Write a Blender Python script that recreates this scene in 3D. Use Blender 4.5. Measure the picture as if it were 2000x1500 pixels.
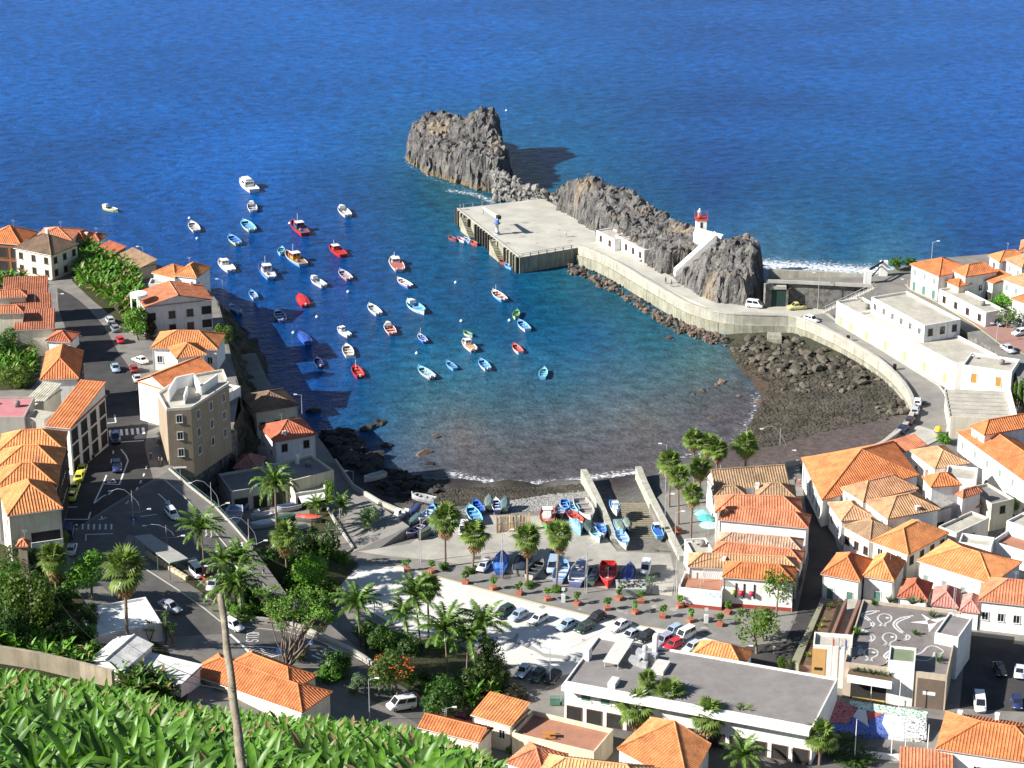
import bpy, math, random
import numpy as np
from mathutils import Vector, Matrix, noise
from mathutils.geometry import tessellate_polygon
random.seed(11)
RND = random.Random(5)
for o in list(bpy.data.objects):
 bpy.data.objects.remove(o)
SC = bpy.context.scene
COL = SC.collection
rad = math.radians
# ---------------------------------------------------------------- camera, sky, sun, exposure
CAM_H, PITCH, FPX = 185.0, rad(21.5), 4500.0      # metres above the sea, downward tilt, focal length for a 2000 px wide picture
cam = bpy.data.cameras.new('camera')
cam.sensor_width = 36.0
cam.lens = FPX / 2000.0 * 36.0
cam.clip_start = 1.0
cam.clip_end = 30000.0
cam_ob = bpy.data.objects.new('camera', cam)
COL.objects.link(cam_ob)
cam_ob.location = (0, 0, CAM_H)
cam_ob.rotation_euler = (math.pi / 2 - PITCH, 0, 0)
SC.camera = cam_ob
SUN_EL, SUN_AZ = rad(31), rad(16)                  # shadows fall to +x, turned a little away from the camera
to_sun = Vector((-math.cos(SUN_EL) * math.cos(SUN_AZ), -math.cos(SUN_EL) * math.sin(SUN_AZ), math.sin(SUN_EL)))
world = bpy.data.worlds.new('World')
SC.world = world
world.use_nodes = True
wn = world.node_tree.nodes
wl = world.node_tree.links
sky = wn.new('ShaderNodeTexSky')
sky.sky_type = 'NISHITA'
sky.sun_disc = False
sky.sun_elevation = SUN_EL
sky.sun_rotation = math.atan2(to_sun.x, to_sun.y)
sky.altitude = 100
sky.dust_density = 0.4
sky.ozone_density = 2.0
wn['Background'].inputs['Strength'].default_value = 0.055
wl.new(sky.outputs[0], wn['Background'].inputs['Color'])
sun = bpy.data.lights.new('sun', 'SUN')
sun.energy = 5.0
sun.angle = rad(0.5)
sun.color = (1.0, 0.95, 0.87)
sun_ob = bpy.data.objects.new('sun', sun)
COL.objects.link(sun_ob)
sun_ob.rotation_euler = (-to_sun).to_track_quat('-Z', 'Y').to_euler()
SC.view_settings.view_transform = 'Standard'
SC.view_settings.look = 'None'
SC.view_settings.exposure = 1.0
SC.view_settings.gamma = 1.0
SC.view_settings.use_curve_mapping = False
SC.cycles.max_bounces = 5
SC.cycles.diffuse_bounces = 2
SC.cycles.glossy_bounces = 2
SC.cycles.transmission_bounces = 3
SC.cycles.transparent_max_bounces = 4
# ---------------------------------------------------------------- survey: sight lines of the photograph turned into places
def ray(px, py):
 x = (px - 1000.0) / FPX
 y = (750.0 - py) / FPX
 return Vector((x, math.cos(PITCH) + y * math.sin(PITCH), -math.sin(PITCH) + y * math.cos(PITCH)))
def G(px, py, z=0.0):
 d = ray(px, py)
 t = (z - CAM_H) / d.z
 return Vector((d.x * t, d.y * t, z))
def GT(px, py, t):
 d = ray(px, py).normalized()
 return Vector((0, 0, CAM_H)) + d * t
def PXY(p):
 v = p - Vector((0, 0, CAM_H))
 f = v.y * math.cos(PITCH) - v.z * math.sin(PITCH)
 u = v.y * math.sin(PITCH) + v.z * math.cos(PITCH)
 return 1000 + FPX * v.x / f, 750 - FPX * u / f
def inside(poly, x, y):
 c = False
 n = len(poly)
 j = n - 1
 for i in range(n):
  xi, yi, xj, yj = poly[i][0], poly[i][1], poly[j][0], poly[j][1]
  if (yi > y) != (yj > y) and x < (xj - xi) * (y - yi) / (yj - yi) + xi:
   c = not c
  j = i
 return c
def seg_dist(poly, x, y, closed=True):
 best = 1e9
 n = len(poly)
 for i in range(n if closed else n - 1):
  ax, ay = poly[i][0], poly[i][1]
  bx, by = poly[(i + 1) % n][0], poly[(i + 1) % n][1]
  dx, dy = bx - ax, by - ay
  L = dx * dx + dy * dy
  t = 0 if L == 0 else max(0, min(1, ((x - ax) * dx + (y - ay) * dy) / L))
  d = math.hypot(ax + dx * t - x, ay + dy * t - y)
  if d < best:
   best = d
 return best
class Field:
 """smooth surface through scattered values (linear kernel)"""
 def __init__(self, pts):
  self.p = np.array([(a[0], a[1]) for a in pts], float)
  v = np.array([a[2] for a in pts], float)
  if v.ndim == 1:
   v = v[:, None]
  d = np.linalg.norm(self.p[:, None] - self.p[None], axis=2)
  self.m = v.mean(0)
  self.w = np.linalg.solve(d + 1e-6 * np.eye(len(d)), v - self.m)
 def many(self, q):
  q = np.asarray(q, float)
  out = []
  for k in range(0, len(q), 20000):
   d = np.linalg.norm(q[k:k + 20000, None] - self.p[None], axis=2)
   out.append(d @ self.w + self.m)
  return np.concatenate(out)
 def __call__(self, x, y):
  return float(self.many([(x, y)])[0][0])
# ---------------------------------------------------------------- materials
MATS = {}
def mat(name, c1, c2=None, scale=0.6, rough=0.85, bump=0.0, bscale=4.0, objcol=False, spec=0.25, metal=0.0, vcol=None,
  streak=0.0, contrast=(0.35, 0.65), speck=0.0, mode='noise', rand=0.0):
 """procedural surface: two tones mixed by a noise in world space, fine relief, optional object colour, streaks"""
 if name in MATS:
  return MATS[name]
 m = bpy.data.materials.new(name)
 m.use_nodes = True
 N, L = m.node_tree.nodes, m.node_tree.links
 b = N['Principled BSDF']
 b.inputs['Roughness'].default_value = rough
 b.inputs['Specular IOR Level'].default_value = spec
 b.inputs['Metallic'].default_value = metal
 geo = N.new('ShaderNodeNewGeometry')
 pos = geo.outputs['Position']
 if objcol:
  oi = N.new('ShaderNodeObjectInfo')
  base = oi.outputs['Color']
 elif vcol:
  a = N.new('ShaderNodeAttribute')
  a.attribute_name = vcol
  base = a.outputs['Color']
 else:
  r = N.new('ShaderNodeRGB')
  r.outputs[0].default_value = (*c1, 1)
  base = r.outputs[0]
 nz = N.new('ShaderNodeTexNoise')
 nz.inputs['Scale'].default_value = scale
 nz.inputs['Detail'].default_value = 6
 nz.inputs['Roughness'].default_value = 0.65
 L.new(pos, nz.inputs['Vector'])
 mr = N.new('ShaderNodeMapRange')
 mr.inputs['From Min'].default_value, mr.inputs['From Max'].default_value = contrast
 L.new(nz.outputs['Fac'], mr.inputs['Value'])
 if c2 is not None:
  mx = N.new('ShaderNodeMix')
  mx.data_type = 'RGBA'
  if objcol or vcol:
   mx.blend_type = 'MULTIPLY'
  L.new(mr.outputs[0], mx.inputs['Factor'])
  L.new(base, mx.inputs['A'])
  mx.inputs['B'].default_value = (*c2, 1)
  base = mx.outputs['Result']
 if streak:
  mp = N.new('ShaderNodeMapping')
  mp.inputs['Scale'].default_value = (1.6, 1.6, 0.12)
  L.new(pos, mp.inputs['Vector'])
  n2 = N.new('ShaderNodeTexNoise')
  n2.inputs['Scale'].default_value = 1.0
  n2.inputs['Detail'].default_value = 5
  L.new(mp.outputs[0], n2.inputs['Vector'])
  m2 = N.new('ShaderNodeMapRange')
  m2.inputs['From Min'].default_value, m2.inputs['From Max'].default_value = 0.45, 0.75
  m2.inputs['To Max'].default_value = streak
  L.new(n2.outputs['Fac'], m2.inputs['Value'])
  mx = N.new('ShaderNodeMix')
  mx.data_type = 'RGBA'
  mx.blend_type = 'MULTIPLY'
  L.new(m2.outputs[0], mx.inputs['Factor'])
  L.new(base, mx.inputs['A'])
  mx.inputs['B'].default_value = (0.35, 0.33, 0.3, 1)
  base = mx.outputs['Result']
 if speck:
  n3 = N.new('ShaderNodeTexNoise')
  n3.inputs['Scale'].default_value = bscale * 2.2
  n3.inputs['Detail'].default_value = 3
  L.new(pos, n3.inputs['Vector'])
  m3 = N.new('ShaderNodeMapRange')
  m3.inputs['From Min'].default_value, m3.inputs['From Max'].default_value = 0.3, 0.7
  m3.inputs['To Min'].default_value, m3.inputs['To Max'].default_value = 1 - speck, 1 + speck
  L.new(n3.outputs['Fac'], m3.inputs['Value'])
  hv = N.new('ShaderNodeHueSaturation')
  L.new(m3.outputs[0], hv.inputs['Value'])
  L.new(base, hv.inputs['Color'])
  base = hv.outputs[0]
 if rand:
  oi = N.new('ShaderNodeObjectInfo')
  m4 = N.new('ShaderNodeMapRange')
  m4.inputs['To Min'].default_value, m4.inputs['To Max'].default_value = 1 - rand, 1 + rand
  L.new(oi.outputs['Random'], m4.inputs['Value'])
  hv = N.new('ShaderNodeHueSaturation')
  L.new(m4.outputs[0], hv.inputs['Value'])
  L.new(base, hv.inputs['Color'])
  base = hv.outputs[0]
 L.new(base, b.inputs['Base Color'])
 if bump:
  nb = N.new('ShaderNodeTexNoise')
  nb.inputs['Scale'].default_value = bscale
  nb.inputs['Detail'].default_value = 7
  L.new(pos, nb.inputs['Vector'])
  bp = N.new('ShaderNodeBump')
  bp.inputs['Strength'].default_value = 1.0
  bp.inputs['Distance'].default_value = bump
  L.new(nb.outputs['Fac'], bp.inputs['Height'])
  L.new(bp.outputs[0], b.inputs['Normal'])
 MATS[name] = m
 return m
M_ROCK=mat('lava_rock',(0.095,0.085,0.08),(0.19,0.165,0.145),scale=0.35,bump=0.25,bscale=1.6,speck=0.35,rough=0.95,spec=0.1)
M_STONE=mat('beach_stone',(0.045,0.043,0.033),(0.135,0.118,0.092),scale=0.25,bump=0.06,bscale=3,speck=0.25,rough=0.9,rand=0.35)
M_CONC = mat('weathered_concrete', (0.47, 0.455, 0.40), (0.36, 0.35, 0.31), scale=0.25, bump=0.01, speck=0.08, streak=0.0)
M_SEAWALL = mat('stained_seawall_concrete', (0.37, 0.36, 0.29), (0.25, 0.25, 0.19), scale=0.5, bump=0.02, speck=0.1, streak=0.75)
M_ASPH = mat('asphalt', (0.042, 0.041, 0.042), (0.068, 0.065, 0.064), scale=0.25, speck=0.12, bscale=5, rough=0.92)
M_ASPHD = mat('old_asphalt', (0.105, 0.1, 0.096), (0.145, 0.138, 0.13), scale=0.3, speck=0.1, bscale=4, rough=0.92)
M_PROM = mat('worn_paving', (0.185, 0.178, 0.168), (0.25, 0.24, 0.22), scale=0.3, speck=0.1, bscale=4, rough=0.92)
M_PAVE = mat('pavement_stone', (0.24, 0.225, 0.2), (0.165, 0.155, 0.145), scale=0.3, speck=0.1, rough=0.9)
M_WHITE = mat('road_paint', (0.8, 0.8, 0.78), (0.62, 0.62, 0.6), scale=2.0, rough=0.7)
M_WALLW=mat('white_render_wall',(0.86,0.85,0.82),(0.76,0.74,0.71),scale=0.5,streak=0.22,rough=0.9,contrast=(0.45,0.8))
M_OBJ = mat('painted', (1, 1, 1), (0.82, 0.82, 0.82), scale=1.3, objcol=True, rough=0.45, spec=0.4)
M_OBJW = mat('painted_wall', (1, 1, 1), (0.88, 0.86, 0.84), scale=0.5, objcol=True, rough=0.9, streak=0.3)
M_TILE=mat('clay_roof_tiles',(1,1,1),(0.55,0.56,0.57),scale=0.5,objcol=True,rough=0.85,speck=0.26,bscale=1.8,contrast=(0.4,0.7))
M_GLASS = mat('dark_window_glass', (0.02, 0.024, 0.03), rough=0.08, spec=0.6)
M_METAL = mat('galvanised_steel', (0.55, 0.56, 0.57), (0.45, 0.46, 0.47), scale=2, rough=0.4, spec=0.5, metal=0.3)
M_DARK = mat('dark_rubber', (0.02, 0.02, 0.022), rough=0.7)
M_SOIL = mat('dry_soil', (0.16, 0.10, 0.06), (0.10, 0.075, 0.05), scale=0.8, bump=0.05, speck=0.25)
M_GREEN = mat('undergrowth_ground', (0.03, 0.05, 0.012), (0.07, 0.06, 0.03), scale=0.5, bump=0.2, speck=0.4)
# ---------------------------------------------------------------- mesh collector
class MB:
 def __init__(self):
  self.v, self.f, self.m, self.mats, self.sm = [], [], [], [], []
 def mi(self, m):
  if m not in self.mats:
   self.mats.append(m)
  return self.mats.index(m)
 def add(self, vs, fs, m, smooth=False):
  o = len(self.v)
  self.v += [tuple(a) for a in vs]
  k = self.mi(m)
  for f in fs:
   self.f.append([i + o for i in f])
   self.m.append(k)
   self.sm.append(smooth)
  return self
 def box(self, x0, x1, y0, y1, z0, z1, m):
  v = [(x0, y0, z0), (x1, y0, z0), (x1, y1, z0), (x0, y1, z0), (x0, y0, z1), (x1, y0, z1), (x1, y1, z1), (x0, y1, z1)]
  return self.add(v, [(0, 3, 2, 1), (4, 5, 6, 7), (0, 1, 5, 4), (1, 2, 6, 5), (2, 3, 7, 6), (3, 0, 4, 7)], m)
 def hexa(self, v, m):
  return self.add(v, [(0, 3, 2, 1), (4, 5, 6, 7), (0, 1, 5, 4), (1, 2, 6, 5), (2, 3, 7, 6), (3, 0, 4, 7)], m)
 def prism(self, poly, z0, z1, m, mtop=None):
  """poly: list of (x, y[, z]); top at each vertex z if given else z1; bottom z0"""
  if sum(poly[i][0] * poly[(i + 1) % len(poly)][1] - poly[(i + 1) % len(poly)][0] * poly[i][1] for i in range(len(poly))) < 0:
   poly = poly[::-1]
  top = [Vector((p[0], p[1], p[2] if len(p) > 2 else z1)) for p in poly]
  n = len(top)
  tri = tessellate_polygon([[Vector((p.x, p.y, 0)) for p in top]])
  fx = []
  for t in tri:
   a, b, c = (top[i] for i in t)
   s = (b.x - a.x) * (c.y - a.y) - (b.y - a.y) * (c.x - a.x)
   fx.append(t if s > 0 else (t[0], t[2], t[1]))
  self.add(top, fx, mtop or m)
  vs = top + [Vector((p.x, p.y, z0)) for p in top]
  self.add(vs, [(i + n, (i + 1) % n + n, (i + 1) % n, i) for i in range(n)], m)
  return self
 def tube(self, path, r, m, n=6, cap=True, smooth=True):
  path = [Vector(p) for p in path]
  rs = r if isinstance(r, (list, tuple)) else [r] * len(path)
  vs, fs = [], []
  for i, p in enumerate(path):
   t = (path[min(i + 1, len(path) - 1)] - path[max(i - 1, 0)]).normalized()
   a = Vector((0, 0, 1)) if abs(t.z) < 0.9 else Vector((1, 0, 0))
   u = t.cross(a).normalized()
   w = u.cross(t)
   for k in range(n):
    an = 2 * math.pi * k / n
    vs.append(p + (u * math.cos(an) + w * math.sin(an)) * rs[i])
  for i in range(len(path) - 1):
   for k in range(n):
    a, b = i * n + k, i * n + (k + 1) % n
    fs.append((a, a + n, b + n, b))
  self.add(vs, fs, m, smooth)
  if cap:
   self.add(vs[:n], [tuple(range(n))], m)
   self.add(vs[-n:], [tuple(range(n))[::-1]], m)
  return self
 def lathe(self, prof, m, n=10, cx=0, cy=0, smooth=True):
  vs, fs = [], []
  for (r, z) in prof:
   for k in range(n):
    a = 2 * math.pi * k / n
    vs.append((cx + r * math.cos(a), cy + r * math.sin(a), z))
  for i in range(len(prof) - 1):
   for k in range(n):
    a, b = i * n + k, i * n + (k + 1) % n
    fs.append((a, b, b + n, a + n))
  fs.append(tuple(range(n))[::-1])
  fs.append(tuple(range((len(prof) - 1) * n, len(prof) * n)))
  return self.add(vs, fs, m, smooth)
 def mesh(self, name):
  me = bpy.data.meshes.new(name)
  me.from_pydata(self.v, [], self.f)
  for m in self.mats:
   me.materials.append(m)
  me.polygons.foreach_set('material_index', self.m)
  me.polygons.foreach_set('use_smooth', self.sm)
  me.update()
  return me
 def build(self, name, parent=None, color=None):
  return put(name, self.mesh(name), parent, color)
def put(name, me, parent=None, color=None, loc=None, rot=None, scale=None):
 o = bpy.data.objects.new(name, me)
 COL.objects.link(o)
 if parent is not None:
  o.parent = parent
 if color is not None:
  o.color = (*color[:3], 1)
 if loc is not None:
  o.location = loc
 if rot is not None:
  o.rotation_euler = rot
 if scale is not None:
  o.scale = scale
 return o
def thing(name, label, cat, loc=(0, 0, 0), rz=0.0, group=None):
 o = bpy.data.objects.new(name, None)
 COL.objects.link(o)
 o.location = loc
 o.rotation_euler = (0, 0, rz)
 o.empty_display_size = 0.2
 return tag(o, label, cat, group)
def tag(o, label=None, cat=None, group=None, kind=None):
 if label: o['label'] = label
 if cat: o['category'] = cat
 if group: o['group'] = group
 if kind: o['kind'] = kind
 return o
def copy_thing(src, loc, rz, label, group=None):
 c = src.copy()
 COL.objects.link(c)
 c.location = loc
 c.rotation_euler = (0, 0, rz)
 c['label'] = label
 if group: c['group'] = group
 for ch in src.children:
  d = ch.copy(); COL.objects.link(d); d.parent = c
  for g in ch.children:
   e = g.copy(); COL.objects.link(e); e.parent = d
 return c
# ---------------------------------------------------------------- levels of the ground
ZON = []
def zone(name, pts, m, bottom=-3.0, mside=None, structure=True):
 """a level of ground: outline seen in the photograph, each corner at its own height"""
 px = [(p[0], p[1]) for p in pts]
 w = [G(*p) for p in pts]
 mb = MB().prism([tuple(p) for p in w], bottom, None, mside or m, m)
 tri = tessellate_polygon([[Vector((p.x, p.y, 0)) for p in w]])
 ZON.append((px, w, tri))
 o = mb.build(name)
 tag(o, kind='structure')
 return o
def at(px, py, dz=0.0):
 """the point of the ground seen at a pixel"""
 for (poly, w, tri) in reversed(ZON):
  if inside(poly, px, py):
   d = ray(px, py)
   o = Vector((0, 0, CAM_H))
   for t in tri:
    a, b, c = (w[i] for i in t)
    n = (b - a).cross(c - a)
    if abs(n.dot(d)) < 1e-9: continue
    s = n.dot(a - o) / n.dot(d)
    p = o + d * s
    if all(((q - r).cross(p - r)).dot(n) >= -1e-3 * n.length for r, q in ((a, b), (b, c), (c, a))):
     return p + Vector((0, 0, dz))
   z = sum(q.z for q in w) / len(w)
   return G(px, py, z + dz)
 return G(px, py, 4 + dz)
def sheet(name, pts, m, lift=0.004, parent=None, kind='structure', thick=0.0):
 """a thin surface lying on the ground (markings, patches); thick > 0 gives a kerb step"""
 w = [at(*p, lift + thick) for p in pts]
 mb = MB()
 if thick:
  mb.prism([tuple(p) for p in w], min(p.z for p in w) - thick - 0.2, None, m)
 else:
  mb.prism([tuple(p) for p in w], min(p.z for p in w) - 0.001, None, m)
 o = mb.build(name, parent)
 if parent is None: tag(o, kind=kind)
 return o
def strip(mb, pts, width, m, lift=0.012):
 """painted line along pixels of the ground"""
 w = [at(*p, lift) if len(p) == 2 else Vector(p) for p in pts]
 for a, b in zip(w[:-1], w[1:]):
  t = (b - a).normalized()
  s = Vector((-t.y, t.x, 0)).normalized() * width / 2
  mb.add([a - s, b - s, b + s, a + s], [(0, 1, 2, 3)], m)
def wall_along(name, line, zb, height, thick, m, parent=None, z=None):
 """a wall standing along a polyline of world points (top at point.z + height)"""
 mb = MB()
 n = len(line)
 offs = []
 for i in range(n):
  t = line[min(i + 1, n - 1)] - line[max(i - 1, 0)]
  s = Vector((-t.y, t.x, 0)).normalized() * thick / 2
  offs.append(s)
 for i in range(n - 1):
  a, b = line[i], line[i + 1]
  v = []
  for z_ in (0, 1):
   for p, s in ((a, -offs[i]), (b, -offs[i + 1]), (b, offs[i + 1]), (a, offs[i])):
    q = p + s
    v.append((q.x, q.y, (zb if zb is not None else p.z - 0.3) if z_ == 0 else p.z + height))
  mb.hexa(v, m)
 return mb.build(name, parent)
TOWN = [(630, 880), (690, 958), (745, 990), (800, 1008), (880, 1003), (1010, 1000), (1150, 1005), (1205, 1075), (1312, 1078),
  (1268, 985), (1300, 958), (1380, 938), (1470, 925), (1560, 908), (1585, 893), (1690, 870), (1715, 866), (1850, 835), (2150, 790),
  (2350, 1700), (-300, 1700), (-300, 1000), (400, 880)]
zone('town_ground', [(x, y, 4.0) for x, y in TOWN], M_PAVE)
# ---------------------------------------------------------------- the sea
def sea_material():
 m = bpy.data.materials.new('sea_water')
 m.use_nodes = True
 N, L = m.node_tree.nodes, m.node_tree.links
 b = N['Principled BSDF']
 b.inputs['Roughness'].default_value = 0.1
 b.inputs['IOR'].default_value = 1.33
 b.inputs['Specular IOR Level'].default_value = 0.06
 geo = N.new('ShaderNodeNewGeometry')
 a = N.new('ShaderNodeAttribute'); a.attribute_name = 'water_colour'
 f = N.new('ShaderNodeAttribute'); f.attribute_name = 'foam'
 def nz(scale, detail, sx=1.0, sy=1.0, rough=0.6):
  mp = N.new('ShaderNodeMapping')
  mp.inputs['Scale'].default_value = (sx, sy, 1)
  mp.inputs['Rotation'].default_value = (0, 0, rad(-18))
  L.new(geo.outputs['Position'], mp.inputs['Vector'])
  n = N.new('ShaderNodeTexNoise')
  n.inputs['Scale'].default_value = scale
  n.inputs['Detail'].default_value = detail
  n.inputs['Roughness'].default_value = rough
  L.new(mp.outputs[0], n.inputs['Vector'])
  return n.outputs['Fac']
 def math_(op, x, y):
  n = N.new('ShaderNodeMath'); n.operation = op
  for i, q in enumerate((x, y)):
   if isinstance(q, (int, float)): n.inputs[i].default_value = q
   else: L.new(q, n.inputs[i])
  return n.outputs[0]
 # value drifts in broad patches; finer noise paints the waves' light and dark
 n1 = nz(0.02, 5, 0.6, 1.0)
 mr = N.new('ShaderNodeMapRange')
 mr.inputs['From Min'].default_value, mr.inputs['From Max'].default_value = 0.3, 0.7
 mr.inputs['To Min'].default_value, mr.inputs['To Max'].default_value = 0.80, 1.2
 L.new(n1, mr.inputs['Value'])
 n2 = nz(0.34, 6, 0.7, 1.0, 0.7)
 mr2 = N.new('ShaderNodeMapRange')
 mr2.inputs['From Min'].default_value, mr2.inputs['From Max'].default_value = 0.32, 0.68
 mr2.inputs['To Min'].default_value, mr2.inputs['To Max'].default_value = 0.55, 1.48
 L.new(n2, mr2.inputs['Value'])
 hv = N.new('ShaderNodeHueSaturation')
 L.new(math_('MULTIPLY', mr.outputs[0], mr2.outputs[0]), hv.inputs['Value'])
 L.new(a.outputs['Color'], hv.inputs['Color'])
 # foam where the swell breaks
 fn = nz(1.1, 9, 1, 1, 0.78)
 th = N.new('ShaderNodeMapRange')
 th.interpolation_type = 'SMOOTHSTEP'
 th.inputs['From Min'].default_value, th.inputs['From Max'].default_value = 0.95, 1.12
 L.new(math_('ADD', fn, math_('MULTIPLY', f.outputs['Fac'], 0.56)), th.inputs['Value'])
 mx = N.new('ShaderNodeMix'); mx.data_type = 'RGBA'
 L.new(th.outputs[0], mx.inputs['Factor'])
 L.new(hv.outputs[0], mx.inputs['A'])
 mx.inputs['B'].default_value = (0.78, 0.8, 0.82, 1)
 L.new(mx.outputs['Result'], b.inputs['Base Color'])
 rr = N.new('ShaderNodeMapRange')
 rr.inputs['To Min'].default_value, rr.inputs['To Max'].default_value = 0.16, 0.8
 L.new(th.outputs[0], rr.inputs['Value'])
 L.new(rr.outputs[0], b.inputs['Roughness'])
 w = math_('ADD', math_('MULTIPLY', nz(0.33, 4, 0.75, 1.0), 1.3), math_('MULTIPLY', nz(1.2, 5, 0.8, 1.0), 0.7))
 bp = N.new('ShaderNodeBump')
 bp.inputs['Distance'].default_value = 0.55
 L.new(w, bp.inputs['Height'])
 L.new(bp.outputs[0], b.inputs['Normal'])
 return m
def build_sea():
 def axis(lo, hi, f0, f1, step):
  a = list(np.arange(f0, f1, step))
  s = step
  x = f1
  while x < hi:
   a.append(x); s *= 1.25; x += s
  s = step; x = f0 - step
  b = []
  while x > lo:
   b.append(x); s *= 1.25; x -= s
  return np.array(b[::-1] + a)
 xs = axis(-6000, 6000, -70, 125, 1.0)
 ys = axis(250, 9000, 395, 690, 1.0)
 X, Y = np.meshgrid(xs, ys)
 P = np.stack([X.ravel(), Y.ravel(), np.zeros(X.size)], 1)
 nx, ny = len(xs), len(ys)
 idx = np.arange(nx * ny).reshape(ny, nx)
 F = np.stack([idx[:-1, :-1].ravel(), idx[:-1, 1:].ravel(), idx[1:, 1:].ravel(), idx[1:, :-1].ravel()], 1)
 me = bpy.data.meshes.new('sea')
 me.from_pydata(P.tolist(), [], F.tolist())
 # colour of the water by depth and by the sand and weed it carries
 D,MID,TEAL,GRN,BRN=(0.001,0.082,0.315),(0.001,0.050,0.185),(0.003,0.066,0.16),(0.013,0.086,0.13),(0.082,0.080,0.092)
 c=[(100,-60,D),(1000,-60,D),(1900,-60,D),(100,200,D),(900,150,D),(1900,200,D),(1000,-400,D),(-800,200,D),(2800,200,D),
   (100,380,MID),(500,350,D),(1400,380,MID),(1900,460,MID),(1650,490,TEAL),(650,450,MID),(540,560,MID),(620,640,MID),
   (700,560,MID),(850,500,TEAL),(800,380,TEAL),(930,385,GRN),(850,350,GRN),(900,600,TEAL),(1000,560,TEAL),(1100,560,GRN),(1200,600,GRN),
   (1000,660,TEAL),(1150,660,TEAL),(1280,680,GRN),(1380,700,(0.055,0.12,0.13)),(750,700,TEAL),(900,740,(0.02,0.10,0.16)),(1100,760,(0.03,0.10,0.145)),
   (1250,760,(0.055,0.11,0.14)),(1400,760,(0.075,0.09,0.10)),(820,790,(0.03,0.10,0.145)),(950,800,(0.045,0.10,0.13)),(1100,820,(0.075,0.10,0.118)),
   (1250,820,(0.11,0.112,0.115)),(1400,820,BRN),(900,850,(0.12,0.115,0.115)),(1050,880,BRN),(1200,880,BRN),(1330,880,BRN),(900,910,BRN),(1000,930,BRN),(1100,925,BRN),
   (1450, 790, BRN), (650, 760, MID), (700, 830, TEAL), (1520, 505, (0.03, 0.11, 0.19)), (1700, 520, (0.03, 0.12, 0.19))]
 fld = Field([(a, b, col) for a, b, col in c])
 Z = P[:, 2] - CAM_H
 ff = P[:, 1] * math.cos(PITCH) - Z * math.sin(PITCH)
 uu = P[:, 1] * math.sin(PITCH) + Z * math.cos(PITCH)
 px = np.clip(1000 + FPX * P[:, 0] / ff, -800, 2800)
 py = np.clip(750 - FPX * uu / ff, -400, 1500)
 colr = np.clip(fld.many(np.stack([px, py], 1)), 0.004, 1)
 at_ = me.attributes.new('water_colour', 'FLOAT_COLOR', 'POINT')
 at_.data.foreach_set('color', np.concatenate([colr, np.ones((len(colr), 1))], 1).ravel().astype(np.float32))
 # foam along the shores: (polyline of the photograph, half width in metres, strength)
 foam = np.zeros(len(P))
 for line, w, s in FOAM:
  q = np.array([[G(a, b).x, G(a, b).y] for a, b in line])
  for (a, b) in zip(q[:-1], q[1:]):
   d = b - a
   t = np.clip(((P[:, :2] - a) @ d) / (d @ d), 0, 1)
   dist = np.linalg.norm(P[:, :2] - (a + t[:, None] * d), axis=1)
   foam = np.maximum(foam, s * np.clip(1 - dist / w, 0, 1) ** 0.7)
 at2 = me.attributes.new('foam', 'FLOAT', 'POINT')
 at2.data.foreach_set('value', foam.astype(np.float32))
 me.materials.append(sea_material())
 me.polygons.foreach_set('use_smooth', [True] * len(me.polygons))
 o = put('sea', me)
 tag(o, kind='structure')
FOAM=[([(885,925),(930,938),(1000,944),(1070,943),(1140,936)],5.5,.98),([(1150,934),(1200,928),(1245,921)],6.0,1.0),
  ([(1290, 905), (1335, 893), (1400, 880), (1440, 862), (1462, 830), (1480, 800), (1478, 770)], 7, 0.86),
  ([(1478,516),(1530,519),(1600,523),(1690,529),(1760,532)],16,1.05),([(1480,506),(1540,508),(1620,513),(1720,520)],9,0.8),
  ([(790,300),(800,325),(850,351),(900,366),(945,384),(970,392)],3.5,0.85),([(880,372),(930,380),(960,395)],6,0.95),
  ([(1200,575),(1290,618),(1370,655),(1430,668)],3,0.8),([(1140,535),(1190,560)],2.5,0.7),([(1425,690),(1480,715)],5,0.75)]
build_sea()
# ---------------------------------------------------------------- the beach
BEACH=[(560,800),(700,830),(820,850),(1000,880),(1250,870),(1330,850),(1380,800),(1400,740),(1340,680),(1360,645),(1500,640),(1590,655),(1660,690),
   (1720,730),(1770,775),(1790,800),(1780,840),(1715,880),(1590,905),(1480,935),(1390,950),(1310,975),(1320,1080),(1200,1082),(1150,1015),(1010,1012),(800,1018),(735,995),(680,960),(620,900)]
BZ = Field([(x, y, z) for x, y, z in [
 (640,870,0.6),(700,905,0.3),(760,935,0.1),(830,944,0),(880,935,0),(950,944,0),(1050,947,0),(1140,940,0),(1240,926,0),(1310,908,0),(1400,885,0),(1448,858,0),(1470,820,0),
 (1488,780,0),(1470,740,0),(1430,700,0),(1420,672,0),(880,1003,3.9),(1010,1000,3.9),(1150,1005,3.9),(800,1010,3.0),(745,990,2.4),(690,958,2.2),(630,890,2),
 (1205,1076,4.0),(1310,1079,4.0),(1190,1000,2.0),(1275,1000,2.0),(1235,960,0.9),(1020,968,1.3),(900,975,1.8),(1300,958,2.5),(1400,930,1.9),(1470,922,2.2),(1560,900,2.6),
 (1690,868,3.0),(1770,820,2.4),(1760,780,2.0),(1700,728,1.7),(1620,690,1.5),(1520,665,1.2),(1450,662,0.7),(1600,780,1.3),(1550,830,1.1),
 (700,850,-1),(800,890,-1.2),(1000,890,-1.4),(1200,870,-1.4),(1350,850,-1.0),(1380,780,-1.0),(1350,700,-1.6),(1360,650,-1.5),(600,820,-1)]])
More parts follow.
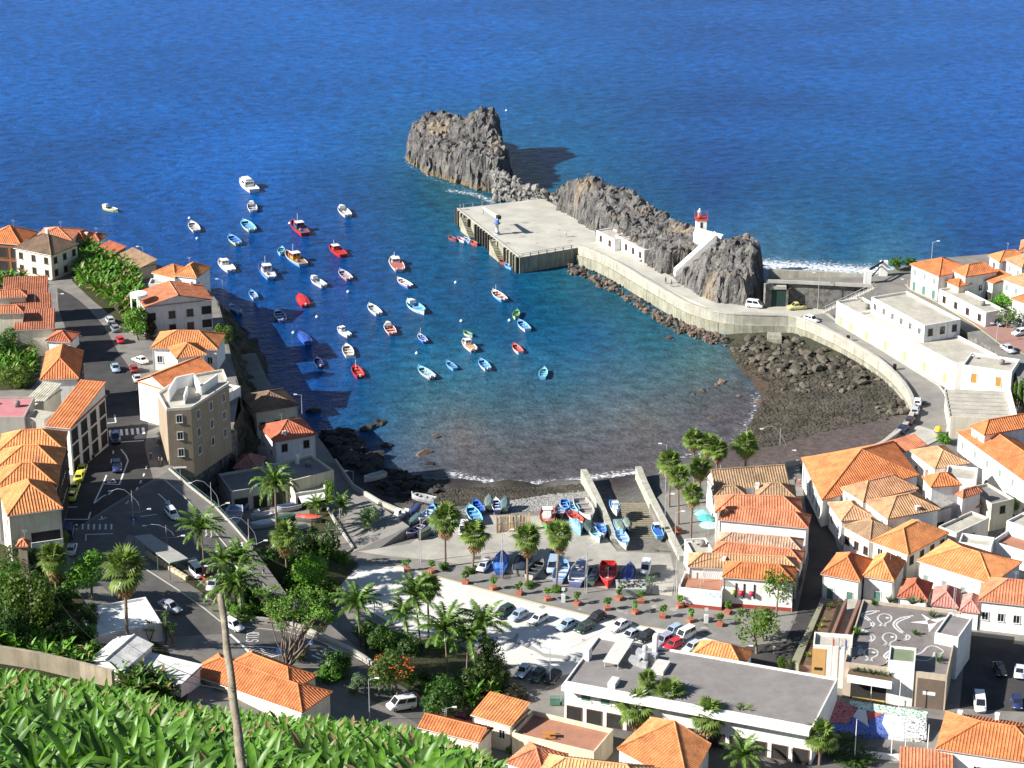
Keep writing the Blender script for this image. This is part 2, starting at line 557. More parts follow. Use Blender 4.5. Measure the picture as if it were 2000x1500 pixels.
def build_beach():
 st = 7
 xs = np.arange(550, 1800, st); ys = np.arange(636, 1090, st)
 X, Y = np.meshgrid(xs, ys)
 Zv = BZ.many(np.stack([X.ravel(), Y.ravel()], 1))[:, 0]
 pts, keep = [], []
 for x, y, z in zip(X.ravel(), Y.ravel(), Zv):
  p = G(x, y, z)
  p.z += 0.10 * noise.noise(p * 0.5) if z < 3.6 else 0
  p.z = min(p.z, 3.985)
  pts.append(p); keep.append(inside(BEACH, x, y))
 nx = len(xs); f = []
 for j in range(len(ys) - 1):
  for i in range(nx - 1):
   a = j * nx + i
   q = (a, a + nx, a + nx + 1, a + 1)
   if all(keep[k] for k in q): f.append(q)
 me = bpy.data.meshes.new('beach')
 me.from_pydata(pts, [], f)
 SAND,GREY,OLIVE,WET,RED=(0.125,0.098,0.095),(0.27,0.265,0.25),(0.085,0.085,0.06),(0.055,0.047,0.048),(0.13,0.085,0.065)
 c=Field([(900,950,WET),(1050,955,WET),(1200,945,WET),(1000,965,OLIVE),(900,975,OLIVE),(880,998,GREY),(950,985,GREY),(1060,975,GREY),(1130,970,GREY),(1010,1000,GREY),(1150,1005,GREY),
    (760,960,WET),(700,900,WET),(1240,950,(0.09,0.085,0.09)),(1230,990,(0.2,0.195,0.18)),(1250,1040,(0.21,0.2,0.17)),(1400,900,(0.10,0.085,0.085)),(1500,890,SAND),(1600,870,SAND),(1700,845,SAND),
    (1760,800,(0.15,0.135,0.12)),(1550,800,OLIVE),(1650,770,(0.12,0.11,0.095)),(1550,700,OLIVE),(1480,720,RED),(1460,680,OLIVE),(1680,720,OLIVE),(1480,840,(0.09,0.07,0.05)),(1330,940,(0.2,0.195,0.19)),(1000,880,WET),(1350,800,WET)])
 q = np.array([PXY(p) for p in pts])
 col = np.clip(c.many(q), 0.03, 1)
 a = me.attributes.new('ground_colour', 'FLOAT_COLOR', 'POINT')
 a.data.foreach_set('color', np.concatenate([col, np.ones((len(col), 1))], 1).ravel().astype(np.float32))
 me.materials.append(mat('pebbles_and_sand',(1,1,1),(0.6,0.6,0.58),scale=0.8,vcol='ground_colour',bump=0.12,bscale=3.0,speck=0.35,rough=0.95,spec=0.1))
 me.polygons.foreach_set('use_smooth', [True] * len(f))
 o = put('beach', me)
 tag(o, kind='structure')
 return o
beach = build_beach()
def beach_at(px, py):
 return G(px, py, BZ(px, py))
def stone_mesh(seed, sub=1, squash=0.7, name='stone', m=None, rough=0.28):
 import bmesh
 bm = bmesh.new()
 bmesh.ops.create_icosphere(bm, subdivisions=sub, radius=1.0)
 for v in bm.verts:
  n = v.co.normalized()
  v.co = n * (1 + rough * 2 * noise.noise(n * 1.3 + Vector((seed * 7.3, seed, 0))))
  v.co.z *= squash
 me = bpy.data.meshes.new(name)
 bm.to_mesh(me); bm.free()
 me.materials.append(m or M_STONE)
 return me
STONES = [stone_mesh(i, 1) for i in range(8)]
M_WETROCK=mat('wet_black_rock',(0.022,0.021,0.023),(0.05,0.046,0.042),scale=0.7,bump=0.08,bscale=2.5,speck=0.3,rough=0.8,rand=0.3)
M_REDROCK=mat('reddish_shore_rock',(0.095,0.07,0.058),(0.16,0.125,0.095),scale=0.8,bump=0.06,bscale=3,speck=0.3,rough=0.9,rand=0.4)
WETS = [stone_mesh(30 + i, 2, .75, 'stone', M_WETROCK, .4) for i in range(5)]
REDS = [stone_mesh(40 + i, 1, .75, 'boulder', M_REDROCK, .35) for i in range(6)]
M_BLOCK=mat('breakwater_block',(0.16,0.155,0.145),(0.25,0.24,0.225),scale=0.6,bump=0.08,bscale=2,speck=0.25,rough=0.95,rand=0.25)
BLOCKS = [stone_mesh(20 + i, 1, 0.85, 'block', M_BLOCK, 0.35) for i in range(6)]
def scatter(poly, n, r0, r1, zf, parent, seed, meshes, sunk=0.25, big=1.6):
 """single stones, largest first, each an object under the ground it lies on"""
 R = random.Random(seed)
 xs = [p[0] for p in poly]; ys = [p[1] for p in poly]
 k = 0
 while k < n:
  x, y = R.uniform(min(xs), max(xs)), R.uniform(min(ys), max(ys))
  if not inside(poly, x, y): continue
  p = zf(x, y)
  s = r0 + (r1 - r0) * R.random() ** big
  put('stone',R.choice(meshes),parent,None,(p.x,p.y,p.z+s*(0.5 -sunk)),(R.uniform(-.4,.4),R.uniform(-.4,.4),R.uniform(0,6.28)),(s*R.uniform(.8,1.3),s*R.uniform(.8,1.2),s*R.uniform(.7,1.1)))
  k += 1
def gravel(name, polys, parent, seed, m, zf):
 """stones too many and too small to pick out, one mesh"""
 R = random.Random(seed)
 base = [[(v.co.x, v.co.y, v.co.z) for v in s.vertices] for s in (stone_mesh(50 + i, 0, 0.75) for i in range(5))]
 import bmesh
 bm = bmesh.new(); bmesh.ops.create_icosphere(bm, subdivisions=0 if False else 1, radius=1); bm.free()
 f0 = [tuple(p.vertices) for p in stone_mesh(60, 0).polygons]
 mb = MB(); k = mb.mi(m)
 for poly, n, r0, r1 in polys:
  xs = [p[0] for p in poly]; ys = [p[1] for p in poly]
  c = 0
  while c < n:
   x, y = R.uniform(min(xs), max(xs)), R.uniform(min(ys), max(ys))
   if not inside(poly, x, y): continue
   c += 1
   p = zf(x, y)
   s = R.uniform(r0, r1); a = R.uniform(0, 6.28); ca, sa = math.cos(a) * s, math.sin(a) * s
   o = len(mb.v)
   sx = R.uniform(.7, 1.3)
   mb.v += [(p.x + (vx * ca * sx - vy * sa), p.y + (vx * sa * sx + vy * ca), p.z + vz * s * 0.8) for vx, vy, vz in R.choice(base)]
   mb.f += [[i + o for i in f] for f in f0]
   mb.m += [k] * len(f0); mb.sm += [False] * len(f0)
 o = mb.build(name, parent)
 o['kind'] = 'stuff'
 return o
RUB=[(1430,672),(1500,660),(1560,672),(1640,700),(1720,748),(1765,790),(1740,812),(1680,830),(1600,845),(1520,868),(1470,878),(1455,850),(1490,790),(1500,750),(1440,712)]
scatter([(1425,690),(1440,668),(1500,655),(1560,665),(1660,705),(1720,745),(1700,755),(1600,728),(1520,735),(1450,715)],150,0.55,1.5,beach_at,beach,3,STONES)
scatter([(1500, 720), (1600, 720), (1700, 745), (1650, 770), (1520, 770)], 60, 0.4, 0.9, beach_at, beach, 4, STONES)
scatter([(1700, 780), (1770, 775), (1770, 815), (1720, 822)], 24, 0.4, 1.1, beach_at, beach, 5, STONES)
scatter([(625, 850), (690, 855), (740, 900), (720, 930), (660, 900)], 60, 0.8, 2.3, beach_at, beach, 6, WETS)
scatter([(690, 905), (790, 925), (860, 950), (850, 975), (760, 970)], 60, 0.4, 1.3, beach_at, beach, 7, WETS)
gravel('rubble',[(RUB,5200,0.16,0.5),([(860,955),(960,952),(1060,952),(1140,945),(1140,960),(1040,970),(950,985),(870,990)],2600,0.14,0.34),
     ([(690, 900), (860, 940), (870, 990), (760, 980)], 900, 0.2, 0.5)], beach, 8, M_STONE, beach_at)
gravel('pebbles', [([(880, 1000), (960, 984), (1060, 968), (1140, 955), (1180, 1000), (1010, 999)], 3800, 0.08, 0.2)], beach, 9,
  mat('grey_pebble', (0.27, 0.265, 0.25), (0.38, 0.375, 0.36), scale=1.5, rough=0.9), beach_at)
ROCKAT=['beside the lamp of the cream seaside house','left of the pair in the shaded bay','right of the pair in the shaded bay','nearest the black boulders','with a tan top at the shadow edge','alone in the light off the shadow edge','just shoreward of the tan-topped one','close to the dark boulder shore','beside the largest shallow stone off the rubble','farthest left in the shallows off the rubble','alone in front of the beach palms','as the smaller of two off the rubble','halfway to the rubble edge','at the very edge of the rubble','at the foot of the seawall bend','as the smallest off the rubble']
# rocks breaking the surface of the bay
for k,(x,y,s,c) in enumerate([(612,803,1.2,0),(718,836,1.5,0),(742,826,1.2,0),(755,870,1.0,0),(828,885,1.7,1),(851,853,0.9,1),(840,905,0.8,0),(775,925,1.0,0),(1409,747,1.1,1),(1372,763,0.8,1),
         (1391, 815, 0.9, 1), (1400, 752, 0.6, 1), (1443, 774, 0.6, 1), (1484, 785, 1.0, 1), (1306, 660, 0.9, 1), (1355, 770, 0.5, 1)]):
 o = put('rock', (WETS[k % 5] if c == 0 else REDS[k % 6]), None, None, tuple(G(x, y, 0.05)), (0, 0, k), (s * 1.3, s, s * 0.6))
 tag(o, ['dark', 'reddish'][c] + ' rock awash ' + ROCKAT[k], 'rock', 'rocks breaking the surface of the bay')
# ---------------------------------------------------------------- lava rocks of the harbour
def rock_material(name, zlow):
 m = mat(name, (0.072, 0.07, 0.071), (0.185, 0.175, 0.165), scale=0.28, bump=0.4, bscale=1.3, speck=0.4, rough=0.95, spec=0.1)
 N, L = m.node_tree.nodes, m.node_tree.links
 b = N['Principled BSDF']
 old = b.inputs['Base Color'].links[0].from_socket
 geo = N.new('ShaderNodeNewGeometry')
 sp = N.new('ShaderNodeSeparateXYZ')
 L.new(geo.outputs['Position'], sp.inputs[0])
 # ochre tuff veins
 mp = N.new('ShaderNodeMapping'); mp.inputs['Scale'].default_value = (0.12, 0.12, 0.035)
 L.new(geo.outputs['Position'], mp.inputs['Vector'])
 n = N.new('ShaderNodeTexNoise'); n.inputs['Scale'].default_value = 1; n.inputs['Detail'].default_value = 4
 L.new(mp.outputs[0], n.inputs['Vector'])
 r = N.new('ShaderNodeMapRange'); r.inputs['From Min'].default_value, r.inputs['From Max'].default_value = 0.58, 0.7
 r.inputs['To Max'].default_value = 0.6
 L.new(n.outputs['Fac'], r.inputs['Value'])
 x = N.new('ShaderNodeMix'); x.data_type = 'RGBA'
 L.new(r.outputs[0], x.inputs['Factor']); L.new(old, x.inputs['A']); x.inputs['B'].default_value = (0.30, 0.235, 0.155, 1)
 # band of weed and shells just above the water
 r2 = N.new('ShaderNodeMapRange'); r2.inputs['From Min'].default_value, r2.inputs['From Max'].default_value = 1.9, 0.6
 r2.inputs['To Max'].default_value = 0.75 if zlow else 0.0
 L.new(sp.outputs['Z'], r2.inputs['Value'])
 x2 = N.new('ShaderNodeMix'); x2.data_type = 'RGBA'
 L.new(r2.outputs[0],x2.inputs['Factor']); L.new(x.outputs['Result'],x2.inputs['A']); x2.inputs['B'].default_value=(0.20,0.15,0.085,1)
 L.new(x2.outputs['Result'], b.inputs['Base Color'])
 return m
def rock_mass(name, foot, tops, z0, step, edge, label, amp=1.0, m=None, cat='rock', carve=None):
 """a lava stack: plan outline, heights on top, steep fluted sides"""
 fp = [(p.x, p.y) for p in foot]
 H = Field([(p.x, p.y, p.z) for p in tops])
 x0, x1 = min(p[0] for p in fp) - 3, max(p[0] for p in fp) + 3
 y0, y1 = min(p[1] for p in fp) - 3, max(p[1] for p in fp) + 3
 xs = np.arange(x0, x1, step); ys = np.arange(y0, y1, step)
 pts, nx = [], len(xs)
 hh = H.many([(x, y) for y in ys for x in xs])[:, 0]
 k = 0
 keep = []
 for y in ys:
  for x in xs:
   q = Vector((x, y, 0))
   wx = x + amp * (1.5 * noise.noise(q * 0.35 + Vector((3, 1, 7))) + 0.9 * noise.noise(q * 0.95))
   wy = y + amp * (1.5 * noise.noise(q * 0.35 + Vector((9, 4, 2))) + 0.9 * noise.noise(q * 0.95 + Vector((5, 5, 5))))
   d = seg_dist(fp, wx, wy)
   s = d if inside(fp, wx, wy) else -d
   t = max(0.0, min(1.0, s / edge))
   t = t * t * (3 - 2 * t)
   n = noise.fractal(q * 0.2, 1.0, 2.1, 5) * 1.1 + abs(noise.noise(q * 0.4)) * 2.2 + noise.noise(q * 1.4) * 0.7 - 1.6
   z = z0 - 2.0 + (hh[k] - z0 + 2.0 + amp * n * min(1, 0.3 + max(0, s) / 4)) * t
   if carve: z = min(z, carve(x, y, z))
   keep.append(s > -0.9)
   p = Vector((x, y, z))
   if t > 0:
    p+=Vector((noise.noise(p*0.6),noise.noise(p*0.6+Vector((7,0,0))),0.6*noise.noise(p*0.8+Vector((0,7,0)))))*0.9*amp
   pts.append(p); k += 1
 f = []
 for j in range(len(ys) - 1):
  for i in range(nx - 1):
   a = j * nx + i
   q = (a, a + 1, a + nx + 1, a + nx)
   if any(keep[k] for k in q): f.append(q)
 me = bpy.data.meshes.new(name)
 me.from_pydata(pts, [], f)
 me.materials.append(m)
 o = put(name, me)
 tag(o, label, cat)
 return o
M_ISLE = rock_material('island_lava', True)
M_RIDGE = rock_material('ridge_lava', False)
isle_foot=[G(788,296),G(797,322),G(830,342),G(880,356),G(930,372),G(975,385),G(1003,372),G(1008,345)]+[Vector((p.x,p.y,0)) for p in (G(1006,300,9),G(992,262,10),G(984,226,11),G(966,197,15),G(930,193,16),G(880,214,9),G(835,219,8),G(795,234,7))]
rock_mass('rock_island',isle_foot,[G(800,240,8.5),G(815,268,7.6),G(850,280,7.6),G(900,285,9.5),G(955,292,11),G(990,305,12),G(835,228,9),G(870,224,10),G(935,205,17.5),G(965,212,16),
   G(973, 245, 12.5), G(900, 245, 10.5), G(850, 250, 9.6), G(940, 262, 10.5), G(995, 330, 8)], 0, 0.5, 3.0,
   'big dark lava rock island standing in the sea beyond the quay', 1.0, M_ISLE, 'rock island')
ridge_foot=[G(1066,396,4),G(1085,412,4),G(1110,428,4),G(1165,464,4),G(1215,492,4),G(1265,528,4),G(1310,550,4),G(1350,578,4),G(1400,596,4),G(1455,602,4),G(1492,594,4),
    G(1500,560,2)]+[G(1494,515,8),G(1480,462,14),G(1435,455,14),G(1395,458,11),G(1330,426,9.5),G(1285,415,9),G(1250,388,10),G(1210,377,10.5),G(1170,364,11),G(1140,334,13),G(1095,340,11),G(1075,372,7)]
STA, STB = G(1316, 534, 4.4), G(1396, 462, 13.4)
def stair_cut(x, y, z):
 d = STB - STA; L = math.hypot(d.x, d.y)
 ux, uy = d.x / L, d.y / L
 t = ((x - STA.x) * ux + (y - STA.y) * uy) / L; s = (x - STA.x) * uy - (y - STA.y) * ux
 if -.25 < t < 1.3 and -1.2 < s < 9:
  return STA.z + d.z * min(1, max(0, t)) - .5 + max(0, s - 2.2) * .55 - max(0, s - 7) * -6
 return z
rock_mass('rock_ridge',ridge_foot,[G(1085,370,9),G(1097,348,13),G(1140,342,15.5),G(1168,372,13),G(1215,385,12.8),G(1255,396,12.4),G(1288,424,11),G(1330,434,11.2),G(1366,450,12.5),G(1400,466,13),G(1432,463,16),
   G(1470,470,16),G(1484,505,14),G(1488,540,11),G(1120,400,9),G(1200,440,9),G(1300,500,9),G(1345,530,9),G(1430,530,12),G(1400,545,10)],4.0,0.45,3.2,
   'long jagged lava ridge behind the pier under the small lighthouse', 0.85, M_RIDGE, 'rock ridge', stair_cut)
# loose-block breakwater between island and ridge
bw=tag(thing('breakwater','grey boulder breakwater filling the gap between the two lava rocks','breakwater',tuple(G(1020,385))),None)
def bw_z(x, y):
 t = (x - 975) / 105
 top = 336 + 44 * t
 front = 388 + 14 * t
 h = 1 - max(0, min(1, (y - top) / (front - top)))
 return G(x, y, 0.4 + 7.6 * h)
bo = bw.location.copy()
mbk = MB()
mbk.prism([tuple(p) for p in [G(968,338,6.8),G(1000,348,6.6),G(1085,380,6.6),G(1090,404,2),G(1040,400,0.3),G(965,388,0.3)]],-2,None,M_BLOCK)
core = mbk.build('core', bw); core.matrix_parent_inverse = Matrix.Translation(-bo)
R_ = random.Random(2)
k = 0
while k < 250:
 x, y = R_.uniform(965, 1092), R_.uniform(330, 405)
 t = (x - 975) / 105
 if not (336 + 42 * t <= y <= 392 + 12 * t): continue
 p = bw_z(x, y) - bo
 s = R_.uniform(0.5, 1.15)
 put('boulder', R_.choice(BLOCKS), bw, None, tuple(p), (R_.uniform(0, 3), R_.uniform(0, 3), R_.uniform(0, 6)), (s * 1.2, s, s))
 k += 1
# boulders along the foot of the pier and under the quay corner
foot=tag(thing('boulder_footing','brown boulders heaped along the waterline at the foot of the curved seawall','boulders',tuple(G(1300,630))),None)
fo = foot.location.copy()
line = [(1108, 520), (1140, 528), (1190, 553), (1240, 585), (1290, 617), (1340, 640), (1380, 654), (1420, 664)]
for k in range(290):
 t = R_.random() * (len(line) - 1); i = int(t); u = t - i
 x = line[i][0] * (1 - u) + line[i + 1][0] * u; y = line[i][1] * (1 - u) + line[i + 1][1] * u
 v = R_.random()
 p = G(x + R_.uniform(-5, 5), y + (v - 0.3) * 22, 0.1 + 1.6 * max(0, 0.75 - v)) - fo
 s = R_.uniform(0.2, .5) + .45 * R_.random() ** 4
 put('boulder', R_.choice(REDS), foot, None, tuple(p), (R_.uniform(0, 1), R_.uniform(0, 1), R_.uniform(0, 6)), (s * 1.3, s, s))
# ---------------------------------------------------------------- pier road, seawall and quay
ROADZ = 4.2
ROAD=[(1715,868),(1762,828),(1786,792),(1764,738),(1700,686),(1600,632),(1540,613),(1450,610),(1380,599),(1300,564),(1200,504),(1130,480),(1060,400),
  (1120,410),(1180,455),(1265,515),(1340,555),(1440,585),(1500,590),(1612,605),(1650,640),(1720,680),(1836,752),(1862,790),(1850,850),(1790,880),(1740,895)]
M_PIER = mat('pier_concrete', (0.50, 0.48, 0.42), (0.37, 0.36, 0.32), scale=0.18, speck=0.08, bscale=3, rough=0.92)
zone('harbour_road', [(x, y, ROADZ) for x, y in ROAD], M_PIER)
sheet('asphalt_road',[(1718,864),(1768,822),(1790,790),(1768,738),(1706,688),(1606,634),(1560,618),(1610,612),(1650,642),(1720,684),(1832,754),(1858,790),(1846,846),(1790,872),(1745,884)],M_PROM)
top=[(1130,478),(1165,490),(1200,507),(1250,537),(1300,566),(1340,588),(1380,602),(1420,610),(1470,613),(1540,615),(1575,624),(1605,637),(1655,662),(1705,692),(1738,718),(1764,746),(1780,772),
  (1784, 794), (1776, 818), (1755, 840), (1722, 863), (1700, 872)]
def smooth_line(pts, z, sub=3):
 w = [G(x, y, z) for x, y in pts]
 out = []
 for i in range(len(w) - 1):
  p0, p1, p2, p3 = w[max(i - 1, 0)], w[i], w[i + 1], w[min(i + 2, len(w) - 1)]
  for k in range(sub):
   t = k / sub
   out.append(0.5 * ((2 * p1) + (p2 - p0) * t + (2 * p0 - 5 * p1 + 4 * p2 - p3) * t * t + (3 * p1 - p0 - 3 * p2 + p3) * t ** 3))
 out.append(w[-1])
 return out
sw = smooth_line(top, 5.2)
seawall=thing('seawall','long curved concrete seawall sweeping from the quay round the stony beach','seawall',tuple(G(1540,640)))
so = seawall.location.copy()
def sw_part(name, line, z0, z1, t0, t1, m):
 """courses of wall, cut into cast bays with open joints; t0 outside, t1 inside the top line"""
 n = len(line)
 per = 2
 objs = []
 for s in range(0, n - 1, per):
  mb = MB()
  for i in range(s, min(s + per, n - 1)):
   v = []
   for z in (z0, z1):
    for (j, o) in ((i, t0), (i + 1, t0), (i + 1, t1), (i, t1)):
     t = line[min(j + 1, n - 1)] - line[max(j - 1, 0)]
     q = Vector((-t.y, t.x, 0)).normalized()
     p = line[j] + q * o
     if i == s and j == i: p = p + t.normalized() * 0.05
     v.append((p.x - so.x, p.y - so.y, z - so.z))
   mb.hexa(v, m)
  objs.append(mb.build(name, seawall))
 return objs
M_SEAWALL2 = mat('upper_seawall_concrete', (0.44, 0.425, 0.36), (0.32, 0.31, 0.26), scale=0.4, bump=0.01, speck=0.08, streak=0.4)
sw_part('lower_wall', sw, -1.8, 2.6, -0.65, 0.4, M_SEAWALL)
sw_part('upper_wall', sw, 2.6, 4.9, -0.22, 0.4, M_SEAWALL2)
sw_part('coping', sw, 4.9, 5.2, -0.34, 0.45, M_CONC)
for (x, y) in ((1656, 662), (1747, 718)):
 p = G(x, y, 4.6) - so
 MB().box(p.x - .35, p.x + .35, p.y - .6, p.y + .1, p.z - .9, p.z + .9, M_DARK).build('drain_niche', seawall)
p = G(1512, 652, 2.5) - so
MB().hexa([(p.x -2,p.y -3.4,-2),(p.x+1.6,p.y -3.6,-2),(p.x+2.0,p.y+1.5,-2),(p.x -1.6,p.y+1.5,-2),(p.x -1.8,p.y -3,2.4),(p.x+1.4,p.y -3.2,2.4),(p.x+1.8,p.y+1.5,2.4),(p.x -1.4,p.y+1.5,2.4)],M_SEAWALL).build('outfall_block',seawall)
# quay
QZ = ROADZ
qc = [G(893, 407, QZ), G(1015, 503, QZ), G(1127, 484, QZ), G(1180, 470, QZ), G(1095, 412, QZ), G(1062, 387, QZ)]
zone('quay_deck',[(893,407,QZ+.006),(1015,503,QZ+.006),(1127,484,QZ+.006),(1185,472,QZ+.006),(1105,415,QZ+.006),(1062,387,QZ+.006)],M_PIER,bottom=-3,mside=M_SEAWALL)
quay=thing('quay','concrete quay with dark timber fenders and two flights of steps down its side','quay',tuple(G(955,455,0)))
qo = quay.location.copy()
a, b = qc[0] - qo, qc[1] - qo
u = (b - a); Lq = u.length; u = u / Lq; nrm = Vector((u.y, -u.x, 0))
if nrm.x > 0: nrm = -nrm
M_FEND = mat('tarred_fender', (0.03, 0.03, 0.03), (0.06, 0.055, 0.05), scale=1, rough=0.8)
M_WEED = mat('tidal_stained_concrete', (0.42, 0.40, 0.32), (0.25, 0.24, 0.16), scale=0.7, streak=0.6, speck=0.1)
fm = [0.01, 0.05, 0.105, 0.155, 0.22] + [0.335 + 0.042 * i for i in range(8)] + [0.80, 0.85, 0.90, 0.94, 0.985]
for t in fm:
 p = a + u * (Lq * t)
 mb = MB()
 q = [p - u * .35, p + u * .35, p + u * .35 + nrm * .8, p - u * .35 + nrm * .8]
 mb.hexa([(c.x, c.y, -1.5) for c in q] + [(c.x, c.y, 4.1) for c in q], M_FEND)
 mb.build('fender', quay)
for t in [x for x in np.arange(0.03, 0.99, 0.042)]:
 if 0.235 < t < 0.33 or 0.7 < t < 0.80: continue
 p = a + u * (Lq * t)
 q = [p - u * .55, p + u * .55, p + u * .55 + nrm * .45, p - u * .55 + nrm * .45]
 MB().hexa([(c.x, c.y, -1.5) for c in q] + [(c.x, c.y, 4.05) for c in q], M_WEED).build('pier_rib', quay)
for t0, t1 in ((0.15, 0.30), (0.62, 0.77)):      # stairs running down toward the front corner
 for i in range(14):
  f0 = t0 + (t1 - t0) * i / 14; f1 = t0 + (t1 - t0) * (i + 1) / 14
  c0, c1 = a + u * (Lq * f0), a + u * (Lq * f1)
  q = [c0, c1, c1 + nrm * 1.6, c0 + nrm * 1.6]
  z = 3.9 - 3.6 * i / 13
  MB().hexa([(c.x, c.y, -1.5) for c in q] + [(c.x, c.y, z) for c in q], M_WEED).build('step', quay)
MB().box(-.01, .01, -.01, .01, -.5, 0, M_WEED)  # nothing added
wz = wall_along('edge_kerb', [qc[0] - qo + u * .3, qc[1] - qo - u * .3], 4.19, 0.22, 0.4, M_CONC, quay)
# railing along the front edge
rl = thing('quay_railing', 'low concrete post railing along the front edge of the quay', 'railing', tuple(qc[1]))
d = qc[2] - qc[1]
for i in range(7):
 p = d * ((i + 0.3) / 7.0)
 MB().box(p.x - .12, p.x + .12, p.y - .12, p.y + .12, 0, 1.0, M_CONC).build('post', rl)
for h in (0.5, 0.95):
 MB().tube([d * 0.04 + Vector((0, 0, h)), d * 0.93 + Vector((0, 0, h))], 0.07, M_CONC, 5).build('rail', rl)
fz = thing('quay_fence', 'row of thin metal posts along the seaward edge of the quay', 'fence', tuple(qc[0]))
d2 = qc[5] - qc[0]
for i in range(9):
 p = d2 * ((i + .7) / 9.5)
 MB().tube([(p.x, p.y, 0), (p.x, p.y, 1.1)], .07, M_METAL, 5).build('post', fz)
MB().tube([d2 * .05 + Vector((0, 0, 1.0)), d2 * .95 + Vector((0, 0, 1.0))], .03, M_METAL, 4).build('wire', fz)
# crane
cr = thing('jib_crane', 'pale jib crane with a blue collar standing on the open quay', 'crane', tuple(G(971, 458, QZ)))
M_BLUEP = mat('blue_paint', (0.06, 0.13, 0.4), (0.1, 0.18, 0.42), scale=2, rough=0.5)
M_CREAM = mat('cream_paint', (0.7, 0.68, 0.6), (0.6, 0.58, 0.5), scale=2, rough=0.5)
MB().lathe([(0.75, 0), (0.75, .25), (.45, .3), (.42, 2.6), (.5, 2.6), (.5, 2.9)], M_CREAM, 10).build('column', cr)
MB().lathe([(0.62, 0.0), (0.62, .7), (.46, .72)], M_BLUEP, 10).build('foot', cr)
MB().lathe([(0.9, 2.9), (.9, 3.05), (.5, 3.05), (.5, 4.3), (.3, 4.4)], M_BLUEP, 10).build('collar', cr)
jd = (G(944, 401, QZ + 5.2) - G(971, 417, QZ + 5.0))
jl = jd.length; jd = jd.normalized(); js = Vector((-jd.y, jd.x, 0)).normalized()
mb = MB()
def jb(s, w, z0, z1):
 c = jd * s
 return [c -js*w+Vector((0,0,z0)),c+js*w+Vector((0,0,z0)),c+js*w+Vector((0,0,z1)),c -js*w+Vector((0,0,z1))]
q0, q1 = jb(-1.2, .42, 4.3, 5.1), jb(jl, .25, 4.8, 5.15)
mb.hexa([q0[0], q0[1], q1[1], q1[0], q0[3], q0[2], q1[2], q1[3]], M_CREAM)
mb.build('jib', cr)
mb = MB(); q = jb(-1.3, .5, 4.5, 5.3); q2 = jb(-0.2, .5, 4.5, 5.3)
mb.hexa([q[0], q[1], q2[1], q2[0], q[3], q[2], q2[2], q2[3]], M_FEND); mb.build('winch', cr)
e = jd * (jl - .1)
MB().tube([(e.x, e.y, 4.9), (e.x, e.y, 3.4)], .05, M_DARK, 4).build('hook_cable', cr)
# ---------------------------------------------------------------- levels of the town
M_STONEW=mat('dark_masonry',(0.11,0.105,0.10),(0.21,0.20,0.185),scale=0.9,bump=0.06,bscale=2.5,speck=0.3,rough=0.95,contrast=(0.42,0.58))
M_CLIFF=mat('overgrown_cliff',(0.05,0.055,0.03),(0.10,0.085,0.065),scale=0.5,bump=0.3,bscale=1.5,speck=0.45,rough=0.95,spec=0.1)
M_TERR = mat('terracotta_paving', (0.42, 0.20, 0.13), (0.34, 0.17, 0.115), scale=0.6, speck=0.12)
M_FLAT = mat('flat_roof_concrete', (0.50, 0.47, 0.40), (0.37, 0.35, 0.30), scale=0.35, speck=0.1, rough=0.95, streak=0.2)
M_FELT = mat('grey_roof_felt', (0.20, 0.185, 0.18), (0.255, 0.24, 0.23), scale=0.35, speck=0.12, bscale=5, rough=0.95)
M_LOT = mat('white_concrete_slab', (0.66, 0.645, 0.61), (0.54, 0.53, 0.50), scale=0.18, speck=0.07, bscale=3, rough=0.95)
zone('shore_terrace',[(x,y,4.3) for x,y in [(440,690),(500,690),(522,740),(562,790),(602,828),(640,878),(690,956),(745,988),(790,1005),(700,1062),(560,1170),(300,1050),(300,850),(440,800)]],M_PAVE)
HG = 'headland'
def head_z(y):
 return 8.0 + max(0.0, 500.0 - y) * 0.06      # the street climbs towards the viewer
def on_head(px, py, dz=0.0):
 z = 8.0
 for _ in range(12):
  z = head_z(G(px, py, z + dz).y)
 return (px, py, z + dz)
zone('headland_tip',[(x,y,8.0) for x,y in [(-400,456),(0,448),(75,452),(150,456),(200,475),(232,489),(290,512),(385,538),(427,591),(-400,591)]],M_PAVE,mside=M_CLIFF)
zone('headland',[on_head(x,y) for x,y in [(-400,590),(426,590),(440,640),(452,700),(468,760),(456,838),(376,881),(335,915),
  (300, 937), (260, 962), (200, 1000), (150, 1032), (-60, 1165), (-400, 1160)]], M_PAVE, mside=M_CLIFF)
PA, PB, PC = G(*on_head(200, 1000)), G(*on_head(335, 915)), G(850, 1372, 5.8)
PN = (PB - PA).cross(PC - PA).normalized()
def on_ramp(px, py):
 d = ray(px, py); o = Vector((0, 0, CAM_H))
 p = o + d * (PN.dot(PA - o) / PN.dot(d))
 return (px, py, p.z)
zone('ramp_road',[on_ramp(x,y) for x,y in [(335,915),(425,992),(500,1078),(562,1163),(640,1215),(692,1262),(748,1303),(850,1372),(905,1420),(930,1560),(600,1480),(350,1400),(150,1300),(-300,1230),(-200,1252),(-60,1165),(150,1032),(200,1000),(260,962),(300,937)]],M_PAVE)
zone('garden_slope',[(x,y,on_ramp(x,y)[2]+.12) for x,y in [(-300,1075),(0,1062),(62,1082),(130,1120),(175,1195),(320,1262),(345,1300),(370,1345),(350,1420),(-300,1420)]],M_GREEN)
zone('upper_terrace',[(x,y,10.0) for x,y in [(1497,547),(1560,543),(1690,541),(1740,528),(1790,508),(2300,465),(2300,800),(2015,800),(1990,735),(1950,690),(1880,643),(1800,600),(1755,580),(1712,572),(1708,556)]],M_PAVE,mside=M_STONEW)
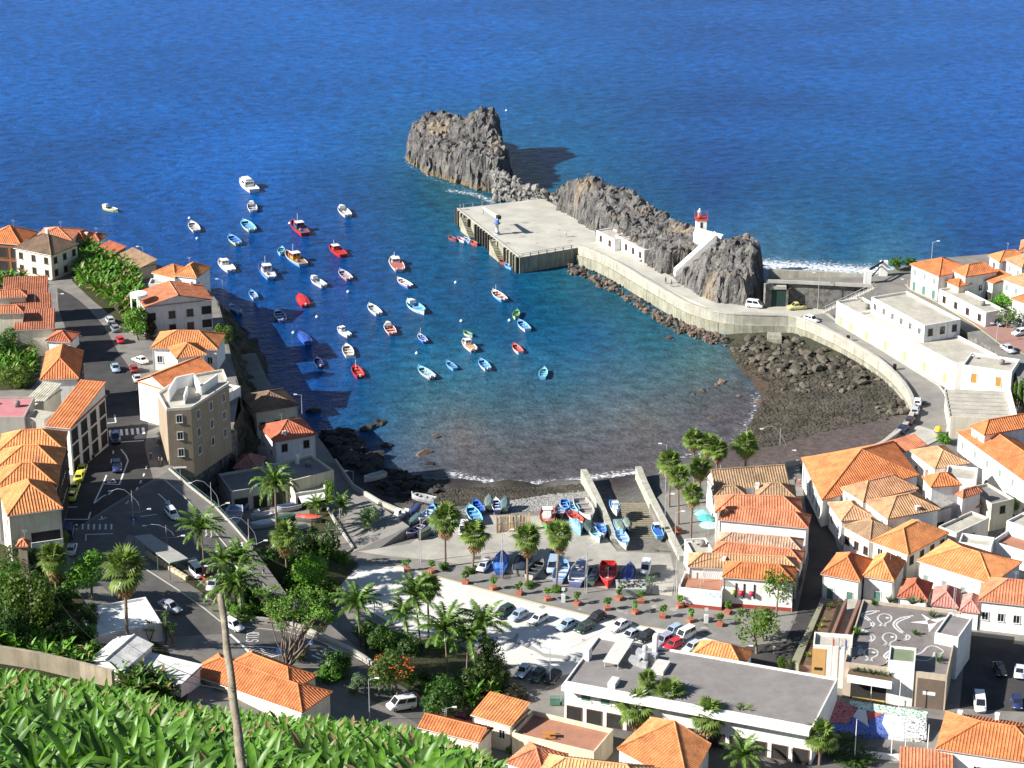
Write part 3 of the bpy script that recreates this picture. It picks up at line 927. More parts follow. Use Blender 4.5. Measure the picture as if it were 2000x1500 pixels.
# ---------------------------------------------------------------- windows, roofs and houses
WCACHE = {}
M_BWHITE_ = mat('dish_white', (0.7, 0.7, 0.68), rough=.5)
M_SHUT = mat('grey_green_shutter', (0.26, 0.31, 0.29), (0.20, 0.25, 0.24), scale=3, rough=0.6)
M_FRAMEW = mat('white_frame', (0.74, 0.73, 0.70), (0.66, 0.65, 0.62), scale=3, rough=0.6)
M_FRAMED = mat('brown_frame', (0.16, 0.09, 0.06), (0.12, 0.07, 0.05), scale=3, rough=0.6)
M_DOORG = mat('green_door_paint', (0.10, 0.22, 0.17), (0.08, 0.17, 0.14), scale=3, rough=0.5)
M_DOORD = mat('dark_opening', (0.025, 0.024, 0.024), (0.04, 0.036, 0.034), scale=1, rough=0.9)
M_DOORO = mat('ochre_door_paint', (0.5, 0.27, 0.06), (0.42, 0.23, 0.06), scale=3, rough=0.5)
M_YELL = mat('yellow_door_paint', (0.75, 0.72, 0.12), (0.68, 0.66, 0.14), scale=2, rough=0.5)
def win_meshes(w, h, style):
 k = (round(w, 2), round(h, 2), style)
 if k in WCACHE: return WCACHE[k]
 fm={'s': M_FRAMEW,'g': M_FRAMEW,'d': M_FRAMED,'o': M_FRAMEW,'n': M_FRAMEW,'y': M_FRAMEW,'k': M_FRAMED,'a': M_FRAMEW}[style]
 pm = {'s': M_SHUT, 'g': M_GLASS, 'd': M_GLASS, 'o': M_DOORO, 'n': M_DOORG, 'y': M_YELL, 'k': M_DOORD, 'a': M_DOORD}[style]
 b = 0.13
 f = MB()
 f.box(-w / 2 - b, -w / 2, -0.09, 0.0, 0, h, fm); f.box(w / 2, w / 2 + b, -0.09, 0.0, 0, h, fm)
 f.box(-w / 2 - b, w / 2 + b, -0.09, 0.0, h, h + b, fm)
 f.box(-w / 2 - b - .06, w / 2 + b + .06, -0.17, 0.0, -b, 0, fm)
 if style in 'gd': f.box(-.035, .035, -0.06, 0.0, 0, h, fm)
 p = MB()
 if style == 's':
  p.box(-w / 2, -.02, -0.05, -.005, 0, h, pm); p.box(.02, w / 2, -0.05, -.005, 0, h, pm)
 else:
  p.box(-w / 2, w / 2, -0.03, -.005, 0, h, pm)
 WCACHE[k]=(f.mesh('window_frame'),p.mesh('window_pane'),'shutter' if style=='s' else ('pane' if style in 'gd' else 'door_leaf' if style in 'nokya' else 'pane'))
 return WCACHE[k]
def add_window(par, x, y, z, rz, w=0.95, h=1.35, style='s'):
 f, p, pn = win_meshes(w, h, style)
 o = put('door' if style in 'nyoka' else 'window', f, par, None, (x, y, z), (0, 0, rz))
 put(pn, p, o)
 return o
TONES=dict(orange=(0.62,0.215,0.085),bright=(0.70,0.28,0.11),red=(0.50,0.16,0.09),brownred=(0.40,0.15,0.085),tan=(0.52,0.31,0.17),old=(0.42,0.28,0.17),brown=(0.21,0.145,0.10),
    salmon=(0.60, 0.225, 0.12), pink=(0.55, 0.24, 0.20), white=(0.72, 0.71, 0.68), grey=(0.34, 0.33, 0.30), cream=(0.66, 0.62, 0.5))
def roof_planes(L, D, h, rise, kind, axis):
 c = [Vector((0, 0, h)), Vector((L, 0, h)), Vector((L, D, h)), Vector((0, D, h))]
 up = Vector((0, 0, rise))
 if axis is None: axis = 'x' if L >= D else 'y'
 if kind == 'shed':
  return [[c[0],c[1],c[2]+up,c[3]+up]],[],[[c[1],c[2],c[2]+up],[c[0],c[3]+up,c[3]],[c[2],c[3],c[3]+up,c[2]+up]]
 if axis == 'x':
  a, b = (c[0] + c[3]) / 2, (c[1] + c[2]) / 2
 else:
  a, b = (c[0] + c[1]) / 2, (c[3] + c[2]) / 2
 t = 0
 if kind == 'hip':
  t = min(0.5, 0.5 * min(L, D) / max(L, D))
 ra, rb = a + (b - a) * t + up, b + (a - b) * t + up
 if axis == 'x':
  P = [[c[0], c[1], rb, ra], [c[2], c[3], ra, rb]]
  E = [[c[3], c[0], ra], [c[1], c[2], rb]]
 else:
  P = [[c[1], c[2], rb, ra], [c[3], c[0], ra, rb]]
  E = [[c[0], c[1], ra], [c[2], c[3], rb]]
 if kind == 'gable':
  return P, [(ra, rb)], E
 caps = [(ra, rb)] if (ra - rb).length > 0.3 else []
 caps += [(c[0], ra), (c[3], ra if axis == 'x' else rb), (c[1], rb if axis == 'x' else ra), (c[2], rb)]
 return P + E, caps, []
def tile_ribs(mb, P, m, sp=0.5, hh=0.10):
 """rows of half-round tiles running down one roof plane"""
 e0, e1 = P[0], P[1]
 u = (e1 - e0); Lu = u.length
 if Lu < 0.3: return
 u = u / Lu
 n = (P[1] - P[0]).cross(P[2] - P[0]).normalized()
 if n.z < 0: n = -n
 v = n.cross(u)
 q = [((p - e0).dot(u), (p - e0).dot(v)) for p in P]
 x = sp / 2
 umax = max(a[0] for a in q); x = min(a[0] for a in q) + sp / 2
 while x < umax:
  ys = []
  for i in range(len(q)):
   (ax, ay), (bx, by) = q[i], q[(i + 1) % len(q)]
   if (ax - x) * (bx - x) <= 0 and abs(bx - ax) > 1e-6:
    ys.append(ay + (by - ay) * (x - ax) / (bx - ax))
  if len(ys) >= 2 and max(ys) - min(ys) > 0.25:
   y0, y1 = min(ys), max(ys)
   w = sp * 0.3
   a = e0 + u * x
   mb.add([a + v * y0 - u * w, a + v * y0 + n * hh, a + v * y0 + u * w, a + v * y1 - u * w, a + v * y1 + n * hh, a + v * y1 + u * w],
     [(0, 1, 4, 3), (1, 2, 5, 4), (0, 2, 1)], m)
  x += sp
def make_roof(par, P, caps, gab, base, tone, h, fascia=M_OBJ, ribs=0.5):
 rb = MB()
 rb.prism([(p.x, p.y) for p in base], h - 0.16, h, M_TILE)
 for q in P:
  rb.add([p + Vector((0, 0, .02)) for p in q], [tuple(range(len(q)))], M_TILE)
  if ribs: tile_ribs(rb, [p + Vector((0, 0, .02)) for p in q], M_TILE, ribs)
 col = TONES[tone] if isinstance(tone, str) else tone
 j = RND.uniform(0.9, 1.1)
 col = tuple(c * j for c in col)
 r = rb.build('roof', par, col)
 for a, b in caps:
  put('ridge_cap',MB().tube([a+Vector((0,0,.06)),b+Vector((0,0,.06))],0.15,M_TILE,5).mesh('ridge_cap'),r,tuple(min(1,c*1.12) for c in col))
 return r
NH = 0
def house(label,fl,fr,back,h,g,roof='hip',rise=None,tone='orange',wall=(0.87,0.86,0.83),win='',axis=None,over=0.3,cat='house',name='house',chim=(),plinth=None,roofm=None,par=0.45,group=None,ribs=0.5):
 """fl, fr: the two ends of the front eave as seen; back: depth in metres or the pixel of a back corner; g: ground level"""
 global NH
 NH += 1
 if g == HG:
  if fl[1] > 720: h += 2.4
  g = on_head(fl[0], fl[1], h)[2] - h
 a, b = G(fl[0], fl[1], g + h), G(fr[0], fr[1], g + h)
 u = b - a
 L = u.length; u = u / L
 v = Vector((-u.y, u.x, 0))
 D = back if isinstance(back, (int, float)) else abs((G(back[0], back[1], g + h) - a).dot(v))
 t = thing(name, label, cat, (a.x, a.y, g), math.atan2(u.y, u.x), group)
 fx = (NH % 7) * 0.003
 o = over if roof != 'flat' else 0.0
 x0, x1, y0, y1 = o, L - o, o, D - o
 M_ = M_OBJW
 wb = MB()
 flat = roof == 'flat'
 if rise is None: rise = min(L, D) * 0.24
 if flat:
  wb.box(x0, x1, y0, y1, -2.5, h - 0.35, M_)
  k = 0.22
  for q in ((x0, x1, y0, y0 + k), (x0, x1, y1 - k, y1), (x0, x0 + k, y0 + k, y1 - k), (x1 - k, x1, y0 + k, y1 - k)):
   wb.box(*q, h - 0.35, h + par - 0.35 + .1, M_)
 else:
  wb.box(x0, x1, y0, y1, -2.5, h - 0.17, M_)
 P, caps, gab = ([], [], []) if flat else roof_planes(L, D, h, rise, roof, axis)
 for q in gab:      # wall carried up under a gable or the high side of a lean-to
  c = sum(q, Vector()) / len(q)
  s = [Vector((min(max(p.x, x0), x1), min(max(p.y, y0), y1), h - .16 + (p.z - h) * 0.97)) for p in q]
  wb.add(s, [tuple(range(len(s)))], M_)
  wb.add([p + Vector((0, 0, 0)) for p in s], [tuple(range(len(s)))[::-1]], M_) if False else None
 wb.build('wall', t, wall)
 if plinth:
  MB().box(x0 - .03, x1 + .03, y0 - .03, y1 + .03, -2.4, plinth[3], M_OBJW).build('plinth', t, plinth[:3])
 if flat:
  rf = MB().box(x0 + .22, x1 - .22, y0 + .22, y1 - .22, h - 0.34, h - 0.30 + fx, roofm or M_FLAT).build('roof', t)
 else:
  rf = make_roof(t, P, caps, gab, [Vector((0, 0, 0)), Vector((L, 0, 0)), Vector((L, D, 0)), Vector((0, D, 0))], tone, h, ribs=ribs)
 if not flat and L > 5:
  for dx_ in (x0 + .05, x1 - .05):
   MB().tube([(dx_, y0 - .07, -1), (dx_, y0 - .07, h - .2)], .05, M_METAL, 5).build('drainpipe', t)
  MB().tube([(0, -.06, h - .1), (L, -.06, h - .1)], .07, M_METAL, 5).build('gutter', rf)
 for (cx, cy, ch) in chim:
  cb = MB().box(cx * L - .3, cx * L + .3, cy * D - .3, cy * D + .3, h - .2, h + ch, M_WALLW)
  cb.box(cx * L - .38, cx * L + .38, cy * D - .38, cy * D + .38, h + ch, h + ch + .12, M_TILE if False else M_WALLW)
  cb.build('chimney', rf)
 for sp in win.split():
  side, rest = sp[0], sp[1:]
  st = rest[-1]; rest = rest[:-1]
  if '@' in rest:
   rest, sel = rest.split('@'); sel = [int(c) for c in sel]
  else: sel = None
  nc, nr = (int(c) for c in rest.split('x'))
  span = L if side in 'FB' else D
  fh = (h - 0.2) / nr
  for r_ in range(nr):
   if sel is not None and r_ not in sel: continue
   for c in range(nc):
    s = span * (c + 0.5) / nc
    door = st in 'noyka'
    ww = min(0.95 if not door else 1.1, span / nc * 0.55)
    hh = min(1.4, fh * 0.5) if not door else min(2.1, fh * 0.78)
    if st == 'k': ww, hh = min(2.4, span / nc * .7), min(2.4, fh * .75)
    z = r_ * fh + (fh - hh) * 0.52 if not door else r_ * fh + 0.02
    if side == 'F': add_window(t, s, y0, z, 0, ww, hh, st)
    elif side == 'R': add_window(t, x1, s, z, math.pi / 2, ww, hh, st)
    elif side == 'L': add_window(t, x0, span - s, z, -math.pi / 2, ww, hh, st)
    else: add_window(t, span - s, y1, z, math.pi, ww, hh, st)
 t['dim'] = (L, D, h)
 if not flat and NH % 2:      # aerial or dish on the ridge
  p = rf
  ax, ay = L * RND.uniform(.3, .7), D * .5
  MB().tube([(ax,ay,h),(ax,ay,h+rise+1.6)],.03,M_METAL,4).tube([(ax -.5,ay,h+rise+1.5),(ax+.5,ay,h+rise+1.5)],.025,M_METAL,4).tube([(ax -.35,ay,h+rise+1.2),(ax+.35,ay,h+rise+1.2)],.025,M_METAL,4).build('aerial',p)
 elif flat and NH % 3 == 0 and cat == 'house':
  MB().tube([(1,D*.7,h -.3),(1,D*.7,h+.5)],.03,M_METAL,4).lathe([(.42,h+.5),(.3,h+.4),(.02,h+.36)],M_BWHITE_,10,1,D*.7).build('satellite_dish',t)
  MB().lathe([(.55, h - .3), (.6, h + .5), (.5, h + .75)], M_FELT, 10, L * .7, D * .6).build('water_tank', t)
 return t
def poly_house(label,px,h,g,wall,apex=None,tone='orange',roofm=None,win=(),name='house',cat='house',par=0.5,parcol=None,over=0.0):
 """a building of any plan: corners of its eave or parapet as seen; a pyramid roof if an apex (pixel, height) is given"""
 if g == HG:
  h += 2.4
  g = on_head(373, 797, h)[2] - h
 w = [G(x, y, g + h) for x, y in px]
 c = sum(w, Vector()) / len(w)
 t = thing(name, label, cat, (c.x, c.y, g))
 q = [Vector((p.x - c.x, p.y - c.y, 0)) for p in w]
 if sum(q[i].x * q[(i + 1) % len(q)].y - q[(i + 1) % len(q)].x * q[i].y for i in range(len(q))) < 0:
  q = q[::-1]
 n = len(q)
 ins = [p * (1 - 0.35 / p.length) for p in q] if apex else q
 wb = MB()
 if apex:
  wb.prism([(p.x, p.y) for p in ins], -2.5, h - .17, M_OBJW)
 else:
  wb.prism([(p.x, p.y) for p in ins], -2.5, h - .3, M_OBJW)
 wb.build('wall', t, wall)
 if apex:
  A = G(apex[0], apex[1], apex[2]) - Vector((c.x, c.y, g))
  P = [[q[i] + Vector((0, 0, h)), q[(i + 1) % n] + Vector((0, 0, h)), A] for i in range(n)]
  make_roof(t, P, [(q[i] + Vector((0, 0, h)), A) for i in range(n)], [], q, tone, h)
 else:
  MB().prism([(p.x * .97, p.y * .97) for p in q], h - .3, h - .28, roofm or M_FLAT).build('roof', t)
  for i in range(n):
   a, b = q[i], q[(i + 1) % n]
   d = (b - a).normalized(); s = Vector((-d.y, d.x, 0)) * 0.25
   v = [a, b, b + s, a + s]
   MB().hexa([(p.x, p.y, h - .3) for p in v] + [(p.x, p.y, h + par - .3) for p in v], M_OBJW).build('parapet', t, parcol or wall)
 for (i, nc, nr, ww, hh, st, zoff) in win:
  # wall i runs from px[i] to px[i+1] in the order given
  a = w[i] - Vector((c.x, c.y, 0)); b = w[(i + 1) % n] - Vector((c.x, c.y, 0))
  a.z = b.z = 0
  if apex: a, b = a * (1 - .35 / a.length), b * (1 - .35 / b.length)
  d = (b - a).normalized()
  out = Vector((d.y, -d.x, 0))
  rz = math.atan2(d.y, d.x)
  if out.dot((a + b) / 2) < 0:
   rz += math.pi
  for r_ in range(nr):
   for k in range(nc):
    p = a.lerp(b, (k + .5) / nc)
    fh = (h - .3 - zoff) / nr
    add_window(t, p.x, p.y, zoff + r_ * fh + (fh - hh) * .5, rz, ww, hh, st)
 return t
# ---------------------------------------------------------------- houses of the headland
W, CR, YL = (0.87, 0.86, 0.83), (0.74, 0.68, 0.55), (0.70, 0.62, 0.40)
house('brown timber house with an orange hipped roof at the seaward edge of town',(-34,472),(40,478),10,7,HG,rise=2.8,wall=(0.26,0.10,0.05),win='F3x2k')
house('cream two-storey house with a dark brown pyramid roof above the banana plot',(26,484),(100,499),10,6.4,HG,rise=3.0,tone='brown',wall=CR,win='F3x2d R3x2d',chim=[(.25,.9,2.6)])
house('low orange-roofed house peeping out behind the brown pyramid roof',(66,468),(140,470),9,5.2,HG,rise=1.8,tone='salmon')
house('small salmon-roofed cottage on the cliff edge behind the banana plants',(134,467),(164,470),6,3.8,HG,rise=1.4,tone='orange',chim=[(.8,.5,1.0)])
house('smallest red-tiled cottage at the tip of the cliff', (168, 469), (194, 471), 5, 3.2, HG, rise=1.0, tone='salmon')
house('long low shed with a dark red roof along the cliff edge',(188,484),(223,496),4,3,HG,roof='shed',rise=1.0,tone='red',wall=(0.4,0.3,0.25))
house('old lean-to with patchy brown tiles between the bananas and the sea',(224,500),(272,524),5,3,HG,roof='shed',rise=1.2,tone='old',wall=(0.5,0.42,0.35))
house('white cliff house with the left of two joined orange hipped roofs',(296,533),(342,544),7,4.5,HG,rise=1.8,tone='bright',win='F2x1g')
house('white cliff house with the right of two joined orange hipped roofs',(338,538),(384,543),8,5,HG,rise=1.9,tone='bright',win='F2x1g')
house('white flat terrace building on the cliff in front of the joined orange roofs',(290,556),(390,556),4,3.2,HG,roof='flat',win='F3x1g')
big=house('large pinkish-white gabled house with dark square windows above the harbour',(281,600),(416,585),10.3,7,HG,roof='gable',rise=1.9,axis='y',tone='salmon',wall=(0.74,0.68,0.65),chim=[(.82,.92,1.4)],win='L3x2g')
L_, D_, h_ = big['dim']
for x, w_, st in ((.40, 1.25, 'd'), (.66, 1.25, 'd'), (.90, 2.2, 'a')):
 for z in (h_ - 6.4, h_ - 3.3):
  add_window(big, L_ * x, .3, z, 0, w_, 1.5 if st == 'd' else 1.9, st)
for z in (h_ - 3.5,):
 add_window(big, L_ * .1, .3, z, 0, 2.0, 1.9, 'a')
ct = MB()
ct.lathe([(0.2,0),(.2,8.8)],M_WALLW,6,-.6,1.2); ct.lathe([(0.2,0),(.2,8.8)],M_WALLW,6,-2.2,2.6); ct.lathe([(0.2,0),(.2,8.8)],M_WALLW,6,-.6,4)
ct.build('stair_column', big)
MB().lathe([(1.95, 8.8), (1.95, 9.4), (1.7, 9.5)], M_WALLW, 20, -.5, 2.6, smooth=False).build('stair_canopy', big)
house('white house under the wide bright orange roof of several hips',(294,680),(425,683),9.5,5,HG,rise=2.3,tone='bright',win='F4x1g')
house('front wing with a steep little orange hip joined to the wide bright roof',(344,701),(404,693),7,5.0,HG,rise=1.8,tone='bright',win='F2x1g')
house('white house with a broad plain orange roof and curved veranda',(326,763),(421,724),8.5,5.5,HG,roof='gable',axis='x',rise=2.0,tone='orange',win='F2x1g R2x1g')
brown=poly_house('tall taupe corner building with white-framed windows and open white roof terrace',[(307,768),(325,800),(373,797),(447,749),(436,722),(352,738)],9,HG,(0.36,0.29,0.215),roofm=M_FLAT,win=[(2,3,3,0.95,1.55,'g',0.4),(1,1,3,0.9,1.4,'g',1.0)],parcol=(0.7,0.66,0.58))
for (a,b,hh) in (((330,785),(345,760),2.4),((345,760),(380,752),2.4),((380,752),(392,772),2.2),((392,772),(425,748),1.8),((360,790),(366,770),1.6)):
 zt = brown.location.z + 11.1; p, q = G(*a, zt), G(*b, zt)
 o = wall_along('terrace_wall', [p - brown.location, q - brown.location], 11.0, hh, 0.3, M_WALLW, brown)
house('white pavilion with tall columns behind the taupe corner building',(446,772),(470,756),6,4.8,9.0,roof='flat',win='F3x1k')
house('white house with two stacked brown-red roofs, nearest the street corner',(27,645),(106,641),8,6.2,HG,roof='shed',rise=1.7,tone='brownred',wall=CR)
house('cream house with the middle brown-red roof of the stepped street row',(18,613),(101,608),7.5,6.4,HG,roof='shed',rise=1.7,tone='brownred',wall=CR)
house('cream house with the farthest brown-red roof of the stepped street row',(4,580),(92,576),8,6.6,HG,roof='shed',rise=1.9,tone='brownred',wall=CR)
house('cream roof turret with an orange hip, farther of the two',(-14,583),(53,579),3.4,9.0,HG,rise=1.2,tone='salmon',wall=CR)
house('cream roof turret with an orange hip, nearer of the two',(-18,613),(46,611),3.4,9.2,HG,rise=1.2,tone='salmon',wall=CR)
house('pale house with a steep orange and red hip beside the leafy yard',(78,742),(154,739),15,6.5,HG,rise=3.0,tone='orange',win='R4x3k F2x1g')
house('low dark red roof between the leafy yard and the street',(88,666),(138,669),6,5,HG,rise=1.3,tone='red',win='R2x1k')
house('house with a deep lean-to of bright ribbed orange tiles on the shaded street',(86,832),(138,837),17,7,HG,roof='shed',rise=2.6,tone='orange',win='R4x3k F1x2g',ribs=0.6)
house('low building with a flat rose-pink roof',(-40,815),(47,815),10,7,HG,roof='flat',wall=(0.42,0.40,0.36),roofm=mat('rose_roof_paint',(0.55,0.22,0.24),(0.46,0.19,0.2),scale=.5,speck=.1),par=0.3)
house('grey bare-rendered annex beside the rose-pink roof',(47,816),(86,822),4,6.4,HG,roof='flat',wall=(0.42,0.40,0.36))
house('small outbuilding with a weathered cream corrugated roof',(50,781),(86,786),7,6.6,HG,roof='shed',rise=1.2,tone='cream',wall=CR)
house('row house with orange double hip, farthest of the four by the taxis',(-6,884),(125,879),8.2,7.9,HG,rise=2.4,tone='bright',win='R3x3k',chim=[(.3,.2,.5)])
house('row house with orange double hip, second farthest of the four by the taxis',(-10,917),(118,914),8.6,7.6,HG,rise=2.5,tone='bright',win='R3x3k')
house('row house with orange double hip, second nearest of the four by the taxis',(-12,956),(113,950),9,7.3,HG,rise=2.6,tone='bright',win='R3x3k',chim=[(.2,.3,.9)])
endh=house('cream end house with a wide orange hip and a flowered balcony',(14,1008),(123,993),11,7,HG,rise=3.2,tone='bright',wall=CR,win='L2x2g')
L_, D_, h_ = endh['dim']
MB().box(L_ * .38, L_ - .5, -.75, .3, 3.2, 3.35, M_WALLW).build('balcony_slab', endh)
MB().box(L_ * .38, L_ - .5, -.75, -.6, 3.35, 4.3, M_WALLW).build('balcony_front', endh)
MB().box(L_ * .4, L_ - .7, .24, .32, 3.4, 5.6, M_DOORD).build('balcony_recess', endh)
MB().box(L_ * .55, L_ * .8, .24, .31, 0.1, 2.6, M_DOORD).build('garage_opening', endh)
po=house('little orange-tiled porch before the cream end house',(31,1068),(55,1068),2.2,3,HG,rise=.9,tone='salmon',wall=(0.3,.25,.2),name='porch',cat='porch')
# houses on the shore below the headland
S = 4.3
house('cream seaside house with a dark red-brown hip at the foot of the cliff',(498,806),(585,792),10,6.5,S,rise=2.0,tone='brown',wall=(0.72,0.68,0.52),win='F3x1d')
house('white shore house with a red hip and blank front by the rocks',(535,864),(620,849),9,6.2,S,rise=2.2,tone='red',wall=(0.78,0.77,0.76),win='F2x2@1d L2x1g',chim=[(.3,.15,1.2)])
house('low hut with a faded pink pyramid roof under the retaining wall',(455,915),(504,918),6,3.6,S,rise=1.7,tone='pink',wall=(0.5,0.5,0.5))
house('long flat-roofed grey boathouse with dark open bays',(452,962),(562,944),9,4.0,S,roof='flat',wall=(0.55,0.54,0.5),roofm=M_FELT,win='F3x1k',name='boathouse',cat='boathouse')
house('flat-roofed cream restaurant building beside the rocks',(572,940),(652,920),9,5.2,S,roof='flat',wall=(0.68,0.64,0.48),roofm=M_FELT,chim=[(.55,.8,1.6)])
bar=house('low bar with a flat concrete roof and white awning',(577,966),(640,956),4,3.2,S,roof='flat',wall=(0.7,0.68,0.6),win='F2x1k',name='bar',cat='bar')
L_, D_, h_ = bar['dim']
MB().hexa([(.6,-2.0,2.1),(L_ -.8,-2.0,2.1),(L_ -.8,0,2.75),(.6,0,2.75),(.6,-2.0,2.18),(L_ -.8,-2.0,2.18),(L_ -.8,0,2.83),(.6,0,2.83)],M_WALLW).build('awning',bar)
# rough cliff between headland and sea
def cliff():
 topl=[(152,453),(200,476),(232,490),(290,513),(385,539),(427,589),(441,640),(453,700),(469,760),(475,800),(457,838),(420,858)]
 z_bot = [0, 0, 0, 0, 0, 0, 0, 0, 3.5, 4.2, 4.2, 4.2]
 out = [4, 4, 4, 4, 5, 8, 10, 9, 6, 3, 2, 1.5]
 T = [G(*on_head(x, y, .05)) for x, y in topl]
 rows = []
 N_ = 120
 pts = []
 for i in range(N_):
  s = i / (N_ - 1) * (len(T) - 1); k = min(int(s), len(T) - 2); f = s - k
  p = T[k].lerp(T[k + 1], f)
  d = (T[k + 1] - T[k]).normalized(); o = Vector((-d.y, d.x, 0))
  if o.x < 0: o = -o
  zb = z_bot[k] * (1 - f) + z_bot[k + 1] * f; w = out[k] * (1 - f) + out[k + 1] * f
  for j in range(14):
   v = j / 13
   q = p + o * (w * v ** 1.3 - .4 * (1 - v)) + Vector((0, 0, (zb - 1.2 - p.z) * v))
   n = Vector((noise.noise(q * .35), noise.noise(q * .35 + Vector((9, 0, 0))), noise.noise(q * .4 + Vector((0, 9, 0)))))
   n2 = Vector((noise.noise(q * 1.1), noise.noise(q * 1.1 + Vector((9, 0, 0))), noise.noise(q * 1.1 + Vector((0, 9, 0)))))
   q += (n * 1.6 + n2 * .6) * min(1, v * 3 + .1)
   pts.append(q)
 f = [(i * 14 + j, i * 14 + j + 1, (i + 1) * 14 + j + 1, (i + 1) * 14 + j) for i in range(N_ - 1) for j in range(13)]
 me = bpy.data.meshes.new('cliff')
 me.from_pydata(pts, [], f)
 me.materials.append(M_CLIFF)
 o = put('cliff', me)
 tag(o, kind='structure')
cliff()
rw = [G(*on_head(x, y)) for x, y in [(456, 838), (415, 860), (376, 881), (350, 903), (336, 916)]]
o = wall_along('retaining_wall', [p + Vector((.4, -.2, -.3)) for p in rw], 3.5, 0.2, 0.7, M_STONEW)
tag(o, 'tall dark stone retaining wall under the taupe corner building', 'wall')
# ---------------------------------------------------------------- right-hand town
T = 4.0
house('white waterfront house with a long faded tan gable roof by the palms',(1396,958),(1543,947),7,6.2,T,roof='gable',axis='x',rise=2.6,tone='old',win='L2x2s')
house('house with a small old tan hip tucked behind the long faded gable',(1394,973),(1461,972),4.5,5.8,T,rise=1.4,tone='old')
house('house with an old tan pyramid roof at the head of the alley',(1476,973),(1556,975),6,5.8,T,rise=1.8,tone='old',chim=[(.05,.6,1.3)])
house('alley house with a wide red-orange hip behind the tallest white front',(1396,1001),(1568,1006),7,6.4,T,rise=2.0,tone='salmon',chim=[(.2,.3,.7)])
house('white alley house with the widest red-orange hip and three small vents',(1402,1015),(1578,1032),5.5,7.2,T,rise=1.6,tone='salmon',win='F6x2@0s')
house('house under mottled old pinkish-brown tiles in the middle of the alley row',(1398,1063),(1566,1077),5,5.6,T,rise=1.3,tone=(0.47,0.31,0.22),win='R2x1k')
house('house with a low orange hip and two rooflights in the alley row',(1390,1079),(1565,1099),4.5,5.5,T,rise=1.2,tone='salmon',win='R2x1k')
house('house with old tan tiles and a cluttered chimney next to the pergola',(1343,1107),(1562,1117),5.2,5.4,T,rise=1.5,tone='tan',win='R2x1k',chim=[(.32,.3,1.3)])
front=house('white end house with an orange hip and three coloured wall lanterns',(1410,1127),(1553,1138),6,5.7,T,rise=1.6,tone='orange',plinth=(0.33,0.07,0.05,0.7),win='R2x2k')
L_, D_, h_ = front['dim']
for x, c in ((.16, (0.45, 0.6, 0.2)), (.27, (0.6, 0.04, 0.05)), (.41, (0.55, 0.05, 0.12))):
 MB().box(L_ * x + .35, L_ * x + .6, .2, .3, 1.9, 4.6, M_DOORD).build('slot_window', front)
 MB().lathe([(.1, 2.6), (.45, 2.7), (.45, 3.3), (.1, 3.4)], M_OBJ, 8, L_ * x, -.1).build('wall_lantern', front, c)
ter=house('white roof terrace with flower boxes and a rusty trellis beside the lantern house',(1325,1149),(1410,1158),6.5,3.4,T,roof='flat',plinth=(0.33,0.07,0.05,0.7),roofm=M_TERR,name='terrace_house',cat='house')
L_, D_, h_ = ter['dim']
pb = MB()
for x in (.3, L_ * .5, L_ - .3):
 for y in (.3, D_ * .6):
  MB().tube([(x, y, h_ - .4), (x, y, h_ + 2.3)], .07, M_METAL, 5).build('trellis_post', ter)
for k in range(9):
 x = L_ * .52 + k * .37
 if x < L_: MB().box(x, x + .1, .2, D_ * .62, h_ + 2.3, h_ + 2.4, M_METAL).build('trellis_slat', ter)
MB().box(L_*.5,L_ -.2,-.03,0.0,h_ -1.0,h_ -.1,mat('sign_board',(0.7,0.74,0.78),(0.2,0.5,0.75),scale=1.5,contrast=(.5,.56))).build('sign_board',ter)
house('plain white flat-roofed box beside the turquoise parasols', (1352, 1083), (1394, 1080), 6, 4.6, T, roof='flat')
mk=poly_house('market hall under the largest plain orange pyramid roof',[(1565,895),(1605,977),(1795,928),(1745,862)],5.6,T,W,apex=(1682,878,14.0),tone='orange',win=[(0,6,1,1.2,3.0,'s',0.5)],name='market_hall',cat='hall')
house('narrow orange lean-to roof running back from the market hall',(1744,889),(1812,869),4,4.6,T,roof='shed',rise=1.0,tone='salmon')
house('white house with a mottled tan hip behind the market hall',(1777,880),(1826,916),7.5,5.8,T,rise=1.8,tone='tan',win='F2x1s')
house('white house with a ribbed tan-orange hip against the market roof',(1642,953),(1686,980),12.5,7,T,rise=2.0,tone=(0.60,0.32,0.18),win='F2x2s')
house('white house with a yellowish tan hip in the market lane',(1687,979),(1734,1014),11,6.8,T,rise=2.0,tone='tan',win='F2x2s',chim=[(.9,.6,1.0)])
house('low lane house with a weathered orange-tan hip and arched windows',(1617,982),(1643,1018),6.5,5,T,rise=1.5,tone=(0.58,0.33,0.19),win='F2x1g')
house('lane house with a speckled brown-tan hip and paired dark windows',(1645,1027),(1699,1056),7,5,T,rise=1.6,tone='old',win='F3x1d')
house('cream-sided house with the big fresh orange hip in the market lane',(1700,1057),(1774,1084),12.5,6,T,rise=2.4,tone='bright',wall=(0.78,0.75,0.66),win='F2x2g R4x2@1d')
house('white cottage with a red-orange hip and one round window',(1603,1121),(1680,1136),9,4.6,T,rise=2.4,tone='orange',win='F2x1n')
house('white cottage with a striped orange hip joined to the round-window cottage',(1684,1125),(1746,1136),8.5,4.7,T,rise=2.4,tone='bright',win='F1x1n')
house('long white house with a broad orange hip and grey shutters',(1791,1095),(1937,1141),11,6,T,rise=2.2,tone='bright',win='F4x1s')
house('white house with reddish flat tiles and blue windows behind the mosaic roof',(1911,1173),(2065,1190),9,5.6,T,rise=2.4,tone='salmon',win='F5x1g')
house('tall white house with an orange roof climbing behind the garden',(1868,843),(2016,950),9,8.2,T,rise=2.0,tone='orange',win='F6x2s')
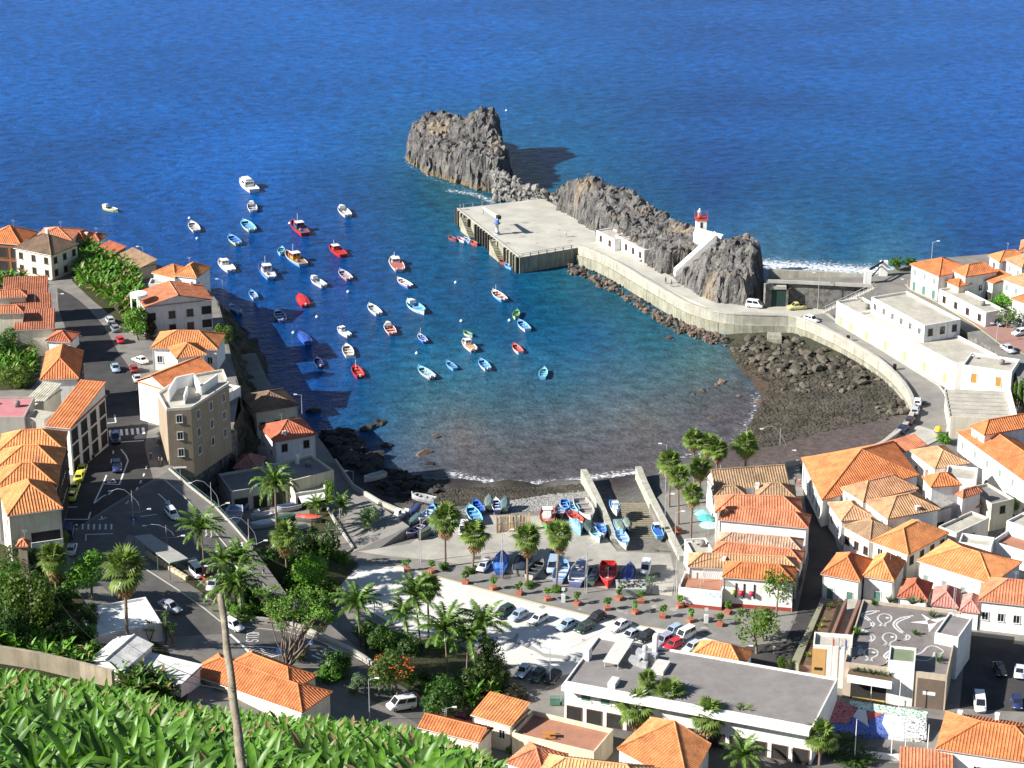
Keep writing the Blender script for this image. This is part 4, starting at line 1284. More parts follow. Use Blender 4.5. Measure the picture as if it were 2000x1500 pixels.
house('white upper storey with an orange hip and glazed dormer',(1894,832),(1922,850),14,10.6,T,rise=1.8,tone='orange',win='F1x3s',chim=[(.3,.8,.8)])
house('white tower house with a little orange pyramid over the courtyards',(1800,931),(1818,952),6,8.6,T,rise=1.6,tone='orange',chim=[(.1,.1,1.6)])
house('small white house with an orange hip in the shaded courtyards',(1866,966),(1880,973),5,7.0,T,rise=1.0,tone='salmon',wall=(0.78,0.72,0.72))
house('little open porch with an orange pyramid roof in the courtyard',(1880,992),(1919,989),3,4.2,T,rise=.9,tone='salmon',wall=(0.6,0.56,0.55),name='porch',cat='porch')
house('cream house with a flat dark roof and one brown window in the courtyards',(1937,986),(1981,976),8,5.4,T,roof='flat',wall=(0.62,0.58,0.46),roofm=M_FELT,win='F1x2@1d')
house('lean-to shed with a grey corrugated roof in the courtyards',(1782,989),(1811,1004),6.5,5.2,T,roof='shed',rise=.7,tone='grey',wall=(0.72,0.66,0.64),win='R1x1k')
house('long cream wall building with a grey flat roof below the courtyards',(1868,1043),(1932,1013),4,4.4,T,roof='flat',wall=(0.70,0.66,0.58),win='F1x1d')
house('white flat roof terrace with laundry above the courtyards', (1846, 934), (1906, 940), 6, 6.2, T, roof='flat', win='F2x1k')
house('white arched house beside a terracotta terrace', (1966, 1019), (2036, 1044), 6, 4.6, T, roof='flat', win='F3x1g')
house('terracotta-paved roof terrace between the arched house and the broad orange hip',(1936,1062),(2010,1085),6,3.6,T,roof='flat',roofm=M_TERR,par=0.8)
house('junk-strewn flat roof with coloured washing beside the terracotta terrace',(1872,1063),(1936,1072),4,4.4,T,roof='flat',par=0.7)
house('low house with dark red-brown ribbed tiles before the long white house',(1752,1166),(1812,1174),7,3.4,T,rise=1.8,tone='red')
house('low house with dusty pink tiles before the long white house', (1818, 1182), (1872, 1188), 7, 3.4, T, rise=1.7, tone='pink')
house('lowest dusty red roof wedged beside the blue-window house', (1874, 1193), (1914, 1198), 6, 3.4, T, rise=1.4, tone='pink')
# white harbour complex and the houses of the upper road
R4 = 4.2
house('low white block with yellow doors at the start of the harbour complex',(1634,590),(1676,613),7,5.0,R4,roof='flat',win='F2x1y')
house('tall white block with a roof garden in the harbour complex',(1702,582),(1806,638),9.5,8.6,R4,roof='flat',win='F6x3@2g R3x3@2d',par=0.5)
house('long white lower block with a flat terrace roof along the curved road',(1677,613),(1868,713),11,5.2,R4,roof='flat',win='F5x1y',par=0.55)
house('white block with a brown door and potted plants at the end of the complex',(1880,714),(1976,728),8,6.8,R4,roof='flat',win='F2x2@1o')
rib=house('open concrete roof of broad ribs on side walls beside the curved road',(1857,813),(1984,818),15,4.6,R4,roof='flat',wall=(0.62,0.58,0.48),par=0.2,name='ribbed_shed',cat='shed')
L_, D_, h_ = rib['dim']
for k in range(7):
 MB().box(-.35, L_ * .93, D_ * k / 7 + .2, D_ * (k + 1) / 7 - .12, h_ - .3, h_ - .05, M_FLAT).build('roof_slab', rib)
MB().box(L_ * .94, L_ + .3, 0, D_, h_ - .3, h_ + .5, M_WALLW).build('side_beam', rib)
U = 10.0
house('white two-storey house with a big orange hip and green doors on the upper road',(1777,516),(1834,540),10,6,U,rise=2.0,tone='orange',win='F3x2@1s F3x2@0n')
house('low white row with small doors along the upper pavement', (1834, 566), (1926, 612), 5, 3.2, U, roof='flat', win='F4x1d')
house('white house with a striped orange hip behind the low white row',(1860,528),(1886,541),9,6.6,U,rise=1.8,tone='orange',win='F1x2s R1x1g')
house('small white house with an orange roof and round arch by the ivy bank',(1908,541),(1940,554),6,5,U,roof='shed',rise=1.0,tone='bright',win='F2x1k')
house('veranda house with a small orange hip over the upper pavement',(1847,549),(1872,560),4,4.6,U,rise=.9,tone='orange',wall=(0.7,0.6,0.45),win='F1x1k')
house('house with a pale orange hip at the far right shore',(1930,499),(1952,512),8,6,U,rise=1.6,tone='bright',win='F1x2g')
house('white house with a tan hip at the far end of the upper road',(1963,507),(1996,524),9,6.6,U,rise=2.0,tone='tan',win='F2x2s')
house('white house with a broad tan ribbed roof above the ivy bank',(1957,545),(2012,565),9,6.4,U,rise=2.0,tone='tan',win='F3x2s')
house('white house with a small red-orange roof at the end of the ivy bank',(1974,583),(2012,596),8,5.4,U,rise=1.6,tone='orange',win='F2x1s')
house('farthest pink-roofed house on the right shore', (1990, 490), (2040, 494), 8, 6, U, rise=1.8, tone='salmon')
# ---------------------------------------------------------------- lower edge of the photograph
house('rambling house with a long orange hip beside the junction',(365,1314),(590,1392),7.5,4.2,8.2,rise=2.0,tone='orange',wall=CR,chim=[(.62,.75,.9)])
house('rear wing with an orange hip of the rambling house',(436,1302),(566,1352),6.5,5.0,8.2,rise=1.8,tone='orange',wall=CR)
house('shed with a gleaming white sheet roof above the banana plot',(168,1294),(243,1309),9,3.2,13.0,roof='gable',axis='y',rise=1.0,tone='white',ribs=0)
house('low shed with a plain off-white roof beside the white sheet roof',(243,1310),(354,1337),6,2.6,12.0,roof='shed',rise=.5,tone='white',ribs=0)
house('flat white roof below the tall shaggy palm',(183,1243),(316,1218),10,3.6,12.5,roof='flat',par=0.35,roofm=mat('white_roof_paint',(0.78,0.77,0.75),(0.66,0.65,0.63),scale=.4))
house('low orange-tiled roof half hidden by the banana field',(815,1420),(937,1450),4.8,3.4,5.6,roof='gable',axis='x',rise=1.1,tone='orange',wall=CR)
house('cream cottage with a ribbed orange lean-to by the parked violet car',(919,1396),(999,1419),6,3.8,5.0,roof='shed',rise=1.2,tone='bright',wall=CR,win='F2x1g')
tb=house('terracotta roof terrace with a wooden picnic table',(1000,1436),(1160,1474),7.5,3.2,4.4,roof='flat',wall=(0.74,0.66,0.48),roofm=M_TERR,par=0.7)
house('house with a pale orange hip behind a white parapet at the lower edge',(1048,1520),(1262,1545),7,5.6,4.2,rise=1.8,tone=(0.74,0.42,0.2))
house('house with a salmon hip at the corner of the banana field',(985,1490),(1062,1515),7,4.6,4.6,rise=1.8,tone='salmon')
poly_house('house under a smooth bright orange pyramid roof by the lower street',[(1205,1462),(1345,1540),(1389,1454),(1270,1402)],5.2,T,(0.78,0.74,0.68),apex=(1317,1409,12.0),tone='bright')
house('house with a red-orange hip and white chimneys at the lower right corner',(1827,1462),(2050,1496),11.5,5.6,T,rise=2.4,tone='orange',chim=[(.14,.85,1.3),(.47,.9,1.5),(.9,.95,1.5)],win='F4x1g')
house('strip of orange ribbed roof at the bottom corner below the white garden',(1756,1503),(1862,1512),5,4,T,roof='shed',rise=1,tone='salmon')
house('little kiosk with a two-sided orange hip at the end of the car park',(1345,1283),(1449,1304),6,3.2,T,rise=2.0,tone='bright',win='F2x1k',name='kiosk',cat='kiosk')
lb=house('long grey flat-roofed building with white fascia and roof machinery',(1103,1331),(1588,1420),16,6.6,T,roof='flat',roofm=M_FELT,par=0.3,win='F12x2@0k',name='flat_roofed_building',cat='building')
L_, D_, h_ = lb['dim']
for x in (.09, .17): add_window(lb, L_ * x, 0, 3.9, 0, 1.5, 1.5, 'n')
z = h_ - .3
MB().box(L_ * .0, L_ * .995, -1.7, 0, h_ - .75, h_ + .1, M_WALLW).build('fascia', lb)
M_PANEL = mat('pale_metal_panel', (0.62, 0.6, 0.56), (0.54, 0.52, 0.48), scale=1, rough=.6)
MB().hexa([(L_*.10,D_*.42,z+1.1),(L_*.165,D_*.42,z+1.1),(L_*.165,D_*.92,z+1.5),(L_*.10,D_*.92,z+1.5),(L_*.10,D_*.42,z+1.25),(L_*.165,D_*.42,z+1.25),(L_*.165,D_*.92,z+1.65),(L_*.10,D_*.92,z+1.65)],M_PANEL).build('sloping_rooflight',lb)
for x in (.105, .16):
 for y in (.45, .88):
  MB().box(L_ * x - .08, L_ * x + .08, D_ * y - .08, D_ * y + .08, z, z + 1.3, M_METAL).build('rooflight_leg', lb)
MB().box(L_ * .29, L_ * .345, D_ * .48, D_ * .72, z, z + .7, M_PANEL).build('roof_hatch', lb)
MB().box(L_ * .17, L_ * .2, D_ * .06, D_ * .2, z, z + .9, M_WALLW).build('roof_hatch', lb)
for (x, y, w_, hh) in ((.21, .62, .9, 1.1), (.235, .7, .7, 1.5), (.215, .78, .8, 1.2), (.25, .58, .6, .9), (.262, .74, .9, 1.2)):
 MB().box(L_ * x - w_, L_ * x + w_, D_ * y - w_ * .8, D_ * y + w_ * .8, z, z + hh, M_METAL).build('ventilation_unit', lb)
for (x, y) in ((.228, .8), (.245, .66)):
 MB().lathe([(.45, z), (.45, z + 1.8), (.2, z + 2.0)], M_METAL, 9, L_ * x, D_ * y).build('vent_stack', lb)
MB().box(L_ * .245, L_ * .262, D_ * .9, D_ * .97, z, z + 3.0, M_WALLW).build('chimney', lb)
MB().box(L_ * .005, L_ * .03, D_ * .5, D_ * .6, z, z + 2.0, M_WALLW).build('chimney', lb)
# ---------------------------------------------------------------- roads, paving and markings
M_YARD=mat('boat_yard_concrete',(0.42,0.395,0.345),(0.30,0.29,0.26),scale=0.16,speck=0.1,bscale=3,rough=0.95,contrast=(0.4,0.62))
M_LINE = mat('kerb_stone', (0.52, 0.51, 0.47), (0.44, 0.43, 0.4), scale=1)
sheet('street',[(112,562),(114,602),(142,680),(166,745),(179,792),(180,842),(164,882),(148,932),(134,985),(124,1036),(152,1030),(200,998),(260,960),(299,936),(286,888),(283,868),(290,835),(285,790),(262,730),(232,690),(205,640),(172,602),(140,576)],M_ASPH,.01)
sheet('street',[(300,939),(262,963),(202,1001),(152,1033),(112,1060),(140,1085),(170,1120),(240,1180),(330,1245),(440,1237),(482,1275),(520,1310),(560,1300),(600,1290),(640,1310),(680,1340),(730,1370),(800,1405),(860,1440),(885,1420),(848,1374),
  (790,1343),(735,1309),(680,1278),(620,1253),(560,1236),(470,1227),(430,1217),(398,1190),(345,1152),(300,1124),(262,1100),(240,1062),(250,1044),(262,1046),(367,1110),(430,1170),(520,1166),(452,1082),(402,1020),(358,970),(318,938)],M_ASPHD,.01)
sheet('verge', [(282, 1082), (300, 1080), (365, 1118), (425, 1165), (424, 1178), (360, 1134)], M_GREEN, .03)
sheet('verge',[(425,1170),(520,1168),(556,1170),(600,1200),(640,1222),(632,1236),(560,1218),(480,1206),(432,1198)],M_GREEN,.03)
sheet('parking_lot',[(655,1152),(702,1106),(770,1104),(850,1126),(950,1153),(1050,1179),(1150,1203),(1250,1223),(1360,1241),(1442,1263),(1442,1312),(1340,1302),(1198,1252),(1130,1312),(1090,1322),(1000,1302),(960,1272),(900,1252),(800,1237),(720,1192)],M_LOT,.008)
sheet('boat_yard',[(800,1062),(880,1006),(1150,1008),(1205,1077),(1310,1082),(1318,1130),(1312,1164),(1180,1149),(1000,1119),(850,1094),(770,1088),(690,1076),(742,1070)],M_YARD,.008)
sheet('promenade',[(700,1098),(770,1092),(850,1098),(1000,1123),(1180,1153),(1312,1168),(1330,1181),(1550,1203),(1532,1250),(1442,1259),(1362,1238),(1250,1219),(1050,1175),(850,1122),(770,1100),(702,1102)],M_PROM,.008)
sheet('promenade', [(1272, 992), (1302, 962), (1380, 942), (1395, 1010), (1355, 1090), (1330, 1085)], M_PROM, .008)
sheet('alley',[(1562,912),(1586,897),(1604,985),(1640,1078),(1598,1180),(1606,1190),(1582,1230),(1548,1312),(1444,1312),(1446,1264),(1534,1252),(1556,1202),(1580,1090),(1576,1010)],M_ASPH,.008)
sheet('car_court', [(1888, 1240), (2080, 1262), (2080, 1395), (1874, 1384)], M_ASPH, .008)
sheet('lower_street',[(1150,1440),(1232,1395),(1290,1410),(1700,1490),(1860,1490),(1860,1530),(1380,1530)],M_ASPHD,.008)
sheet('upper_road',[(1714,562),(1742,548),(1766,556),(1776,566),(1834,594),(1900,634),(1962,680),(2040,706),(2120,830),(2012,792),(1962,712),(1882,650),(1792,602),(1756,582)],M_PROM,.008)
sheet('pink_pavement',[(1768,555),(1778,562),(1836,590),(1902,630),(1964,676),(2040,702),(2040,680),(1975,640),(1925,618),(1835,584),(1780,556)],mat('red_paving',(0.36,0.2,0.17),(0.3,0.18,0.15),scale=.8,speck=.1),.012)
mk = MB()
def z2(x, y): return (x / 4, 750 + y / 4)
for i in range(10):
 x, y = 730 + 43 * i, 372 - 3.4 * i
 strip(mk, [z2(x, y), z2(x + 6, y + 48)], 0.52, M_WHITE, .02)
for i in range(7):
 x = 597 + 45 * i
 strip(mk, [z2(x, 1095), z2(x - 2, 1137)], 0.5, M_WHITE, .02)
for ln in ([(940,455),(1125,443)],[(715,320),(905,300),(895,240)],[(500,1057),(690,1058),(708,1000)],[(668,1225),(670,1176),(885,1170)],
   [(735,932),(805,780),(932,786),(1000,600),(985,560),(945,510)],[(832,712),(806,778)],[(735,932),(800,880),(830,866)],[(840,770),(885,744),(908,770),(840,772)],
   [(1370,1150),(1600,1105)],[(1095,1036),(1225,1018)],[(1235,856),(1310,925)],[(1290,925),(1328,942),(1316,908)],[(848,866),(872,840)],[(1145,640),(1140,664)],[(1126,698),(1120,722)],[(1104,752),(1094,776)],[(1076,806),(1064,830)],[(1004,912),(980,938)],
   [(872,586),(868,618)],[(886,520),(884,545)],[(720,460),(780,455),(776,500)],[(500,962),(606,962)],[(770,1060),(835,1042)],[(790,1030),(800,1060)]):
 strip(mk, [z2(*p) for p in ln], 0.28 if ln[0] != (940, 455) else 0.5, M_WHITE, .02)
tag(mk.build('road_markings'), kind='structure')
mk = MB()
def z7(x, y): return (300 + x / 6.25, 1080 + y / 6.25)
for k in range(8):
 t = k / 7
 a_ = (1140 + 175 * t, 1185 + 115 * t); b_ = (1225 + 415 * t, 1146 + 75 * t)
 strip(mk, [z7(*a_), z7(*b_)], .28, M_WHITE, .02)
strip(mk, [z7(1110, 1150), z7(1220, 1142), z7(1330, 1145), z7(1500, 1160), z7(1625, 1200)], .28, M_WHITE, .02)
strip(mk, [z7(930, 995), z7(1090, 1140), z7(1240, 1300)], .55, M_WHITE, .03)
strip(mk, [z7(1240, 1300), z7(1660, 1225)], .28, M_WHITE, .02)
for i in range(7):      # zebra by the balustrade
 a_, b_ = (609 + 7.9 * i, 1280 - 4.3 * i), (635 + 8.5 * i, 1291.5 - 4 * i)
 strip(mk, [a_, b_], .55, M_WHITE, .02)
strip(mk, [(654, 1292), (698, 1272)], .6, M_WHITE, .02)
# STOP, painted to be read along the road
LET={'S': [[(1,.8),(.7,1),(.3,1),(0,.8),(.1,.58),(.9,.42),(1,.2),(.7,0),(.3,0),(0,.2)]],'T': [[(0,1),(1,1)],[(.5,1),(.5,0)]],
  'O': [[(.3,0),(0,.2),(0,.8),(.3,1),(.7,1),(1,.8),(1,.2),(.7,0),(.3,0)]],'P': [[(0,0),(0,1),(.7,1),(1,.85),(1,.62),(.7,.48),(0,.48)]]}
for ch, y in (('S', 1253.5), ('T', 1247.2), ('O', 1241.4), ('P', 1235.6)):
 for st in LET[ch]:
  strip(mk, [(506 - 23 * v - 0.10 * (y - 1235), y - 4.2 * u) for u, v in st], .19, M_WHITE, .02)
tag(mk.build('road_markings'), kind='structure')
mk = MB()
for ln in ([(320,936),(360,971),(404,1021),(455,1083),(540,1166)],[(262,1098),(300,1122),(345,1151),(398,1188),(430,1214)],[(430,1214),(470,1224),(560,1234),(620,1251),(680,1276),(738,1308)]):
 strip(mk, ln, .3, M_LINE, .08)
for ln in ([(1768, 556), (1778, 566), (1835, 594), (1902, 634), (1963, 680), (2040, 705)],):
 strip(mk, ln, .35, mat('yellow_kerb_paint', (0.6, 0.52, 0.25), (0.5, 0.45, 0.3), scale=2), .1)
strip(mk,[(702,1104),(770,1103),(850,1125),(950,1152),(1050,1178),(1150,1202),(1250,1222),(1360,1240)],.3,MATS['yellow_kerb_paint'],.03)
tag(mk.build('kerb'), kind='structure')
mk = MB()
M_JOINT = mat('slab_joint', (0.30, 0.29, 0.28), (0.4, 0.39, 0.37), scale=1.0)
RJ = random.Random(4)
for k in range(9):     # cast joints and cracks of the car park slab
 x = 720 + k * 78
 strip(mk, [(x, 1150 + k * 13), (x - 60 + RJ.uniform(-8, 8), 1178 + k * 13), (x - 110, 1215 + k * 11)], .09, M_JOINT, .014)
for ln in ([(690, 1150), (800, 1172), (900, 1190), (1010, 1215), (1120, 1232)], [(900, 1225), (980, 1240), (1080, 1262)]):
 strip(mk, ln, .05, M_JOINT, .014)
M_DAMP = mat('damp_stain', (0.30, 0.29, 0.27), (0.36, 0.35, 0.33), scale=.8)
tag(mk.build('slab_joints'), kind='structure')
sheet('damp_patch',[(988,1252),(1002,1246),(1010,1236),(1014,1240),(1008,1254),(1040,1262),(1062,1276),(1095,1280),(1120,1284),(1110,1288),(1065,1284),(1045,1272),(1010,1258)],M_DAMP,.013)
sheet('damp_patch', [(1210, 1228), (1260, 1233), (1300, 1238), (1295, 1241), (1250, 1237)], M_DAMP, .013)
for x, y in ((1375, 1227), (1322, 1218)):
 c = at(x, y)
 o=put('manhole_cover',MB().lathe([(.62,0),(.62,.015)],M_DAMP,16,smooth=False).mesh('manhole_cover'),None,None,tuple(c))
 tag(o,'round dark manhole cover near the yellow-edged promenade' if x>1350 else 'smaller round stain-dark manhole cover beside the parked silver car','manhole')
sheet('banana_soil',[(156,488),(200,496),(264,536),(284,590),(256,624),(238,640),(205,606),(168,575),(140,548),(150,515)],M_GREEN,.03)
sheet('banana_soil', [(-60, 545), (50, 544), (64, 564), (-60, 574)], M_GREEN, .03)
sheet('banana_soil', [(-60, 690), (60, 655), (82, 690), (76, 740), (60, 760), (-60, 765)], M_GREEN, .03)
# slipway
sl=thing('slipway','stone slipway with timber sleepers between two sloping concrete walls','slipway',tuple(G(1240,1000,2.5)))
oo = sl.location.copy()
M_SLIPW = mat('slipway_wall_concrete', (0.50, 0.49, 0.42), (0.36, 0.36, 0.29), scale=.5, speck=.1, streak=.5)
for ln in ([(1140,916,3.0),(1152,940,3.3),(1168,972,3.9),(1185,1012,4.5),(1200,1052,4.7)],[(1247,911,3.0),(1258,938,3.4),(1274,972,4.4),(1300,1022,4.9),(1333,1086,5.0)]):
 pts_ = [G(*p) - oo for p in ln]
 for a_, b_ in zip(pts_[:-1], pts_[1:]):
  d = (b_ - a_).normalized(); s = Vector((-d.y, d.x, 0)).normalized() * .6
  v = [a_ - s, b_ - s, b_ + s, a_ + s]
  MB().hexa([(p.x, p.y, -4.5) for p in v] + [tuple(p) for p in v], M_SLIPW).build('side_wall', sl)
M_TIMB = mat('slip_timber', (0.30, 0.26, 0.19), (0.2, 0.18, 0.13), scale=1.5, speck=.2)
for i in range(17):
 t = i / 16
 y = 984 + 66 * t
 a_, b_ = beach_at(1205 + 8 * t + 6, y) - oo, beach_at(1268 + 28 * t, y + 2) - oo
 d = (b_ - a_).normalized(); s = Vector((-d.y, d.x, 0)) * .17
 v = [a_ - s, b_ - s, b_ + s, a_ + s]
 MB().hexa([(p.x, p.y, p.z - .3) for p in v] + [(p.x, p.y, p.z + .16) for p in v], M_TIMB).build('sleeper', sl)
# wedge-shaped landing with a bush on it, beach promenade walls
wd=thing('landing_ramp','wedge-shaped concrete landing ramp with a lone bush beside the boat yard','ramp',tuple(G(740,1030,4)))
oo = wd.location.copy()
q = [G(690, 1078, 4.03), G(742, 1070, 4.05), G(800, 1028, 6.1), G(748, 992, 5.6), (G(690, 965, 5.0)), G(668, 990, 4.6)]
MB().prism([tuple(p - oo) for p in q], -2, None, M_PROM).build('slab', wd)
o = wall_along('beach_wall', [G(x, y, 4.2) for x, y in [(655, 905), (690, 955), (745, 988), (798, 1010)]], 0.5, 1.0, .4, M_CONC)
tag(o, 'low concrete wall between the landing ramp and the dark boulder beach', 'wall')
o = wall_along('promenade_wall', [G(x, y, 4.0) for x, y in [(1475, 924), (1520, 915), (1562, 906)]], 1.5, 0.9, .5, M_CONC)
tag(o, 'low concrete wall at the edge of the sandy beach by the alley head', 'wall')
o = wall_along('garden_wall', [at(x, y) for x, y in [(620, 960), (655, 1022), (690, 1074)]], None, .6, .35, M_CONC)
tag(o, 'low kerb wall of the palm garden beside the landing ramp', 'wall')
sheet('garden_bed', [(600, 962), (620, 962), (655, 1024), (688, 1076), (640, 1084), (610, 1050)], M_GREEN, .02)
sheet('garden_bed', [(470, 1060), (600, 1050), (700, 1100), (660, 1150), (640, 1200), (565, 1160), (500, 1080)], M_GREEN, .02)
sheet('garden_bed', [(700, 1290), (740, 1240), (900, 1262), (990, 1305), (985, 1370), (880, 1400), (800, 1350)], M_GREEN, .02)
# retaining walls, railings, balustrades
def railing(label, line, hgt=1.05, step=2.4, m=M_METAL, rails=(.45, .95), name='railing', r=.035, base=None):
 w = [at(*p) for p in line]
 t = thing(name, label, 'railing', tuple(w[0]))
 o0 = w[0]
 L = [(b - a).length for a, b in zip(w[:-1], w[1:])]
 for a, b, l in zip(w[:-1], w[1:], L):
  n = max(1, int(l / step))
  for i in range(n):
   p = a.lerp(b, i / n) - o0
   MB().tube([p, p + Vector((0, 0, hgt))], r * 1.3, m, 5).build('post', t)
 for h_ in rails:
  MB().tube([p - o0 + Vector((0, 0, h_)) for p in w], r, m, 5).build('rail', t)
 if base:
  wall_along('kerb_wall', [p - o0 for p in w], None, base, .35, M_CONC, t)
 return t
M_GRN = mat('green_railing_paint', (0.10, 0.17, 0.15), (0.14, 0.2, 0.18), scale=2, rough=.5)
railing('long dark green railing on a kerb wall along the shaded ramp road',[(331,917),(372,952),(420,990),(458,1030),(497,1076),(530,1118),(560,1160)],m=M_GRN,base=.35)
st = thing('stair', 'concrete stair with railings climbing to the upper road', 'stair', tuple(G(1606, 612, R4)))
oo = st.location.copy()
a_, b_ = G(1608, 608, R4), G(1708, 560, 10.0)
d = b_ - a_; d2_ = Vector((d.x, d.y, 0)).normalized(); s = Vector((d2_.y, -d2_.x, 0)) * 1.5
for i in range(22):
 f0, f1 = i / 22, (i + 1) / 22
 p0, p1 = a_.lerp(b_, f0) - oo, a_.lerp(b_, f1) - oo
 v = [p0, p1, p1 + s, p0 + s]
 MB().hexa([(p.x, p.y, -.5) for p in v] + [(p.x, p.y, p1.z) for p in v], M_CONC).build('step', st)
for off in (Vector(), s):
 MB().tube([a_ - oo + off + Vector((0, 0, 1)), b_ - oo + off + Vector((0, 0, 1))], .06, M_METAL, 5).build('handrail', st)
 for i in range(12):
  p = a_.lerp(b_, (i + .5) / 12) - oo + off
  MB().tube([p, p + Vector((0, 0, 1.05))], .04, M_METAL, 4).build('post', st)
gd=thing('garage_gate','dark green gate in the stone wall behind the white van','gate',tuple(G(1516,596,R4)),math.atan2(*(lambda v: (v.y,v.x))(G(1540,596,R4) -G(1500,596,R4))))
MB().box(-2.1,2.1,-1.0,-.4,0,4.3,mat('dark_green_gate',(0.02,0.05,0.045),(0.03,0.06,0.055),scale=2)).build('leaf',gd)
MB().box(-2.6,-2.1,-1.2,0,0,5.0,M_STONEW).box(2.1,2.6,-1.2,0,0,5.0,M_STONEW).box(-2.6,2.6,-1.2,0,4.3,5.0,M_CONC).build('surround',gd)
o=wall_along('terrace_wall',[G(1492,600,R4),G(1504,598,R4)],0,5.8,.8,M_STONEW); tag(o,'rough stone wall end joining the lava ridge to the green gate','wall')
o=wall_along('terrace_parapet',[G(x,y,10) for x,y in [(1500,549),(1560,551),(1640,555),(1704,558)]],9.6,.35,.5,M_CONC); tag(o,'pale parapet along the top of the dark stone terrace wall','wall')
o=wall_along('sea_parapet',[G(x,y,10) for x,y in [(1500,530),(1560,532),(1640,536),(1690,540)]],2.0,.5,.7,M_SEAWALL2); tag(o,'beige sea parapet behind the terrace facing the surf','wall')
mo = thing('boat_winch_frame', 'two white slabs carrying a dark beam beside the upper road', 'monument', tuple(G(1694, 553, 10)))
oo = mo.location.copy()
p = G(1725, 538, 10) - oo
MB().box(-.8, .8, -.5, .5, -.2, 3.2, M_WALLW).build('slab', mo)
MB().box(p.x - .9, p.x + .9, p.y - .5, p.y + .5, -.2, 3.6, M_WALLW).build('slab', mo)
MB().tube([(.4, 0, 3.3), (p.x - .2, p.y, 3.5)], .28, M_FEND, 6).build('beam', mo)
MB().tube([(.9, 0, 1.6), (p.x - .4, p.y, 2.6)], .16, M_FEND, 6).build('beam', mo)
bal=thing('balustrade','curved concrete balustrade with square openings along the junction','balustrade',tuple(at(433,1205)))
oo = bal.location.copy()
bl=[at(x,y) for x,y in [(433,1204),(456,1209),(482,1213),(520,1218),(560,1223),(592,1233),(622,1247),(652,1260),(682,1274),(710,1291),(738,1311)]]
for a_, b_ in zip(bl[:-1], bl[1:]):
 n = max(2, int((b_ - a_).length / 1.3))
 for i in range(n):
  p = a_.lerp(b_, i / n) - oo
  MB().box(p.x - .22, p.x + .22, p.y - .22, p.y + .22, p.z - .4, p.z + .85, M_PIER).build('pier', bal)
wall_along('coping', [p - oo + Vector((0, 0, .8)) for p in bl], None, .22, .5, M_PIER, bal)
wall_along('base', [p - oo - Vector((0, 0, .1)) for p in bl], None, .3, .45, M_PIER, bal)
lw = thing('flower_wall', 'low wall of cream blocks along the verge behind the bus shelter', 'wall', tuple(at(285, 1084)))
oo = lw.location.copy(); a_, b_ = at(285, 1084), at(366, 1134)
d = (b_ - a_).normalized(); s = Vector((-d.y, d.x, 0)) * .3
for i in range(11):
 p, q = a_.lerp(b_, i / 11) - oo, a_.lerp(b_, (i + .86) / 11) - oo
 v = [p - s, q - s, q + s, p + s]
 MB().hexa([(k.x,k.y,k.z -.3) for k in v]+[(k.x,k.y,k.z+.75) for k in v],mat('cream_block',(0.66,0.54,0.36),(0.55,0.46,0.33),scale=1)).build('block',lw)
# bus shelter
bs = thing('bus_shelter', 'long bus shelter with a grey three-panel roof on slim posts', 'bus shelter', tuple(at(300, 1100)))
oo = bs.location.copy()
zr = oo.z + 2.9
c = [G(260, 1047, zr) - oo, G(294, 1043, zr) - oo, G(368, 1092, zr) - oo, G(332, 1101, zr) - oo]
for i in range(3):
 l0, l1 = c[0].lerp(c[3], i / 3 + .005), c[0].lerp(c[3], (i + 1) / 3 - .005)
 r0, r1 = c[1].lerp(c[2], i / 3 + .005), c[1].lerp(c[2], (i + 1) / 3 - .005)
 v = [l0, l1, r1, r0]
 MB().hexa([(p.x,p.y,2.78) for p in v]+[(p.x,p.y,2.95+.04*i) for p in v],mat('shelter_sheeting',(0.36,0.36,0.34),(0.30,0.3,0.28),scale=.7,speck=.08)).build('roof_panel',bs)
for i in range(4):
 for e0, e1 in ((c[0], c[3]), (c[1], c[2])):
  p = e0.lerp(e1, .02 + .32 * i)
  MB().tube([(p.x, p.y, -.3), (p.x, p.y, 2.8)], .08, M_GRN, 5).build('post', bs)
# lighthouse, its stair and the white pier huts
lh=thing('lighthouse','small square white lighthouse with a red railed gallery on the lava ridge','lighthouse',tuple(G(1369,446,13.0)))
M_REDP = mat('red_paint', (0.55, 0.06, 0.035), (0.45, 0.05, 0.03), scale=2, rough=.5)
MB().box(-1.5, 1.5, -1.5, 1.5, -4, 2.9, M_WALLW).build('tower', lh)
MB().box(-.35, .35, -1.56, -1.5, .6, 2.3, M_DOORD).build('door', lh)
MB().box(-1.75, 1.75, -1.75, 1.75, 2.9, 3.08, M_REDP).build('gallery', lh)
MB().lathe([(.75, 3.2), (.75, 3.9), (.6, 3.9)], M_REDP, 10, -.5).build('lantern_base', lh)
MB().lathe([(.55, 3.9), (.55, 5.2), (.7, 5.25), (.3, 5.7), (.1, 6.3)], M_WALLW, 10, -.5).build('lantern', lh)
for x, y in ((-1.8, -1.8), (0, -1.8), (1.8, -1.8), (1.8, 0), (1.8, 1.8), (-1.8, 1.8), (-1.8, 0), (0, 1.8)):
 MB().tube([(x, y, 3.2), (x, y, 4.9)], .032, M_REDP, 4).build('gallery_post', lh)
for z in (3.9, 4.8):
 MB().tube([(-1.8,-1.8,z),(1.8,-1.8,z),(1.8,1.8,z),(-1.8,1.8,z),(-1.8,-1.8,z)],.028,M_REDP,4).build('gallery_rail',lh)
lh.scale = (.86, .86, .82)
ls = thing('rock_stair', 'white-walled stair climbing the lava ridge to the lighthouse', 'stair', tuple(G(1318, 536, R4)))
oo = ls.location.copy()
a_, b_ = G(1316, 534, R4 + .2), G(1396, 462, 13.4)
d = Vector(((b_ - a_).x, (b_ - a_).y, 0)).normalized(); s = Vector((d.y, -d.x, 0))
